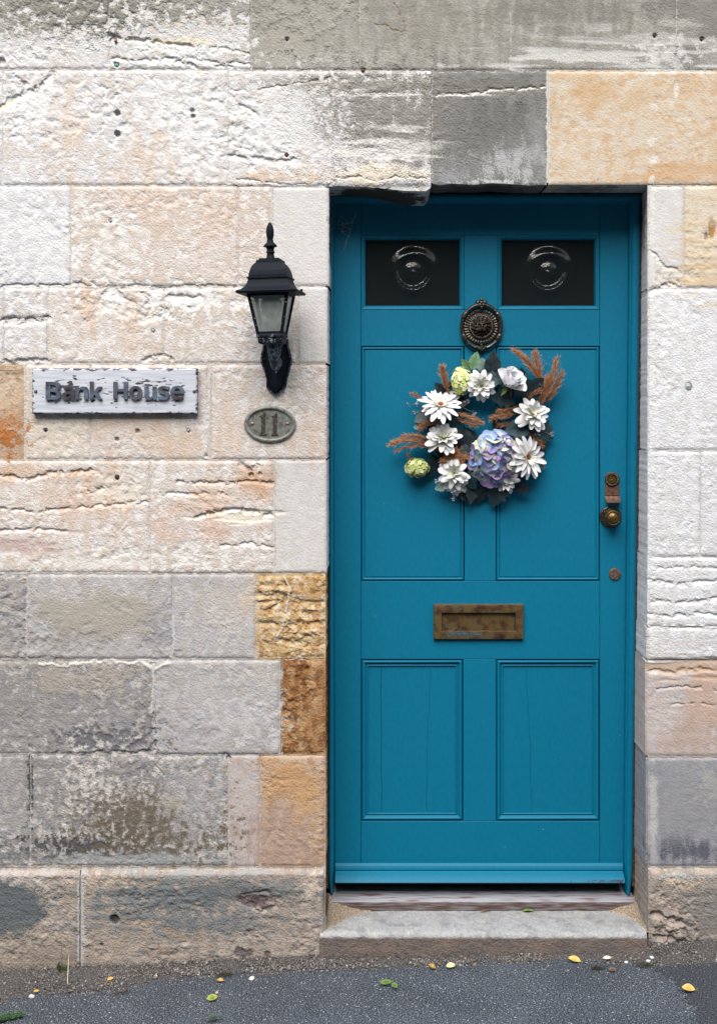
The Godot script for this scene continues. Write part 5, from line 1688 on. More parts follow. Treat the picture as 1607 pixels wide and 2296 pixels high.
func build_name_board() -> void:
	var N := thing("name_board", "weathered white painted wooden board with raised letters reading Bank House", "sign")
	var z0 := FACE - 0.003
	var z1 := 0.030
	# old white paint over dark wood: painted as a print of its own
	var w := 760
	var h := 212
	var im := Image.create(w, h, false, Image.FORMAT_RGB8)
	var n1 := noise(0.02, 131, 5)
	var n2 := noise(0.055, 132, 4)
	var n3 := noise(0.012, 133, 3)
	var lets := Rect2(0.075, 0.28, 0.85, 0.44)
	for y in h:
		for x in w:
			var u := float(x) / w
			var v := float(y) / h
			var grain := n1.get_noise_2d(x * 0.22, y * 3.2)
			var white := lin(222, 225, 235, 0.62).lerp(lin(200, 205, 218, 0.62), clampf(grain * 1.6 + 0.35, 0.0, 1.0))
			# edges and the band round the letters have lost most paint
			var e := minf(minf(u * 3.6, (1.0 - u) * 3.6), minf(v, (1.0 - v)))
			var loss := 0.42 - e * 8.0
			var dx := maxf(maxf(lets.position.x - u, u - lets.end.x), 0.0) * 3.6
			var dy := maxf(maxf(lets.position.y - v, v - lets.end.y), 0.0)
			loss = maxf(loss, 0.13 - sqrt(dx * dx + dy * dy) * 2.4)
			if u > 0.30 and u < 0.50 and v > 0.2 and v < 0.8:
				loss = minf(loss, 0.02)
			var m := n2.get_noise_2d(x * 0.32, y * 0.85) * 0.8 + n3.get_noise_2d(x * 0.5, y) * 0.30 + loss
			var k := clampf((m - 0.30) * 12.0, 0.0, 1.0)
			var wood := lin(52, 46, 52, 0.75).lerp(lin(92, 96, 112, 0.7), clampf(n1.get_noise_2d(x * 0.3, y * 4.0) * 1.5 + 0.4, 0.0, 1.0))
			im.set_pixel(x, y, white.lerp(wood, k).linear_to_srgb())
	var skin := plain(Color.WHITE, 0.75)
	skin.albedo_texture = ImageTexture.create_from_image(im)
	skin.heightmap_enabled = true
	skin.heightmap_texture = skin.albedo_texture
	skin.heightmap_scale = 0.10
	var lo := at2(72.5, 928, z1)
	var hi := at2(442.5, 826, z1)
	var mb := MB.new()
	var c := 0.004
	# face, four chamfers, four edges with the print running round
	var q := [[Vector2(lo.x, hi.y), Vector2(hi.x, hi.y), Vector2(hi.x, lo.y), Vector2(lo.x, lo.y)]]
	var uvs := func(p: Vector3) -> Vector2: return Vector2((p.x - lo.x) / (hi.x - lo.x), (hi.y - p.y) / (hi.y - lo.y))
	var ring := func(ins: float, z: float) -> Array: return [Vector3(lo.x + ins, hi.y - ins, z), Vector3(hi.x - ins, hi.y - ins, z), Vector3(hi.x - ins, lo.y + ins, z), Vector3(lo.x + ins, lo.y + ins, z)]
	var r0: Array = ring.call(0.0, z0)
	var r1: Array = ring.call(0.0, z1 - c)
	var r2: Array = ring.call(c, z1)
	mb.face(r2, Vector3(0, 0, 1))
	for i in 4:
		var j := (i + 1) % 4
		var out := Vector3(r1[i].x + r1[j].x - lo.x - hi.x, r1[i].y + r1[j].y - lo.y - hi.y, 0)
		mb.face([r0[i], r0[j], r1[j], r1[i]], out)
		mb.face([r1[i], r1[j], r2[j], r2[i]], out.normalized() + Vector3(0, 0, 1))
	for p in mb.V:
		mb.U.append(uvs.call(p))
	part("board", mb, skin, N)
	var lead := grained(sheet(noise(0.05, 135, 5), 256, [[0.1, rgb(46, 36, 40)], [0.42, rgb(64, 64, 74)], [0.7, rgb(78, 94, 114)], [1.0, rgb(100, 122, 142)]]), grey_sheet(noise(0.07, 136, 4), 256), Vector3(1.3, 1.3, 1.3), 0.02, 0.5, 0.15)
	for g in [["B", 187, 325, 195, 355], ["a", 331, 441, 236, 357], ["n", 446, 567, 236, 352], ["k", 580, 692, 192, 352], ["H", 790, 918, 195, 350], ["o", 931, 1046, 232, 356], ["u", 1068, 1174, 236, 356], ["s", 1188, 1292, 232, 356], ["e", 1300, 1420, 230, 356]]:
		var a := at2((100.0 + g[1] / 2.232) / 1.784, (1440.0 + g[4] / 2.232) / 1.784, z1 + 0.008)
		var b := at2((100.0 + g[2] / 2.232) / 1.784, (1440.0 + g[3] / 2.232) / 1.784, z1 + 0.008)
		part("letter", glyph(g[0], false, a, b, z1 - 0.001, z1 + 0.009, 0.0), lead, N, Transform3D.IDENTITY, "raised letter %s" % g[0])
	for p in [[81, 878], [436, 878]]:
		var s := MB.new()
		s.lathe([[0.0, 0.0024], [0.0040, 0.0020], [0.0052, 0.0004], [0.0052, -0.002]], 16, Transform3D(Basis(Vector3.RIGHT, PI / 2), at(p[0], p[1], z1)))
		part("screw", s, lead, N)

func ellipse(cx: Vector2, rx: float, ry: float, n := 72) -> PackedVector2Array:
	var p := PackedVector2Array()
	for i in n:
		var a := TAU * i / n
		p.append(cx + Vector2(cos(a) * rx, sin(a) * ry))
	return p

func build_number_plate() -> void:
	var N := thing("number_plate", "oval patinated brass plate with the number 11 under the lantern", "number plate")
	N.position = at(606, 951, 0.0)
	N.rotation.z = deg_to_rad(-1.5)
	var met := grained(sheet(noise(0.03, 141, 5), 512, [[0.1, rgb(78, 72, 72)], [0.4, rgb(112, 112, 108)], [0.6, rgb(124, 120, 108)], [0.8, rgb(112, 132, 132)], [1.0, rgb(146, 172, 176)]]), grey_sheet(noise(0.08, 142, 4), 256), Vector3(3.5, 3.5, 3.5), 0.02, 0.45, 0.35)
	var rx := 58.0 * UNIT
	var ry := 41.5 * UNIT
	var pl := MB.new()
	pl.prism(ellipse(Vector2.ZERO, rx - 0.006, ry - 0.006), FACE - 0.004, 0.0115, 0.0)
	part("plate", pl, met, N)
	var rim := MB.new()
	var P := PackedVector3Array()
	for q in [[0.0, 0.002], [0.0, 0.012], [-0.0015, 0.0145], [-0.0040, 0.0162], [-0.0080, 0.0160], [-0.0105, 0.0148], [-0.0115, 0.0112]]:
		for i in 96:
			var a := TAU * i / 96.0
			P.append(Vector3(cos(a) * (rx + q[0]), sin(a) * (ry + q[0]), q[1]))
	rim.grid(P, 96, 7, true, true)
	part("rim", rim, met, N)
	var fig := grained(sheet(noise(0.05, 143, 4), 256, [[0.1, rgb(52, 42, 38)], [0.6, rgb(84, 74, 68)], [1.0, rgb(120, 134, 140)]]), null, Vector3(9, 9, 9), 0.0, 0.42, 0.5)
	for x in [-17.2, 9.0]:
		var g := MB.new()
		# old-style numeral one: flag, stem and splayed foot
		var pts := PackedVector2Array()
		for q in [[-6.5, 20.5], [-3, 22.0], [1.5, 24.5], [4.6, 29.0], [5.6, 29.2], [6.2, 28.0], [6.4, -15.0], [7.4, -18.0], [10.0, -20.5], [10.2, -23.0], [-5.6, -23.0], [-5.8, -20.5], [-3.0, -18.0], [-2.2, -15.0], [-2.2, 19.0], [-3.6, 17.4], [-5.6, 18.2]]:
			pts.append(Vector2(x + q[0], q[1] - 2.0) * UNIT)
		g.prism(pts, 0.010, 0.0150, 0.0011)
		part("digit", g, fig, N, Transform3D.IDENTITY, "raised figure 1")
	var scm := plain(rgb(150, 120, 112), 0.4, 0.7)
	for x in [-39.5, 39.5]:
		var s := MB.new()
		var p := Vector3(x * UNIT, (2.0 if x > 0 else 0.0) * UNIT, 0.0115)
		s.lathe([[0.0, 0.0022], [0.0030, 0.0019], [0.0046, 0.0006], [0.0046, -0.001]], 20, Transform3D(Basis(Vector3.RIGHT, PI / 2), p))
		var sn := part("screw", s, scm, N)
		var sl := MB.new()
		sl.box(p + Vector3(-0.0042, -0.0005, 0.0014), p + Vector3(0.0042, 0.0005, 0.0025), 0.0001)
		part("slot", sl, plain(rgb(30, 24, 22), 0.7), sn)

# plugs, nail heads and screws left in the stone
func build_wall_fixings() -> void:
	var facing := Basis(Vector3.RIGHT, PI / 2)
	var rust := plain(rgb(60, 44, 40), 0.7, 0.3)
	var grey := plain(rgb(150, 156, 156), 0.5, 0.2)
	var green := plain(rgb(70, 150, 122), 0.6)
	var brown := plain(rgb(88, 48, 36), 0.7)
	var rows := [
		["wall_plug", 262, 146, 4.0, green, "small green plastic plug in the top left block", "wall plug", 0.0], ["wall_screw", 260, 93, 3.4, brown, "rusty brown screw end in the gash near the top", "screw", 0.008],
		["wall_plug", 643, 88, 2.6, rust, "dark screw hole plug in the grey block at top", "wall plug", 0.002], ["wall_screw", 1571, 88, 3.2, rust, "dark screw head in the far right grey block", "screw", 0.003], ["wall_screw", 1466, 80, 2.8, rust, "dark screw end in the long grey block above the orange stone", "screw", 0.001],
		["wall_screw", 642, 348, 2.6, brown, "rusty screw end in the white block left of the lintel", "screw", 0.001], ["wall_screw", 813, 158, 3.4, brown, "rusty nail in the joint above the lintel", "nail", 0.004], ["wall_screw", 248, 495, 2.6, grey, "grey screw plug in the pink block above the lantern's level", "screw", 0.004],
		["wall_plug", 344, 741, 3.0, grey, "grey plug in the block above the name board", "wall plug", 0.003], ["wall_screw", 263, 1070, 3.8, rust, "dark bolt end below the name board", "bolt", 0.003], ["wall_plug", 103, 964, 3.0, rust, "dark nail stub just under the name board", "nail", 0.002],
		["wall_plug", 423, 965, 2.8, grey, "pale plug under the name board's right end", "wall plug", 0.003], ["wall_plug", 1541, 866, 7.5, grey, "round grey filled plug in the white block beside the door", "wall plug", 0.001],
	]
	for r in rows:
		var mb := MB.new()
		var rad: float = r[3] * UNIT
		mb.lathe([[0.0, 0.003], [rad * 0.35, 0.0034], [rad * 0.42, 0.0016], [rad * 0.8, 0.0022], [rad, 0.0008], [rad, -0.02]], 16, Transform3D(facing, at(r[1], r[2], FACE + r[7] - 0.003)))
		single(r[0], mb, r[4], r[5], r[6], "old fixings left in the wall")

# ------------------------------------------------------------------ wreath
# positions were measured on an enlargement: z px, 2.009 of them to a photograph pixel
var W: Node3D
func zp(x: float, y: float, depth := 0.0) -> Vector3:
	return at((1500.0 + x / 2.009) / 1.784, (1300.0 + y / 2.009) / 1.784, ZD + depth)

const ZU := 0.000377        # one enlargement px in metres at the door

# a petal lying along +x from the origin, facing +z: length, width, cup, curl, notch
func petal(length: float, width: float, cup: float, curl: float, tip: float, c0: Color, c1: Color, ridges := 0.0) -> ArrayMesh:
	var mb := MB.new()
	var nu := 9
	var nv := 6
	var P := PackedVector3Array()
	var C := PackedColorArray()
	for j in nv:
		var v := j / (nv - 1.0) * 2.0 - 1.0
		for i in nu:
			var u := i / (nu - 1.0)
			var w := width * 0.5 * pow(sin(PI * pow(u, 0.75) * 0.93 + 0.12), tip)
			var x := length * (u - 0.06 * u * v * v)
			var z := curl * length * u * u + cup * width * v * v * (0.3 + 0.7 * sin(PI * u)) + ridges * width * cos(v * 7.0) * sin(PI * u)
			P.append(Vector3(x, v * w, z))
			C.append(c0.lerp(c1, clampf(u * 1.25, 0.0, 1.0)))
	mb.grid(P, nu, nv, false, false, C)
	return mb.build()

# basis whose z looks along 'dir' and whose x is turned by 'spin'
func looking(dir: Vector3, spin := 0.0) -> Basis:
	var z := dir.normalized()
	var x := Vector3.UP.cross(z)
	if x.length() < 0.05:
		x = Vector3.RIGHT
	x = x.normalized()
	return Basis(x, z.cross(x), z) * Basis(Vector3.BACK, spin)

func flower_node(called: String, p: Vector3, dir: Vector3, spin: float, label := "") -> Node3D:
	var f := Node3D.new()
	f.name = called
	f.transform = Transform3D(looking(dir, spin), p)
	if label:
		f.set_meta("label", label)
	W.add_child(f, true)
	return f

func ring_of_petals(f: Node3D, n: int, meshes: Array, m: Material, r0: float, tilt: float, z: float, jit := 0.12, scale := 1.0) -> void:
	for i in n:
		var a := TAU * i / n + rng.randf_range(-jit, jit)
		var b := Basis(Vector3.BACK, a) * Basis(Vector3.UP, -tilt + rng.randf_range(-jit, jit)) * Basis(Vector3.RIGHT, rng.randf_range(-0.2, 0.2))
		var s := scale * rng.randf_range(0.88, 1.08)
		part("petal", meshes[rng.randi() % meshes.size()], m, f, Transform3D(b.scaled(Vector3(s, s, s)), Vector3(cos(a) * r0, sin(a) * r0, z)))

func leaf_mesh(size: float, lobes: bool, c0: Color, c1: Color) -> ArrayMesh:
	var mb := MB.new()
	var outline := []
	if lobes:
		outline = [[0.0, 0.0], [0.10, 0.20], [-0.04, 0.38], [0.18, 0.36], [0.34, 0.52], [0.46, 0.34], [0.60, 0.44], [0.68, 0.26], [0.84, 0.20], [1.02, 0.0]]
	else:
		outline = [[0.0, 0.0], [0.10, 0.14], [0.22, 0.25], [0.30, 0.24], [0.40, 0.31], [0.52, 0.29], [0.62, 0.29], [0.74, 0.20], [0.86, 0.13], [1.02, 0.0]]
	var spine := []
	for k in outline.size():
		var u: float = outline[k][0]
		spine.append(Vector3(maxf(u, 0.0) * size, 0.0, -0.10 * size * u * u))
	for s in [-1.0, 1.0]:
		var P := PackedVector3Array()
		var C := PackedColorArray()
		for k in outline.size():
			for q in 3:
				var f := q / 2.0
				var e := Vector3(outline[k][0] * size, s * outline[k][1] * size, -0.10 * size * outline[k][0] + 0.16 * size * outline[k][1])
				P.append(spine[k].lerp(e, f) + Vector3(0, 0, 0.02 * size * sin(k * 2.1 + s) * f))
				C.append(c0.lerp(c1, f * 0.6))
		mb.grid(P, 3, outline.size(), false, s < 0, C)
	return mb.build()

# a plume: a bent stalk dressed with hundreds of fine awns
func plume(p0: Vector3, p1: Vector3, p2: Vector3, spread: float, count: int, tone: float) -> void:
	var mb := MB.new()
	var path := []
	for k in 10:
		path.append(p0.bezier_interpolate(p0.lerp(p1, 0.66), p1.lerp(p2, 0.33), p2, k / 9.0))
	mb.tube(path, 0.0007, 5, lin(120, 76, 44, tone))
	for n in int(count * 1.35):
		var f := pow(rng.randf(), 0.8)
		var at_ := f * 8.999
		var k := int(at_)
		var p: Vector3 = path[k].lerp(path[k + 1], at_ - k)
		var dir: Vector3 = (path[k + 1] - path[k]).normalized()
		var side := Vector3(rng.randfn(), rng.randfn(), rng.randfn() * 0.7)
		side = (side - dir * side.dot(dir)).normalized()
		var reach := spread * (0.3 + 0.7 * sin(PI * clampf(0.15 + f * 0.75, 0.0, 1.0))) * rng.randf_range(0.4, 1.5)
		var go := (dir * rng.randf_range(1.2, 2.4) + side * rng.randf_range(0.2, 0.95)).normalized()
		var tip := p + go * reach
		var bend := p.lerp(tip, 0.55) + dir * reach * 0.16
		var c := lin(182, 122, 74, tone).lerp(lin(112, 64, 38, tone), rng.randf()).lerp(lin(214, 166, 118, tone), rng.randf() * 0.5)
		var w := go.cross(Vector3(rng.randfn(), rng.randfn(), rng.randfn())).normalized() * rng.randf_range(0.00028, 0.0006)
		mb.tri(p - w, p + w, bend + w * 0.8, c)
		mb.tri(p - w, bend + w * 0.8, bend - w * 0.8, c)
		mb.tri(bend - w * 0.8, bend + w * 0.8, tip, c)
		# spikelets
		for q in 2:
			var g := rng.randf_range(0.35, 0.95)
			var a := p.lerp(bend, g / 0.55) if g < 0.55 else bend.lerp(tip, (g - 0.55) / 0.45)
			var o := (go + Vector3(rng.randfn(), rng.randfn(), rng.randfn()) * 0.35).normalized() * rng.randf_range(0.003, 0.0075)
			var ww := o.cross(Vector3(rng.randfn(), rng.randfn(), rng.randfn())).normalized() * 0.0006
			mb.tri(a - ww, a + ww, a + o, c.lightened(0.05))
	var m := tinted(0.9)
	m.backlight_enabled = true
	m.backlight = Color(0.35, 0.30, 0.25)
	part("dried_plume", mb, m, W)

func dahlia(p: Vector3, size: float, dir: Vector3, white: Material, lab := "") -> void:
	var f := flower_node("white_flower", p, dir, rng.randf() * TAU, lab)
	var c0 := lin(214, 214, 176, 0.72)
	var c1 := lin(240, 239, 243, 0.74)
	var big := [petal(size, size * 0.46, -0.12, -0.10, 0.36, c0, c1, 0.03), petal(size * 0.92, size * 0.42, 0.16, 0.06, 0.36, c0, c1, 0.03), petal(size * 1.02, size * 0.44, 0.12, -0.20, 0.36, c0, c1, 0.03)]
	var mid := [petal(size * 0.66, size * 0.34, 0.20, 0.18, 0.6, c0, c1), petal(size * 0.60, size * 0.30, 0.26, 0.12, 0.6, c0, c1)]
	ring_of_petals(f, 12, big, white, size * 0.04, -0.08, 0.0, 0.2)
	ring_of_petals(f, 10, big, white, size * 0.03, 0.24, size * 0.05, 0.25, 0.84)
	ring_of_petals(f, 9, mid, white, size * 0.03, 0.55, size * 0.08, 0.25, 1.05)
	ring_of_petals(f, 5, mid, white, size * 0.02, 0.98, size * 0.09, 0.2, 0.72)
	var eye := MB.new()
	knob_on(eye, Vector3(0, 0, size * 0.10), size * 0.09)
	part("flower_eye", eye, plain(rgb(176, 172, 92), 0.8), f)

func gerbera(p: Vector3, size: float, dir: Vector3, white: Material, lab: String) -> void:
	var f := flower_node("white_daisy", p, dir, 0.1, lab)
	var c0 := lin(222, 219, 205, 0.72)
	var c1 := lin(244, 243, 247, 0.74)
	var big := [petal(size, size * 0.31, 0.16, -0.04, 0.36, c0, c1, 0.03), petal(size * 0.97, size * 0.29, 0.12, 0.05, 0.36, c0, c1, 0.03), petal(size * 0.94, size * 0.31, 0.18, -0.12, 0.36, c0, c1, 0.03)]
	ring_of_petals(f, 15, big, white, size * 0.10, 0.02, 0.0, 0.07)
	ring_of_petals(f, 13, big, white, size * 0.08, 0.18, size * 0.03, 0.09, 0.88)
	var small := [petal(size * 0.34, size * 0.10, 0.2, 0.2, 0.5, c0, c1)]
	ring_of_petals(f, 16, small, white, size * 0.13, 0.55, size * 0.05, 0.08)
	var eye := MB.new()
	for k in 90:
		var r := sqrt(k / 90.0) * size * 0.19
		var a := k * 2.39996
		knob_on(eye, Vector3(cos(a) * r, sin(a) * r, size * 0.06 + 0.0008 * cos(r * 300.0)), size * 0.016)
	part("flower_eye", eye, plain(rgb(150, 84, 44), 0.85), f)

func build_wreath() -> void:
	rng.seed = 4242
	W = thing("flower_wreath", "wreath of white artificial flowers, a blue hydrangea and dried plumes hanging from the knocker", "wreath")
	var white := tinted(0.75)
	white.backlight_enabled = true
	white.backlight = Color(0.25, 0.25, 0.26)
	var green := tinted(0.6)
	# the ring of twisted canes
	var cane := MB.new()
	var centre := zp(880, 800, 0.020)
	for s in 5:
		var path := []
		for k in 49:
			var a := TAU * k / 48.0
			var r := 0.155 + 0.006 * sin(a * 7.0 + s * 1.26)
			path.append(centre + Vector3(cos(a) * r * 1.06, sin(a) * r, 0.006 * cos(a * 7.0 + s * 1.26)))
		cane.tube(path, 0.0030, 6)
	part("cane_ring", cane, grained(sheet(noise(0.05, 151, 4), 128, [[0.0, rgb(38, 27, 20)], [1.0, rgb(82, 60, 42)]]), null, Vector3(10, 10, 10), 0.0, 0.9), W)
	var cord := MB.new()
	cord.tube([at(1078, 781, ZD + 0.018), at(1079.2, 792, ZD + 0.008), at(1079.6, 806, ZD + 0.006), zp(862, 330, 0.02)], 0.0011, 6)
	part("hanging_cord", cord, plain(rgb(22, 26, 28), 0.8), W)
	# backdrop of dark fern and moss that fills the ring
	var dk0 := lin(18, 42, 48, 0.8)
	var dk1 := lin(34, 62, 68, 0.8)
	var teal := [leaf_mesh(0.046, true, dk0, dk1), leaf_mesh(0.040, true, lin(24, 50, 58, 0.8), lin(46, 80, 88, 0.8)), leaf_mesh(0.044, false, lin(16, 34, 38, 0.7), lin(32, 52, 54, 0.7))]
	var pale := [leaf_mesh(0.034, false, lin(82, 116, 82), lin(128, 158, 116)), leaf_mesh(0.036, true, lin(92, 116, 112), lin(130, 150, 148))]
	# x, y, angle (degrees, anticlockwise from +x), scale, kind, depth
	var leaves := [
		[1170, 590, 40, 1.75, 0, 0.030], [1110, 575, 185, 1.35, 0, 0.026], [930, 430, 85, 1.7, 2, 0.026], [1020, 430, 170, 1.2, 1, 0.034], [775, 360, 72, 1.5, 3, 0.024], [770, 350, 140, 1.1, 3, 0.022], [865, 370, 95, 1.0, 4, 0.026], [770, 385, 200, 0.8, 4, 0.030],
		[455, 705, 205, 1.15, 0, 0.022], [580, 760, -15, 1.1, 1, 0.022], [400, 800, 195, 0.9, 4, 0.018], [1220, 820, 190, 1.55, 1, 0.034], [1295, 800, -40, 1.55, 1, 0.026], [690, 820, -78, 2.2, 2, 0.024], [700, 830, -50, 1.6, 2, 0.018], [500, 1060, -115, 1.4, 0, 0.016],
		[720, 1190, -60, 1.3, 1, 0.034], [740, 1080, 100, 0.9, 0, 0.040], [1010, 1270, 250, 1.5, 0, 0.028], [1000, 1300, 200, 1.1, 0, 0.022], [1100, 1290, -15, 1.2, 2, 0.016], [880, 1290, 250, 1.2, 2, 0.016], [780, 1270, 265, 1.3, 2, 0.014], [1180, 1100, -55, 1.2, 1, 0.022], [1300, 900, -60, 1.1, 2, 0.016], [1240, 900, 60, 1.2, 2, 0.014],
		[1150, 520, 75, 1.2, 0, 0.024], [1190, 470, 95, 1.0, 2, 0.020], [640, 640, 20, 1.0, 2, 0.016], [560, 560, 130, 1.0, 2, 0.014], [1130, 680, 150, 1.1, 2, 0.014], [420, 1090, -140, 1.2, 2, 0.012], [660, 1330, -30, 1.2, 2, 0.012], [560, 1290, 200, 0.8, 4, 0.018], [1020, 880, 120, 1.2, 2, 0.014], [1060, 1180, -30, 1.1, 1, 0.036],
	]
	for l in leaves:
		var b := Basis(Vector3.BACK, deg_to_rad(l[2])) * Basis(Vector3.UP, rng.randf_range(-0.35, 0.15)) * Basis(Vector3.RIGHT, rng.randf_range(-0.5, 0.5))
		var m: Mesh = teal[l[4]] if l[4] < 3 else pale[l[4] - 3]
		part("leaf", m, green, W, Transform3D(b.scaled(Vector3(l[3], l[3], l[3]) * 1.12), zp(l[0], l[1], l[5] + 0.012)))
	# dried plumes: foot, bend, tip, spread, awns, tone
	for q in [
		[[1340, 640, 0.03], [1370, 400, 0.05], [1130, 215, 0.06], 0.036, 620, 1.1], [[1330, 640, 0.04], [1420, 480, 0.06], [1450, 300, 0.06], 0.034, 420, 1.05], [[1350, 640, 0.03], [1440, 540, 0.05], [1490, 400, 0.05], 0.030, 340, 1.0], [[1320, 600, 0.03], [1330, 420, 0.05], [1290, 250, 0.05], 0.036, 460, 1.0], [[1320, 640, 0.03], [1340, 560, 0.05], [1390, 440, 0.055], 0.034, 380, 1.0],
		[[600, 560, 0.03], [560, 470, 0.045], [545, 365, 0.05], 0.030, 520, 1.0], [[460, 1000, 0.03], [330, 880, 0.05], [135, 955, 0.06], 0.030, 430, 1.15], [[480, 1000, 0.03], [350, 930, 0.05], [170, 1010, 0.05], 0.020, 220, 0.95], [[480, 930, 0.035], [360, 880, 0.05], [230, 890, 0.05], 0.020, 200, 1.05],
		[[600, 700, 0.035], [720, 720, 0.05], [830, 775, 0.055], 0.026, 300, 1.0], [[620, 740, 0.03], [700, 770, 0.045], [790, 800, 0.05], 0.022, 200, 0.85], [[1150, 720, 0.03], [1050, 720, 0.05], [955, 745, 0.05], 0.026, 300, 0.95], [[1160, 640, 0.025], [1090, 680, 0.04], [1010, 690, 0.04], 0.024, 240, 0.8], [[1150, 790, 0.025], [1080, 800, 0.035], [1010, 800, 0.04], 0.022, 200, 0.75],
		[[560, 790, 0.03], [450, 770, 0.05], [380, 820, 0.05], 0.026, 320, 0.8], [[540, 720, 0.03], [470, 750, 0.04], [400, 780, 0.04], 0.024, 260, 0.7], [[500, 1110, 0.03], [600, 1030, 0.055], [770, 1075, 0.06], 0.028, 380, 0.95], [[660, 960, 0.03], [640, 1020, 0.05], [560, 1080, 0.05], 0.028, 320, 0.9], [[700, 940, 0.03], [700, 1020, 0.05], [690, 1120, 0.05], 0.026, 300, 0.85], [[440, 980, 0.035], [520, 1000, 0.05], [640, 1010, 0.055], 0.026, 280, 0.9],
		[[1140, 820, 0.02], [1130, 900, 0.035], [1150, 990, 0.04], 0.028, 340, 0.8], [[1200, 850, 0.02], [1270, 880, 0.04], [1330, 960, 0.04], 0.024, 240, 0.75], [[400, 610, 0.02], [360, 580, 0.03], [310, 560, 0.035], 0.018, 140, 0.95], [[1290, 1040, 0.02], [1330, 1060, 0.03], [1345, 1130, 0.03], 0.014, 110, 1.0], [[300, 1130, 0.02], [280, 1090, 0.03], [270, 1050, 0.035], 0.014, 120, 0.75], [[1180, 640, 0.03], [1230, 560, 0.045], [1300, 540, 0.05], 0.024, 220, 0.85],
	]:
		plume(zp(q[0][0], q[0][1], q[0][2]), zp(q[1][0], q[1][1], q[1][2]), zp(q[2][0], q[2][1], q[2][2]), q[3], q[4], q[5])
	# small dried umbels on wiry stalks
	var wire := tinted(0.8)
	for q in [[430, 660, 275, 635], [420, 700, 322, 700], [370, 650, 345, 630], [690, 640, 735, 610], [640, 650, 792, 705], [1060, 380, 1010, 345], [1120, 400, 1112, 352], [530, 1200, 495, 1250], [640, 1330, 632, 1390], [1330, 860, 1412, 880], [1280, 880, 1300, 875], [760, 600, 725, 620]]:
		var mb := MB.new()
		var a := zp(q[0], q[1], 0.025)
		var b := zp(q[2], q[3], 0.040)
		mb.tube([a, a.lerp(b, 0.5) + Vector3(0, 0.003, 0.004), b], 0.0006, 5, lin(112, 106, 110))
		var away := (b - a).normalized()
		for k in 13:
			var d := (away * 0.7 + Vector3(rng.randfn(), rng.randfn(), rng.randfn()) * 0.75).normalized()
			var tip := b + d * rng.randf_range(0.006, 0.011)
			mb.tube([b, tip], 0.0003, 3, lin(150, 146, 156))
			var o := d.cross(Vector3(rng.randfn(), rng.randfn(), rng.randfn())).normalized() * 0.0013
			mb.tri(b.lerp(tip, 0.45) - o * 0.3, b.lerp(tip, 0.45) + o * 0.3, tip + o, lin(176, 172, 182))
			mb.tri(b.lerp(tip, 0.45) - o * 0.3, tip + o, tip - o, lin(176, 172, 182))
		part("dried_umbel", mb, wire, W)
	# white flowers
	gerbera(zp(525, 640, 0.060), 170 * ZU, Vector3(0.05, 0.95, 1.0), white, "white daisy with brown eye at the wreath's upper left")
	gerbera(zp(1225, 1062, 0.062), 172 * ZU, Vector3(0.75, 0.05, 1.0), white, "white daisy facing sideways beside the blue hydrangea")
	dahlia(zp(850, 490, 0.060), 132 * ZU, Vector3(0.1, 0.05, 1.0), white)
	dahlia(zp(1262, 712, 0.060), 148 * ZU, Vector3(0.2, 0.45, 1.0), white)
	dahlia(zp(548, 905, 0.060), 145 * ZU, Vector3(-0.05, 0.55, 1.0), white)
	dahlia(zp(635, 1190, 0.058), 140 * ZU, Vector3(-0.1, 0.1, 1.0), white)
	dahlia(zp(660, 1290, 0.040), 100 * ZU, Vector3(0.2, -0.6, 1.0), white)
	dahlia(zp(1050, 1240, 0.050), 125 * ZU, Vector3(0.0, -0.35, 1.0), white)
	rose(zp(1070, 480, 0.055), 122 * ZU, white)
	hydrangea(zp(960, 1075, 0.045))
	snowball(zp(690, 450, 0.045), 78 * ZU, 112 * ZU, 1.0)
	snowball(zp(335, 1150, 0.035), 96 * ZU, 74 * ZU, 0.72)

func rose(p: Vector3, size: float, white: Material) -> void:
	var f := flower_node("white_rose", p, Vector3(0.45, 0.85, 0.85), 0.0, "white rose at the top of the wreath")
	var c0 := lin(226, 224, 224, 0.82)
	var c1 := lin(246, 245, 250, 0.86)
	var rows := [[5, 1.20, 1.20, 0.45, 0.10], [5, 1.14, 1.15, 0.85, 0.16], [5, 1.06, 1.0, 1.08, 0.22], [4, 0.98, 0.86, 1.24, 0.26], [3, 0.9, 0.7, 1.38, 0.28]]
	for r in rows:
		var ms := [petal(size * r[1], size * r[2], 0.30, 0.12, 0.42, c0, c1), petal(size * r[1] * 0.95, size * r[2] * 1.05, 0.36, 0.16, 0.40, c0, c1)]
		ring_of_petals(f, r[0], ms, white, size * 0.22 * (1.4 - r[3]), r[3], 0.0, 0.25)
	var sep := tinted(0.7)
	var ms := [petal(size * 0.7, size * 0.3, 0.2, -0.1, 0.9, lin(58, 74, 36), lin(92, 104, 52))]
	ring_of_petals(f, 5, ms, sep, 0.004, -0.55, -0.006, 0.1)

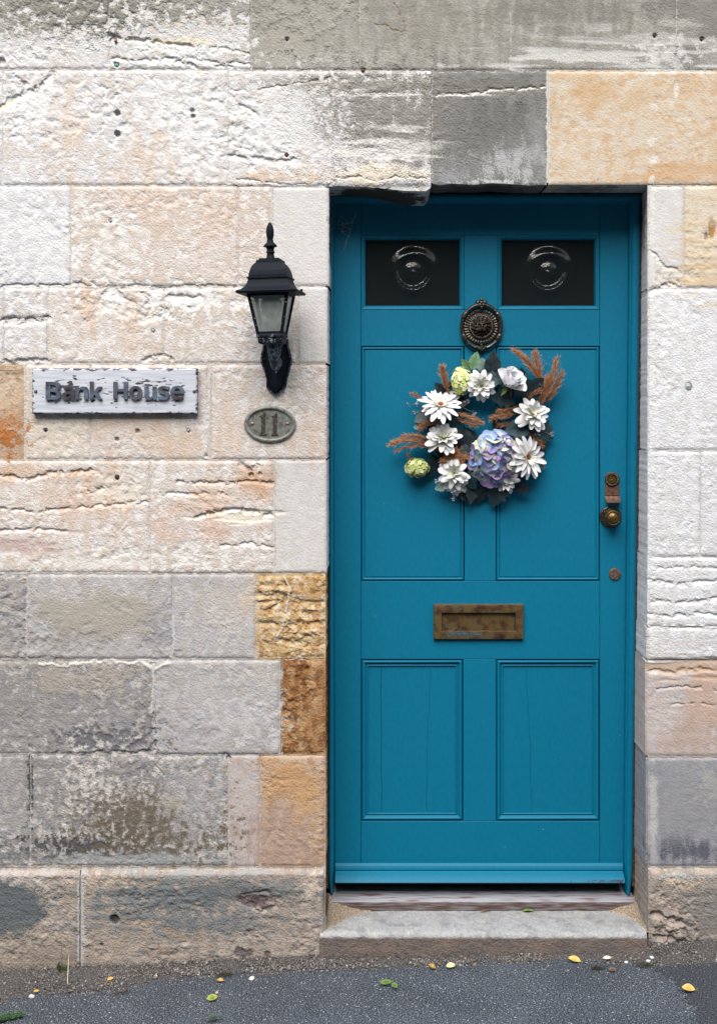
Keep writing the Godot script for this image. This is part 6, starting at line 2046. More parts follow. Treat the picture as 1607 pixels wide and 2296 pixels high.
func hydrangea(p: Vector3) -> void:
	var f := flower_node("hydrangea", p, Vector3(0, 0, 1), 0.0, "blue and lilac hydrangea head low in the wreath")
	var m := tinted(0.78)
	m.backlight_enabled = true
	m.backlight = Color(0.22, 0.22, 0.25)
	var tones := [
		[lin(196, 208, 224, 0.74), lin(112, 146, 206, 0.74)], [lin(160, 186, 226, 0.74), lin(96, 130, 196, 0.74)], [lin(222, 228, 226, 0.74), lin(140, 168, 216, 0.74)], [lin(214, 218, 176, 0.74), lin(222, 226, 212, 0.74)], [lin(186, 160, 200, 0.74), lin(146, 122, 178, 0.74)], [lin(226, 224, 200, 0.74), lin(150, 176, 220, 0.74)], [lin(198, 176, 206, 0.74), lin(176, 148, 190, 0.74)], [lin(150, 168, 90, 0.74), lin(206, 212, 186, 0.74)], [lin(228, 214, 222, 0.74), lin(206, 158, 198, 0.74)],
	]
	var meshes := []
	for t in tones:
		meshes.append([petal(0.030, 0.034, 0.12, 0.05, 0.42, t[0], t[1]), petal(0.028, 0.032, -0.10, -0.06, 0.42, t[0], t[1])])
	var eye := MB.new()
	knob_on(eye, Vector3.ZERO, 0.0022)
	var em := eye.build()
	var eyemat := plain(rgb(120, 150, 205), 0.7)
	var n := 38
	for k in n:
		# spread over the front of a flattened ball
		var f2 := (k + 0.5) / n
		var r := sqrt(f2) * 1.0
		var a := k * 2.39996 + 0.5
		var q := Vector3(cos(a) * r, sin(a) * r, sqrt(maxf(0.0, 1.0 - r * r * 0.92)))
		var pos := Vector3(q.x * 0.073, q.y * 0.070, q.z * 0.040)
		var dir := Vector3(q.x, q.y, q.z * 0.9 + 0.25) + Vector3(rng.randfn(), rng.randfn(), 0.0) * 0.22
		var t: int = [0, 2, 5, 0, 1, 2][rng.randi() % 6]
		if q.y < -0.75 or q.x < -0.85:
			t = [4, 6, 1, 4][rng.randi() % 4]
		elif rng.randf() < 0.5:
			t = [3, 4, 5, 6, 7, 3, 8, 3][rng.randi() % 8]
		var b := looking(dir, rng.randf() * TAU)
		for s in 4:
			var bb := b * Basis(Vector3.BACK, PI / 2 * s + rng.randf_range(-0.1, 0.1)) * Basis(Vector3.UP, rng.randf_range(-0.35, -0.05))
			var sc := rng.randf_range(0.85, 1.1)
			part("petal", meshes[t][rng.randi() % 2], m, f, Transform3D(bb.scaled(Vector3(sc, sc, sc)), pos + b.z * (0.0004 * s)))
		part("floret_eye", em, eyemat, f, Transform3D(Basis.IDENTITY, pos + b.z * 0.002))

func snowball(p: Vector3, rx: float, ry: float, tone: float) -> void:
	var f := flower_node("green_snowball", p, Vector3(0, 0, 1), 0.0, "pale green snowball bloom" if tone > 0.9 else "darker green snowball bloom at the wreath's lower left")
	var m := tinted(0.8)
	var meshes := []
	for t in [[lin(206, 216, 130, tone), lin(222, 230, 164, tone)], [lin(176, 190, 96, tone), lin(208, 216, 140, tone)], [lin(222, 226, 176, tone), lin(232, 236, 196, tone)]]:
		var mb := MB.new()
		for s in 5:
			var c := TAU * s / 5.0
			var P := PackedVector3Array()
			var C := PackedColorArray()
			for j in 4:
				for i in 4:
					var u := i / 3.0
					var v := j / 3.0 * 2.0 - 1.0
					var w := 0.0040 * pow(sin(PI * clampf(u * 0.86 + 0.08, 0.0, 1.0)), 0.6)
					var q := Vector3(u * 0.0078, v * w, 0.0012 * v * v - 0.001 * u)
					P.append(Basis(Vector3.BACK, c) * q)
					C.append(t[0].lerp(t[1], u))
			mb.grid(P, 4, 4, false, false, C)
		meshes.append(mb.build())
	var n := 64
	for k in n:
		var f2 := (k + 0.5) / n
		var a := k * 2.39996
		var z := 1.0 - f2 * 1.25
		var r := sqrt(maxf(0.0, 1.0 - z * z))
		var q := Vector3(cos(a) * r, sin(a) * r, z)
		var pos := Vector3(q.x * rx, q.y * ry, q.z * minf(rx, ry)) * rng.randf_range(0.88, 1.04)
		part("floret", meshes[rng.randi() % 3], m, f, Transform3D(looking(q + Vector3(rng.randfn(), rng.randfn(), rng.randfn()) * 0.2, rng.randf() * TAU), pos))
	var core := MB.new()
	knob_on(core, Vector3.ZERO, 1.0)
	part("flower_core", core, plain(rgb(96, 106, 52), 0.9), f, Transform3D(Basis.from_scale(Vector3(rx, ry, minf(rx, ry)) * 0.82), Vector3.ZERO))

# ------------------------------------------------------------------ ground and what lies on it
func build_ground() -> void:
	# asphalt: one sheet to the horizon, finely divided near the house
	var tar := sheet(noise(0.12, 161, 3), 1024, [[0.0, lin(20, 25, 32, 0.7).linear_to_srgb()], [0.34, lin(52, 60, 72, 0.7).linear_to_srgb()], [0.52, lin(82, 91, 105, 0.7).linear_to_srgb()], [0.66, lin(122, 131, 145, 0.7).linear_to_srgb()], [0.8, lin(176, 182, 190, 0.7).linear_to_srgb()], [1.0, lin(235, 236, 238, 0.7).linear_to_srgb()]])
	var asphalt := grained(tar, grey_sheet(noise(0.12, 161, 3), 1024), Vector3(1.3, 1.3, 1.3), 1.2, 0.85)
	asphalt.detail_enabled = true
	asphalt.detail_blend_mode = BaseMaterial3D.BLEND_MODE_MUL
	asphalt.detail_albedo = sheet(noise(0.012, 163, 4), 512, [[0.2, Color(0.86, 0.87, 0.88)], [0.8, Color(1.0, 1.0, 1.0)]])
	asphalt.detail_uv_layer = BaseMaterial3D.DETAIL_UV_2
	asphalt.uv2_triplanar = true
	asphalt.uv2_world_triplanar = true
	asphalt.uv2_scale = Vector3(0.55, 0.55, 0.55)
	var mb := MB.new()
	var xs := []
	var zs := []
	for k in 6:
		xs.append([-60.0, -30.0, -15.0, -8.0, -4.0, -2.5][k])
	for k in 241:
		xs.append(-1.5 + k * 3.0 / 240.0)
	xs.append_array([2.5, 4.0, 8.0, 15.0, 30.0, 60.0])
	zs = [-60.0, -20.0, -6.0, -1.0, -0.3]
	for k in 97:
		zs.append(-0.1 + k * 0.0125)
	zs.append_array([1.5, 2.2, 3.5, 5.5, 8.0, 14.0, 30.0, 60.0])
	var nz := noise(1.6, 164, 4)
	var nf := noise(26.0, 165, 3)
	var P := PackedVector3Array()
	for z in zs:
		for x in xs:
			var y := ground_y(x) + nz.get_noise_2d(x, z) * 0.006 + nf.get_noise_2d(x, z) * 0.0016
			if z < -0.2:
				y -= 0.12
			P.append(Vector3(x, y, z))
	mb.grid(P, xs.size(), zs.size(), false, false)
	structure("pavement", mb, asphalt)
	# a darker, newer patch of asphalt at the right, its edge standing a little proud
	var newer := grained(sheet(noise(0.12, 171, 3), 512, [[0.0, lin(14, 17, 22, 0.7).linear_to_srgb()], [0.4, lin(40, 45, 54, 0.7).linear_to_srgb()], [0.6, lin(64, 71, 82, 0.7).linear_to_srgb()], [0.78, lin(104, 110, 120, 0.7).linear_to_srgb()], [1.0, lin(200, 202, 206, 0.7).linear_to_srgb()]]), grey_sheet(noise(0.12, 171, 3), 512), Vector3(2.6, 2.6, 2.6), 0.8, 0.85)
	mb = MB.new()
	var rim := []
	for q in [[1462, 2172], [1478, 2182], [1505, 2196], [1524, 2215], [1540, 2238], [1552, 2262], [1566, 2290], [1580, 2330], [1600, 2400]]:
		rim.append(on_ground(q[0], q[1]))
	P = PackedVector3Array()
	for k in rim.size() * 4 - 3:
		var i := mini(k / 4, rim.size() - 2)
		var a: Vector3 = rim[i].lerp(rim[i + 1], (k - i * 4) / 4.0)
		a.x += 0.009 * sin(k * 2.3) + 0.007 * sin(k * 5.1)
		for j in 24:
			var f := j / 23.0
			var x := lerpf(a.x, 2.2, f * f)
			var edge := clampf(f * f * 30.0, 0.0, 1.0)
			P.append(Vector3(x, ground_y(x) + 0.0045 * edge + nz.get_noise_2d(x, a.z) * 0.006 + nf.get_noise_2d(x, a.z) * 0.0016 + 0.001, a.z))
	mb.grid(P, 24, rim.size() * 4 - 3, false, false)
	structure("pavement_patch", mb, newer)
	# a drift of grit and soil against the foot of the wall and in the corners of the step
	var dirt := grained(sheet(noise(0.09, 181, 5), 512, [[0.0, lin(42, 39, 38, 0.7).linear_to_srgb()], [0.4, lin(78, 75, 75, 0.7).linear_to_srgb()], [0.75, lin(124, 119, 116, 0.7).linear_to_srgb()], [1.0, lin(196, 190, 184, 0.7).linear_to_srgb()]]), grey_sheet(noise(0.12, 182, 4), 512), Vector3(3.2, 3.2, 3.2), 0.9, 0.98)
	mb = MB.new()
	P = PackedVector3Array()
	var cols := 560
	for j in 22:
		var f := j / 21.0
		for i in cols:
			var x := lerpf(-2.4, 2.4, i / (cols - 1.0))
			var w := drift_width(x) * (1.0 + 0.35 * nz.get_noise_2d(x * 5.0, 3.0))
			var z := drift_foot(x) - 0.02 + f * (w + 0.02)
			var h := (1.0 - f) * (1.0 - f) * drift_height(x) - 0.004 * f + 0.004 * (1.0 - f) + nf.get_noise_2d(x * 1.4, z * 1.4) * 0.004 * (1.0 - f * 0.6) + nz.get_noise_2d(x * 8.0, z * 8.0) * 0.005 * (1.0 - f)
			P.append(Vector3(x, ground_y(x) + nz.get_noise_2d(x, z) * 0.006 + 0.003 + h, z))
	mb.grid(P, cols, 22, false, false)
	structure("gritty_soil", mb, dirt)
	# sandy mortar crumbs banked in both corners of the step
	var sand := grained(sheet(noise(0.10, 185, 5), 256, [[0.0, lin(96, 84, 72, 0.75).linear_to_srgb()], [0.5, lin(176, 156, 134, 0.75).linear_to_srgb()], [1.0, lin(222, 206, 186, 0.75).linear_to_srgb()]]), grey_sheet(noise(0.13, 186, 4), 256), Vector3(6, 6, 6), 0.7, 0.98)
	for side in 2:
		mb = MB.new()
		var pts := [[730, 2090], [731, 2012], [741, 1996], [752, 1998], [756, 2014], [766, 2022], [790, 2036], [840, 2043], [790, 2054], [756, 2072]] if side == 0 else [[1447, 2088], [1444, 2040], [1432, 2000], [1420, 1996], [1412, 2000], [1410, 2018], [1402, 2030], [1360, 2043], [1398, 2052], [1428, 2066]]
		var c := at(740 if side == 0 else 1434, 2030, -0.10)
		P = PackedVector3Array()
		var poly := PackedVector2Array()
		for q in pts:
			# where that point lies on the tread or the sill
			var z: float = EYE.z - (EYE.y - 0.029) * 4.0 / ((q[1] - 897.0) * UNIT)
			z = clampf(z, -0.17, 0.02)
			poly.append(Vector2(at(q[0], q[1], z).x, z))
		var top := Vector3(poly[1].x, 0.060, -0.150)
		var n := 26
		var lo := poly[0]
		var hi := poly[0]
		for p in poly:
			lo = lo.min(p)
			hi = hi.max(p)
		var GX := PackedVector3Array()
		for j in n:
			for i in n:
				var x := lerpf(lo.x, hi.x, i / (n - 1.0))
				var z := lerpf(lo.y, hi.y, j / (n - 1.0))
				var corner := Vector2(poly[1].x, -0.165)
				var d := Vector2(x, z).distance_to(corner)
				var dd := Vector2((x - corner.x) * 0.75, z - corner.y).length()
				var h := 0.040 * clampf(1.0 - dd / 0.085, 0.0, 1.0) + 0.003 + nf.get_noise_2d(x * 2.0, z * 2.0) * 0.004
				if not Geometry2D.is_point_in_polygon(Vector2(x, z), poly):
					h = -0.006
				GX.append(Vector3(x, 0.0285 + h, z))
		mb.grid(GX, n, n, false, false)
		structure("mortar_crumbs", mb, sand)
	scatter()
	litter()

func drift_foot(x: float) -> float:
	if x > -0.12 and x < 0.835:
		return 0.040
	return 0.026

func drift_width(x: float) -> float:
	var pts := [[-3.0, 0.16], [-1.5, 0.20], [-1.04, 0.185], [-0.75, 0.15], [-0.45, 0.085], [-0.2, 0.085], [-0.05, 0.06], [0.3, 0.05], [0.6, 0.04], [0.80, 0.06], [0.90, 0.13], [1.0, 0.13], [3.0, 0.10]]
	for i in pts.size() - 1:
		if x <= pts[i + 1][0]:
			return lerpf(pts[i][1], pts[i + 1][1], (x - pts[i][0]) / (pts[i + 1][0] - pts[i][0]))
	return 0.1

func drift_height(x: float) -> float:
	return 0.016 if x < -0.12 else (0.006 if x < 0.82 else 0.022)

func pebble(seed_: int) -> ArrayMesh:
	var n := noise(0.9, seed_, 2)
	var mb := MB.new()
	var P := PackedVector3Array()
	for j in 5:
		for i in 7:
			var a := TAU * i / 7.0
			var b := PI * j / 4.0
			var v := Vector3(sin(b) * cos(a), cos(b) * 0.7, sin(b) * sin(a))
			P.append(v * (1.0 + 0.45 * n.get_noise_3dv(v * 1.5)))
	mb.grid(P, 7, 5, true, false)
	return mb.build()

func scatter() -> void:
	var r2 := RandomNumberGenerator.new()
	r2.seed = 99
	var m := tinted(0.95)
	var kinds := [pebble(1), pebble(2), pebble(3)]
	var nd := noise(5.0, 77, 4)
	var tones := [lin(128, 120, 116, 0.7), lin(152, 146, 141, 0.65), lin(96, 90, 88, 0.7), lin(180, 176, 172, 0.6), lin(70, 67, 66, 0.7), lin(142, 124, 110, 0.7), lin(112, 113, 118, 0.7), lin(84, 80, 78, 0.7)]
	for v in 3:
		var mm := MultiMesh.new()
		mm.transform_format = MultiMesh.TRANSFORM_3D
		mm.use_colors = true
		mm.mesh = kinds[v]
		var spots := []
		while spots.size() < 6900:
			var x := r2.randf_range(-1.8, 1.8)
			var f := r2.randf()
			var w := drift_width(x)
			var far := r2.randf() < 0.10
			var z := drift_foot(x) + (f * w * 1.12 if not far else w + r2.randf() * r2.randf() * 0.4)
			if x > -0.10 and x < 0.80 and r2.randf() < 0.45:
				continue
			if nd.get_noise_2d(x, z) < r2.randf_range(-0.35, 0.2):
				continue
			var s := 0.0008 + 0.0019 * pow(r2.randf(), 3.0) + (0.003 if r2.randf() < 0.012 else 0.0)
			if far:
				s *= 0.8
			spots.append([x, z, s])
		mm.instance_count = spots.size()
		var nz := noise(1.6, 164, 4)
		for i in spots.size():
			var q: Array = spots[i]
			var f := clampf((q[1] - drift_foot(q[0])) / drift_width(q[0]), 0.0, 1.0)
			var y := ground_y(q[0]) + nz.get_noise_2d(q[0], q[1]) * 0.006 + 0.004 + (1.0 - f) * (1.0 - f) * drift_height(q[0])
			if f >= 1.0:
				y -= 0.003
			var b := Basis.from_euler(Vector3(r2.randf() * TAU, r2.randf() * TAU, r2.randf() * TAU)).scaled(Vector3.ONE * q[2] * r2.randf_range(0.8, 1.3))
			mm.set_instance_transform(i, Transform3D(b, Vector3(q[0], y, q[1])))
			mm.set_instance_color(i, tones[r2.randi() % tones.size()] * r2.randf_range(0.75, 1.1))
		if v == 2:
			chips(r2, m, kinds[0])
		var o := MultiMeshInstance3D.new()
		o.name = numbered("gravel")
		o.multimesh = mm
		o.material_override = m
		o.set_meta("kind", "stuff")
		o.set_meta("label", ["fine pale grit lying along the foot of the wall", "fine grey grit strewn at the foot of the wall", "fine brown grit drifted against the wall's foot"][v])
		o.set_meta("category", "grit")
		add_child(o)

# pale aggregate showing in the worn asphalt
func chips(r2: RandomNumberGenerator, m: Material, shape: Mesh) -> void:
	var mm := MultiMesh.new()
	mm.transform_format = MultiMesh.TRANSFORM_3D
	mm.use_colors = true
	mm.mesh = shape
	mm.instance_count = 9000
	var nz := noise(1.6, 164, 4)
	for i in 9000:
		var x := r2.randf_range(-1.4, 1.4)
		var z := r2.randf_range(0.06, 1.0)
		var s := 0.0009 + 0.0016 * pow(r2.randf(), 2.0)
		var b := Basis.from_euler(Vector3(r2.randf_range(-0.3, 0.3), r2.randf() * TAU, 0.0)).scaled(Vector3(s, s * 0.5, s))
		mm.set_instance_transform(i, Transform3D(b, Vector3(x, ground_y(x) + nz.get_noise_2d(x, z) * 0.006 + 0.001, z)))
		var t := r2.randf()
		mm.set_instance_color(i, lin(150, 156, 164, 0.6).lerp(lin(206, 206, 206, 0.65), t * t) if t > 0.3 else lin(40, 44, 50, 0.7))
	var o := MultiMeshInstance3D.new()
	o.name = "aggregate"
	o.multimesh = mm
	o.material_override = m
	o.set_meta("kind", "stuff")
	o.set_meta("label", "pale stone chips showing in the worn asphalt")
	o.set_meta("category", "chippings")
	add_child(o)

func fallen_leaf(length: float, width: float, curl: float, c0: Color, c1: Color) -> MB:
	var mb := MB.new()
	var P := PackedVector3Array()
	var C := PackedColorArray()
	for i in 9:
		var u := i / 8.0
		for j in 5:
			var v := j / 4.0 * 2.0 - 1.0
			var w := width * 0.5 * pow(maxf(sin(PI * clampf(u * 0.96 + 0.02, 0.0, 1.0)), 0.0), 0.8)
			P.append(Vector3((u - 0.5) * length, 0.0012 + curl * width * v * v * sin(PI * u) + curl * 0.4 * length * pow(absf(u - 0.45), 2.0), v * w))
			C.append(c0.lerp(c1, clampf(absf(v) * 0.7 + 0.3 * sin(u * 9.0), 0.0, 1.0)))
	mb.grid(P, 5, 9, false, true, C)
	mb.tube([Vector3(length * 0.5, 0.003, 0), Vector3(length * 0.72, 0.0045, width * 0.1)], 0.0006, 4, c0)
	return mb

func litter() -> void:
	var m := tinted(0.6)
	m.backlight_enabled = true
	m.backlight = Color(0.2, 0.2, 0.15)
	var g0 := lin(74, 106, 40, 0.8)
	var g1 := lin(126, 156, 62, 0.8)
	var y0 := lin(196, 164, 72, 0.9)
	var y1 := lin(222, 200, 118, 0.9)
	var b0 := lin(98, 62, 38, 0.8)
	var b1 := lin(140, 96, 56, 0.8)
	var p0 := lin(206, 200, 168, 0.9)
	var p1 := lin(226, 222, 196, 0.9)
	var rows := [
		[476, 2246, 0.030, 0.017, 0.25, 20, lin(92, 120, 40), lin(180, 178, 70), "green-yellow leaf on the asphalt left of the door", "leaf"],
		[865, 2210, 0.032, 0.014, 0.12, 8, g0, g1, "longer of two green leaves on the asphalt before the step", "leaf"],
		[884, 2217, 0.020, 0.013, 0.2, -50, g0, g1, "smaller of two green leaves on the asphalt before the step", "leaf"],
		[1287, 2160, 0.036, 0.017, 0.45, -25, y0, y1, "curled yellow leaf lying before the right end of the step", "leaf"],
		[1542, 2226, 0.034, 0.020, 0.45, -15, lin(188, 140, 56), y1, "curled golden leaf at the edge of the dark asphalt patch", "leaf"],
		[1010, 2173, 0.026, 0.015, 0.3, 15, p0, lin(222, 218, 130), "pale yellow leaf lying close below the step", "leaf"],
		[968, 2174, 0.024, 0.012, 0.5, -40, lin(170, 140, 50), lin(120, 96, 40), "crumpled brownish yellow leaf close below the step", "leaf"],
		[1425, 2141, 0.026, 0.012, 0.6, 30, p0, p1, "pale curled leaf at the right corner of the step", "leaf"],
		[1360, 2155, 0.024, 0.010, 0.4, 5, lin(214, 206, 190), p1, "whitish leaf scrap under the step's right half", "leaf"],
		[1372, 2181, 0.020, 0.011, 0.2, 0, b0, b1, "small brown leaf on the asphalt right of the yellow leaf", "leaf"],
		[248, 2202, 0.018, 0.009, 0.4, 30, y0, lin(210, 150, 50), "tiny ochre leaf in the grit near the weed", "leaf"],
		[82, 2229, 0.014, 0.007, 0.3, 10, lin(210, 150, 40), y0, "tiny orange leaf scrap at far left in the grit", "leaf"],
		[494, 2205, 0.020, 0.010, 0.5, -10, y0, b1, "dry tan leaf in the grit left of the step", "leaf"],
		[478, 2290, 0.036, 0.016, 0.2, 15, lin(30, 46, 40), lin(56, 76, 62), "dark green leaf at the very front edge", "leaf"],
	]
	for r in rows:
		var p := on_ground(r[0], r[1]) + Vector3(0, 0.006, 0)
		single("fallen_leaf", fallen_leaf(r[2], r[3] * 1.25, r[4] * 0.5, r[6] * 0.8, r[7] * 0.75), m, r[8], r[9], "leaves fallen on the ground", Transform3D(Basis(Vector3.RIGHT, 0.42) * Basis(Vector3.UP, deg_to_rad(r[5])), p + Vector3(0, r[3] * 0.22, 0)))
	# on the step
	var z := -0.122
	single("fallen_leaf", fallen_leaf(0.034, 0.016, 0.25, g0, g1), m, "fresh green leaf lying on the step against the sill", "leaf", "leaves fallen on the ground", Transform3D(Basis(Vector3.UP, 0.1), Vector3(at(1183, 2045, z).x, 0.0300, z)))
	single("fallen_leaf", fallen_leaf(0.030, 0.008, 0.4, b0, lin(120, 74, 54)), m, "narrow brown leaf on the step against the sill", "leaf", "leaves fallen on the ground", Transform3D(Basis(Vector3.UP, 0.3), Vector3(at(1085, 2045, z).x, 0.0300, z)))
	# mossy stick at the left front corner
	var moss := MB.new()
	var r2 := RandomNumberGenerator.new()
	r2.seed = 31
	var a := on_ground(-30, 2300) + Vector3(0, 0.010, 0)
	var b := on_ground(52, 2284) + Vector3(0, 0.010, 0)
	moss.tube([a, a.lerp(b, 0.5), b], [0.010, 0.010, 0.007], 8, lin(30, 52, 32, 0.8))
	for k in 700:
		var c := a.lerp(b, r2.randf()) + Vector3(r2.randfn() * 0.004, absf(r2.randfn()) * 0.006, r2.randfn() * 0.007)
		var d := Vector3(r2.randfn(), absf(r2.randfn()) + 0.4, r2.randfn()).normalized() * r2.randf_range(0.003, 0.007)
		var w := d.cross(Vector3(r2.randfn(), r2.randfn(), r2.randfn())).normalized() * 0.0007
		moss.tri(c - w, c + w, c + d, lin(44, 86, 46).lerp(lin(78, 124, 60), r2.randf()))
	single("conifer_sprig", moss, tinted(0.8), "dark green conifer sprig at the front left corner of the pavement", "sprig")
	# a broken twig
	var tw := MB.new()
	var t0 := on_ground(252, 2233) + Vector3(0, 0.006, 0)
	var t1 := on_ground(282, 2229) + Vector3(0, 0.008, 0)
	tw.tube([t0, t0.lerp(t1, 0.5) + Vector3(0, 0.001, 0), t1], [0.0014, 0.0022, 0.0028], 6)
	tw.tube([t1, t1 + Vector3(0.004, 0.004, -0.014)], [0.0030, 0.0022], 6)
	single("twig", tw, plain(rgb(74, 48, 36), 0.9), "short broken brown twig on the asphalt left of the door", "twig")
	# weed at the foot of the wall and a dry straw
	var weed := MB.new()
	var root := on_ground(142, 2182)
	root.z = 0.05
	root.y = ground_y(root.x) + 0.01
	for k in 26:
		var up := Vector3(r2.randf_range(-0.5, 0.5), 1.0, r2.randf_range(0.0, 0.5)).normalized()
		var l := r2.randf_range(0.02, 0.05)
		var w := Vector3(0.0014, 0, 0.0005)
		var c := lin(48, 66, 34).lerp(lin(84, 98, 52), r2.randf())
		var p := root + Vector3(r2.randfn() * 0.006, 0, r2.randfn() * 0.004)
		var mid := p + up * l * 0.6
		var tip := mid + (up + Vector3(r2.randfn() * 0.6, -0.3, 0.2)) * l * 0.4
		weed.tri(p - w, p + w, mid + w, c)
		weed.tri(p - w, mid + w, mid - w, c)
		weed.tri(mid - w, mid + w, tip, c)
	var tall := root + Vector3(-0.002, 0.10, 0.004)
	weed.tube([root, root.lerp(tall, 0.5) + Vector3(0.002, 0, 0), tall], 0.0006, 4, lin(86, 84, 56))
	single("weed", weed, tinted(0.8), "small dark green weed growing at the foot of the left plinth", "weed")
	var straw := MB.new()
	var s0 := on_ground(152, 2212) + Vector3(0, 0.008, 0)
	var s1 := on_ground(160, 2172)
	straw.tube([s0, s0.lerp(Vector3(s1.x, s0.y + 0.03, 0.04), 0.6), Vector3(s1.x, s0.y + 0.045, 0.035)], [0.0014, 0.0011, 0.0005], 5)
	single("straw", straw, plain(rgb(186, 172, 134), 0.8), "pale dry grass straw leaning beside the weed", "straw")
	# larger stones one can pick out
	var peb := [
		[564, 2198, 0.0085, [222, 218, 208], "round white pebble in the grit, largest of the pale ones"], [72, 2238, 0.0085, [188, 188, 186], "flat grey stone chip at far left on the grit's edge"], [1403, 2160, 0.006, [206, 208, 212], "white stone chip right of the yellow leaf near the step"], [1460, 2150, 0.007, [214, 218, 220], "white chip in the dark soil right of the step"], [1452, 2158, 0.007, [196, 198, 202], "grey-white chip lower in the dark soil right of the step"],
		[486, 2228, 0.005, [206, 166, 148], "small pink stone beside the twig"], [350, 2190, 0.005, [200, 196, 190], "pale grit stone midway between weed and white pebble"], [1555, 2147, 0.006, [150, 148, 148], "grey pebble in the soil at far right"],
	]
	for q in peb:
		var p := on_ground(q[0], q[1]) + Vector3(0, q[2] * 0.5, 0)
		var c := lin(q[3][0], q[3][1], q[3][2], 0.8).linear_to_srgb()
		single("pebble", pebble(int(q[0])), plain(c, 0.85), q[4], "pebble", "larger stones in the grit", Transform3D(Basis(Vector3.UP, q[0]).scaled(Vector3.ONE * q[2]), p))
	# dark moss clumps by the right end of the step and on the left drift
	for q in [[1445, 2168, 0.030, "black-green moss clump by the step's right end"], [1338, 2176, 0.016, "small dark moss clump on the asphalt before the step"], [505, 2190, 0.022, "dark moss clump in the grit left of the step"]]:
		var c := MB.new()
		var p := on_ground(q[0], q[1])
		for k in 420:
			var d := Vector3(r2.randfn() * q[2] * 0.6, absf(r2.randfn()) * 0.004 + 0.003, r2.randfn() * q[2] * 0.3)
			var e := Vector3(r2.randfn(), absf(r2.randfn()) + 0.3, r2.randfn()).normalized() * r2.randf_range(0.002, 0.006)
			var w := e.cross(Vector3(r2.randfn(), r2.randfn(), r2.randfn())).normalized() * 0.0009
			c.tri(p + d - w, p + d + w, p + d + e, lin(34, 34, 28).lerp(lin(70, 66, 48), r2.randf()))
		single("moss_clump", c, tinted(0.95), q[3], "moss")

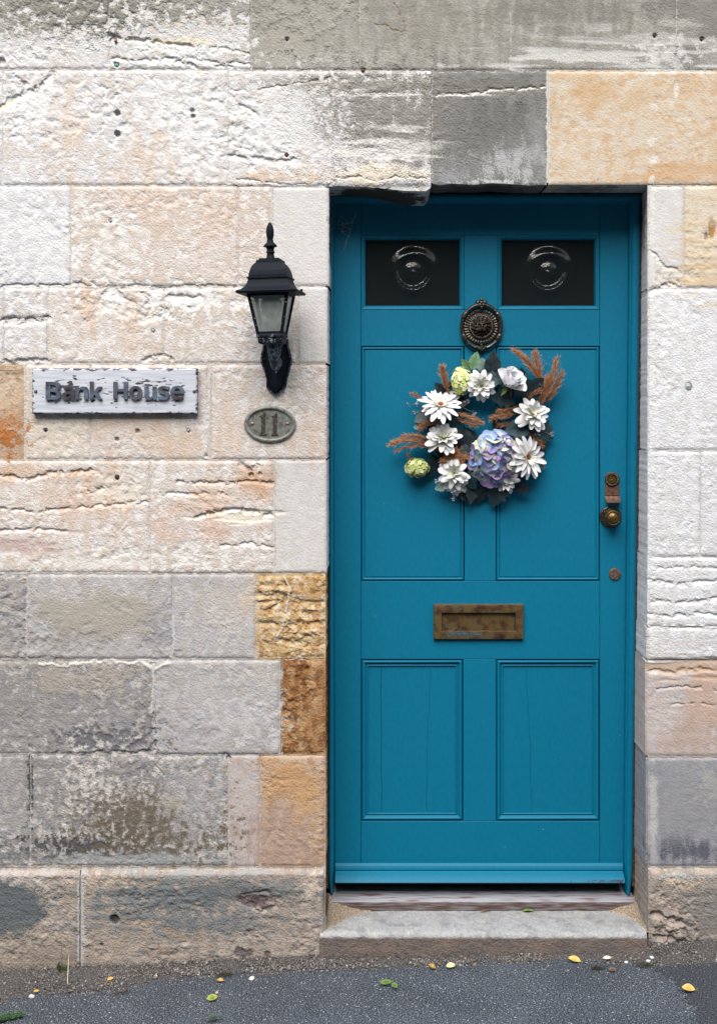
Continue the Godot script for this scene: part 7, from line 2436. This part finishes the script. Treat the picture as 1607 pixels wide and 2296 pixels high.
# ------------------------------------------------------------------ behind the door and across the street
func build_surroundings() -> void:
	# unlit hall behind the door: floor, ceiling and walls with thickness
	var hall := plain(rgb(70, 62, 58), 0.9)
	var lo := Vector3(-0.30, -0.05, -2.6)
	var hi := Vector3(1.05, 2.75, -0.365)
	for q in [["hall_floor", Vector3(lo.x, lo.y - 0.1, lo.z), Vector3(hi.x, lo.y, hi.z)], ["hall_ceiling", Vector3(lo.x, hi.y, lo.z), Vector3(hi.x, hi.y + 0.1, hi.z)], ["hall_wall", Vector3(lo.x - 0.1, lo.y - 0.1, lo.z), Vector3(lo.x - 0.001, hi.y + 0.1, hi.z)], ["hall_wall", Vector3(hi.x + 0.001, lo.y - 0.1, lo.z), Vector3(hi.x + 0.1, hi.y + 0.1, hi.z)], ["hall_wall", Vector3(lo.x - 0.1, lo.y - 0.1, lo.z - 0.1), Vector3(hi.x + 0.1, hi.y + 0.1, lo.z - 0.001)]]:
		var mb := MB.new()
		mb.box(q[1], q[2], 0.002)
		structure(q[0], mb, hall)
	# unseen hedge added over the road: it darkens the panes and keeps the low sky off the door's head
	var hedge := MB.new()
	var n := noise(0.8, 201, 5)
	var r2 := RandomNumberGenerator.new()
	r2.seed = 8
	var prof := [[0.0, -0.6], [0.0, 0.6], [0.05, 2.0], [0.0, 3.6], [0.1, 5.0], [0.25, 6.4], [0.7, 7.2], [1.3, 7.3], [1.8, 6.6], [2.0, 4.4], [2.0, -0.6]]
	var cols := 220
	var P := PackedVector3Array()
	for q in prof:
		for i in cols:
			var x := lerpf(-22.0, 22.0, i / (cols - 1.0))
			var d := n.get_noise_3d(x, q[1], q[0]) * 0.45
			P.append(Vector3(x, q[1] + d * (1.0 if q[1] > 0.0 else 0.0), 8.2 + q[0] + d))
	hedge.grid(P, cols, prof.size(), false, false)
	var H := thing("added_hedge", "added dark evergreen hedge out of view, keeping low sky off the door and panes", "hedge")
	part("foliage", hedge, grained(sheet(noise(0.08, 202, 4), 256, [[0.0, rgb(20, 28, 18)], [0.6, rgb(44, 58, 36)], [1.0, rgb(78, 94, 56)]]), null, Vector3(2, 2, 2), 0.0, 0.8), H)
	var tufts := MB.new()
	for k in 9000:
		var x := r2.randf_range(-7.0, 7.0)
		var y := r2.randf_range(0.0, 7.2)
		var back := 0.0 if y < 6.2 else (y - 6.2) * 0.9
		var p := Vector3(x, y, 8.2 + back + n.get_noise_3d(x, y, 0.0) * 0.45 - r2.randf() * 0.12)
		var d := Vector3(r2.randfn() * 0.6, r2.randf_range(0.0, 1.0), -r2.randf()).normalized() * r2.randf_range(0.06, 0.14)
		var w := d.cross(Vector3(r2.randfn(), r2.randfn(), r2.randfn())).normalized() * 0.02
		tufts.tri(p - w, p + w, p + d, lin(30, 42, 26).lerp(lin(64, 82, 46), r2.randf()))
	part("shoots", tufts, tinted(0.8), H)

func _ready() -> void:
	rng.seed = 1
	# camera: level, lens shifted down so that the wall's lines stay upright
	var cam := Camera3D.new()
	cam.name = "camera"
	cam.projection = Camera3D.PROJECTION_FRUSTUM
	cam.near = 0.1
	cam.far = 200.0
	cam.size = 2296.0 * UNIT / 4.0 * 0.1
	cam.frustum_offset = Vector2(0.0, (897.0 - 1148.0) * UNIT / 4.0 * 0.1)
	cam.position = EYE
	add_child(cam)
	cam.current = true
	# bright overcast sky, white and a little blue, strongest overhead
	var we := WorldEnvironment.new()
	we.name = "world"
	var env := Environment.new()
	var sky := Sky.new()
	var sm := ProceduralSkyMaterial.new()
	sm.sky_top_color = Color(0.925, 0.955, 1.0)
	sm.sky_horizon_color = Color(0.66, 0.69, 0.74)
	sm.sky_curve = 0.35
	sm.ground_horizon_color = Color(0.30, 0.30, 0.30)
	sm.ground_bottom_color = Color(0.22, 0.22, 0.22)
	sm.sun_angle_max = 1.0
	sky.sky_material = sm
	env.background_mode = Environment.BG_SKY
	env.sky = sky
	env.tonemap_mode = Environment.TONE_MAPPER_LINEAR
	env.tonemap_exposure = 3.7
	env.sdfgi_enabled = true
	env.ssao_enabled = true
	env.ssil_enabled = true
	we.environment = env
	add_child(we)
	# the veiled sun: high, in front and to the left
	var sun := DirectionalLight3D.new()
	sun.name = "sun"
	sun.light_energy = 0.5
	sun.light_angular_distance = 45.0
	sun.light_color = Color(1.0, 0.985, 0.965)
	sun.shadow_enabled = true
	add_child(sun)
	sun.look_at_from_position(Vector3(-0.55, 3.3, 2.5), Vector3.ZERO)
	make_materials()
	build_house()
	print("house ", Time.get_ticks_msec())
	build_frame()
	build_door()
	build_sill_and_step()
	build_ground()
	build_surroundings()
	print("ground ", Time.get_ticks_msec())
	build_lantern()
	build_name_board()
	build_number_plate()
	build_wall_fixings()
	print("things ", Time.get_ticks_msec())
	build_wreath()
	print("wreath ", Time.get_ticks_msec())
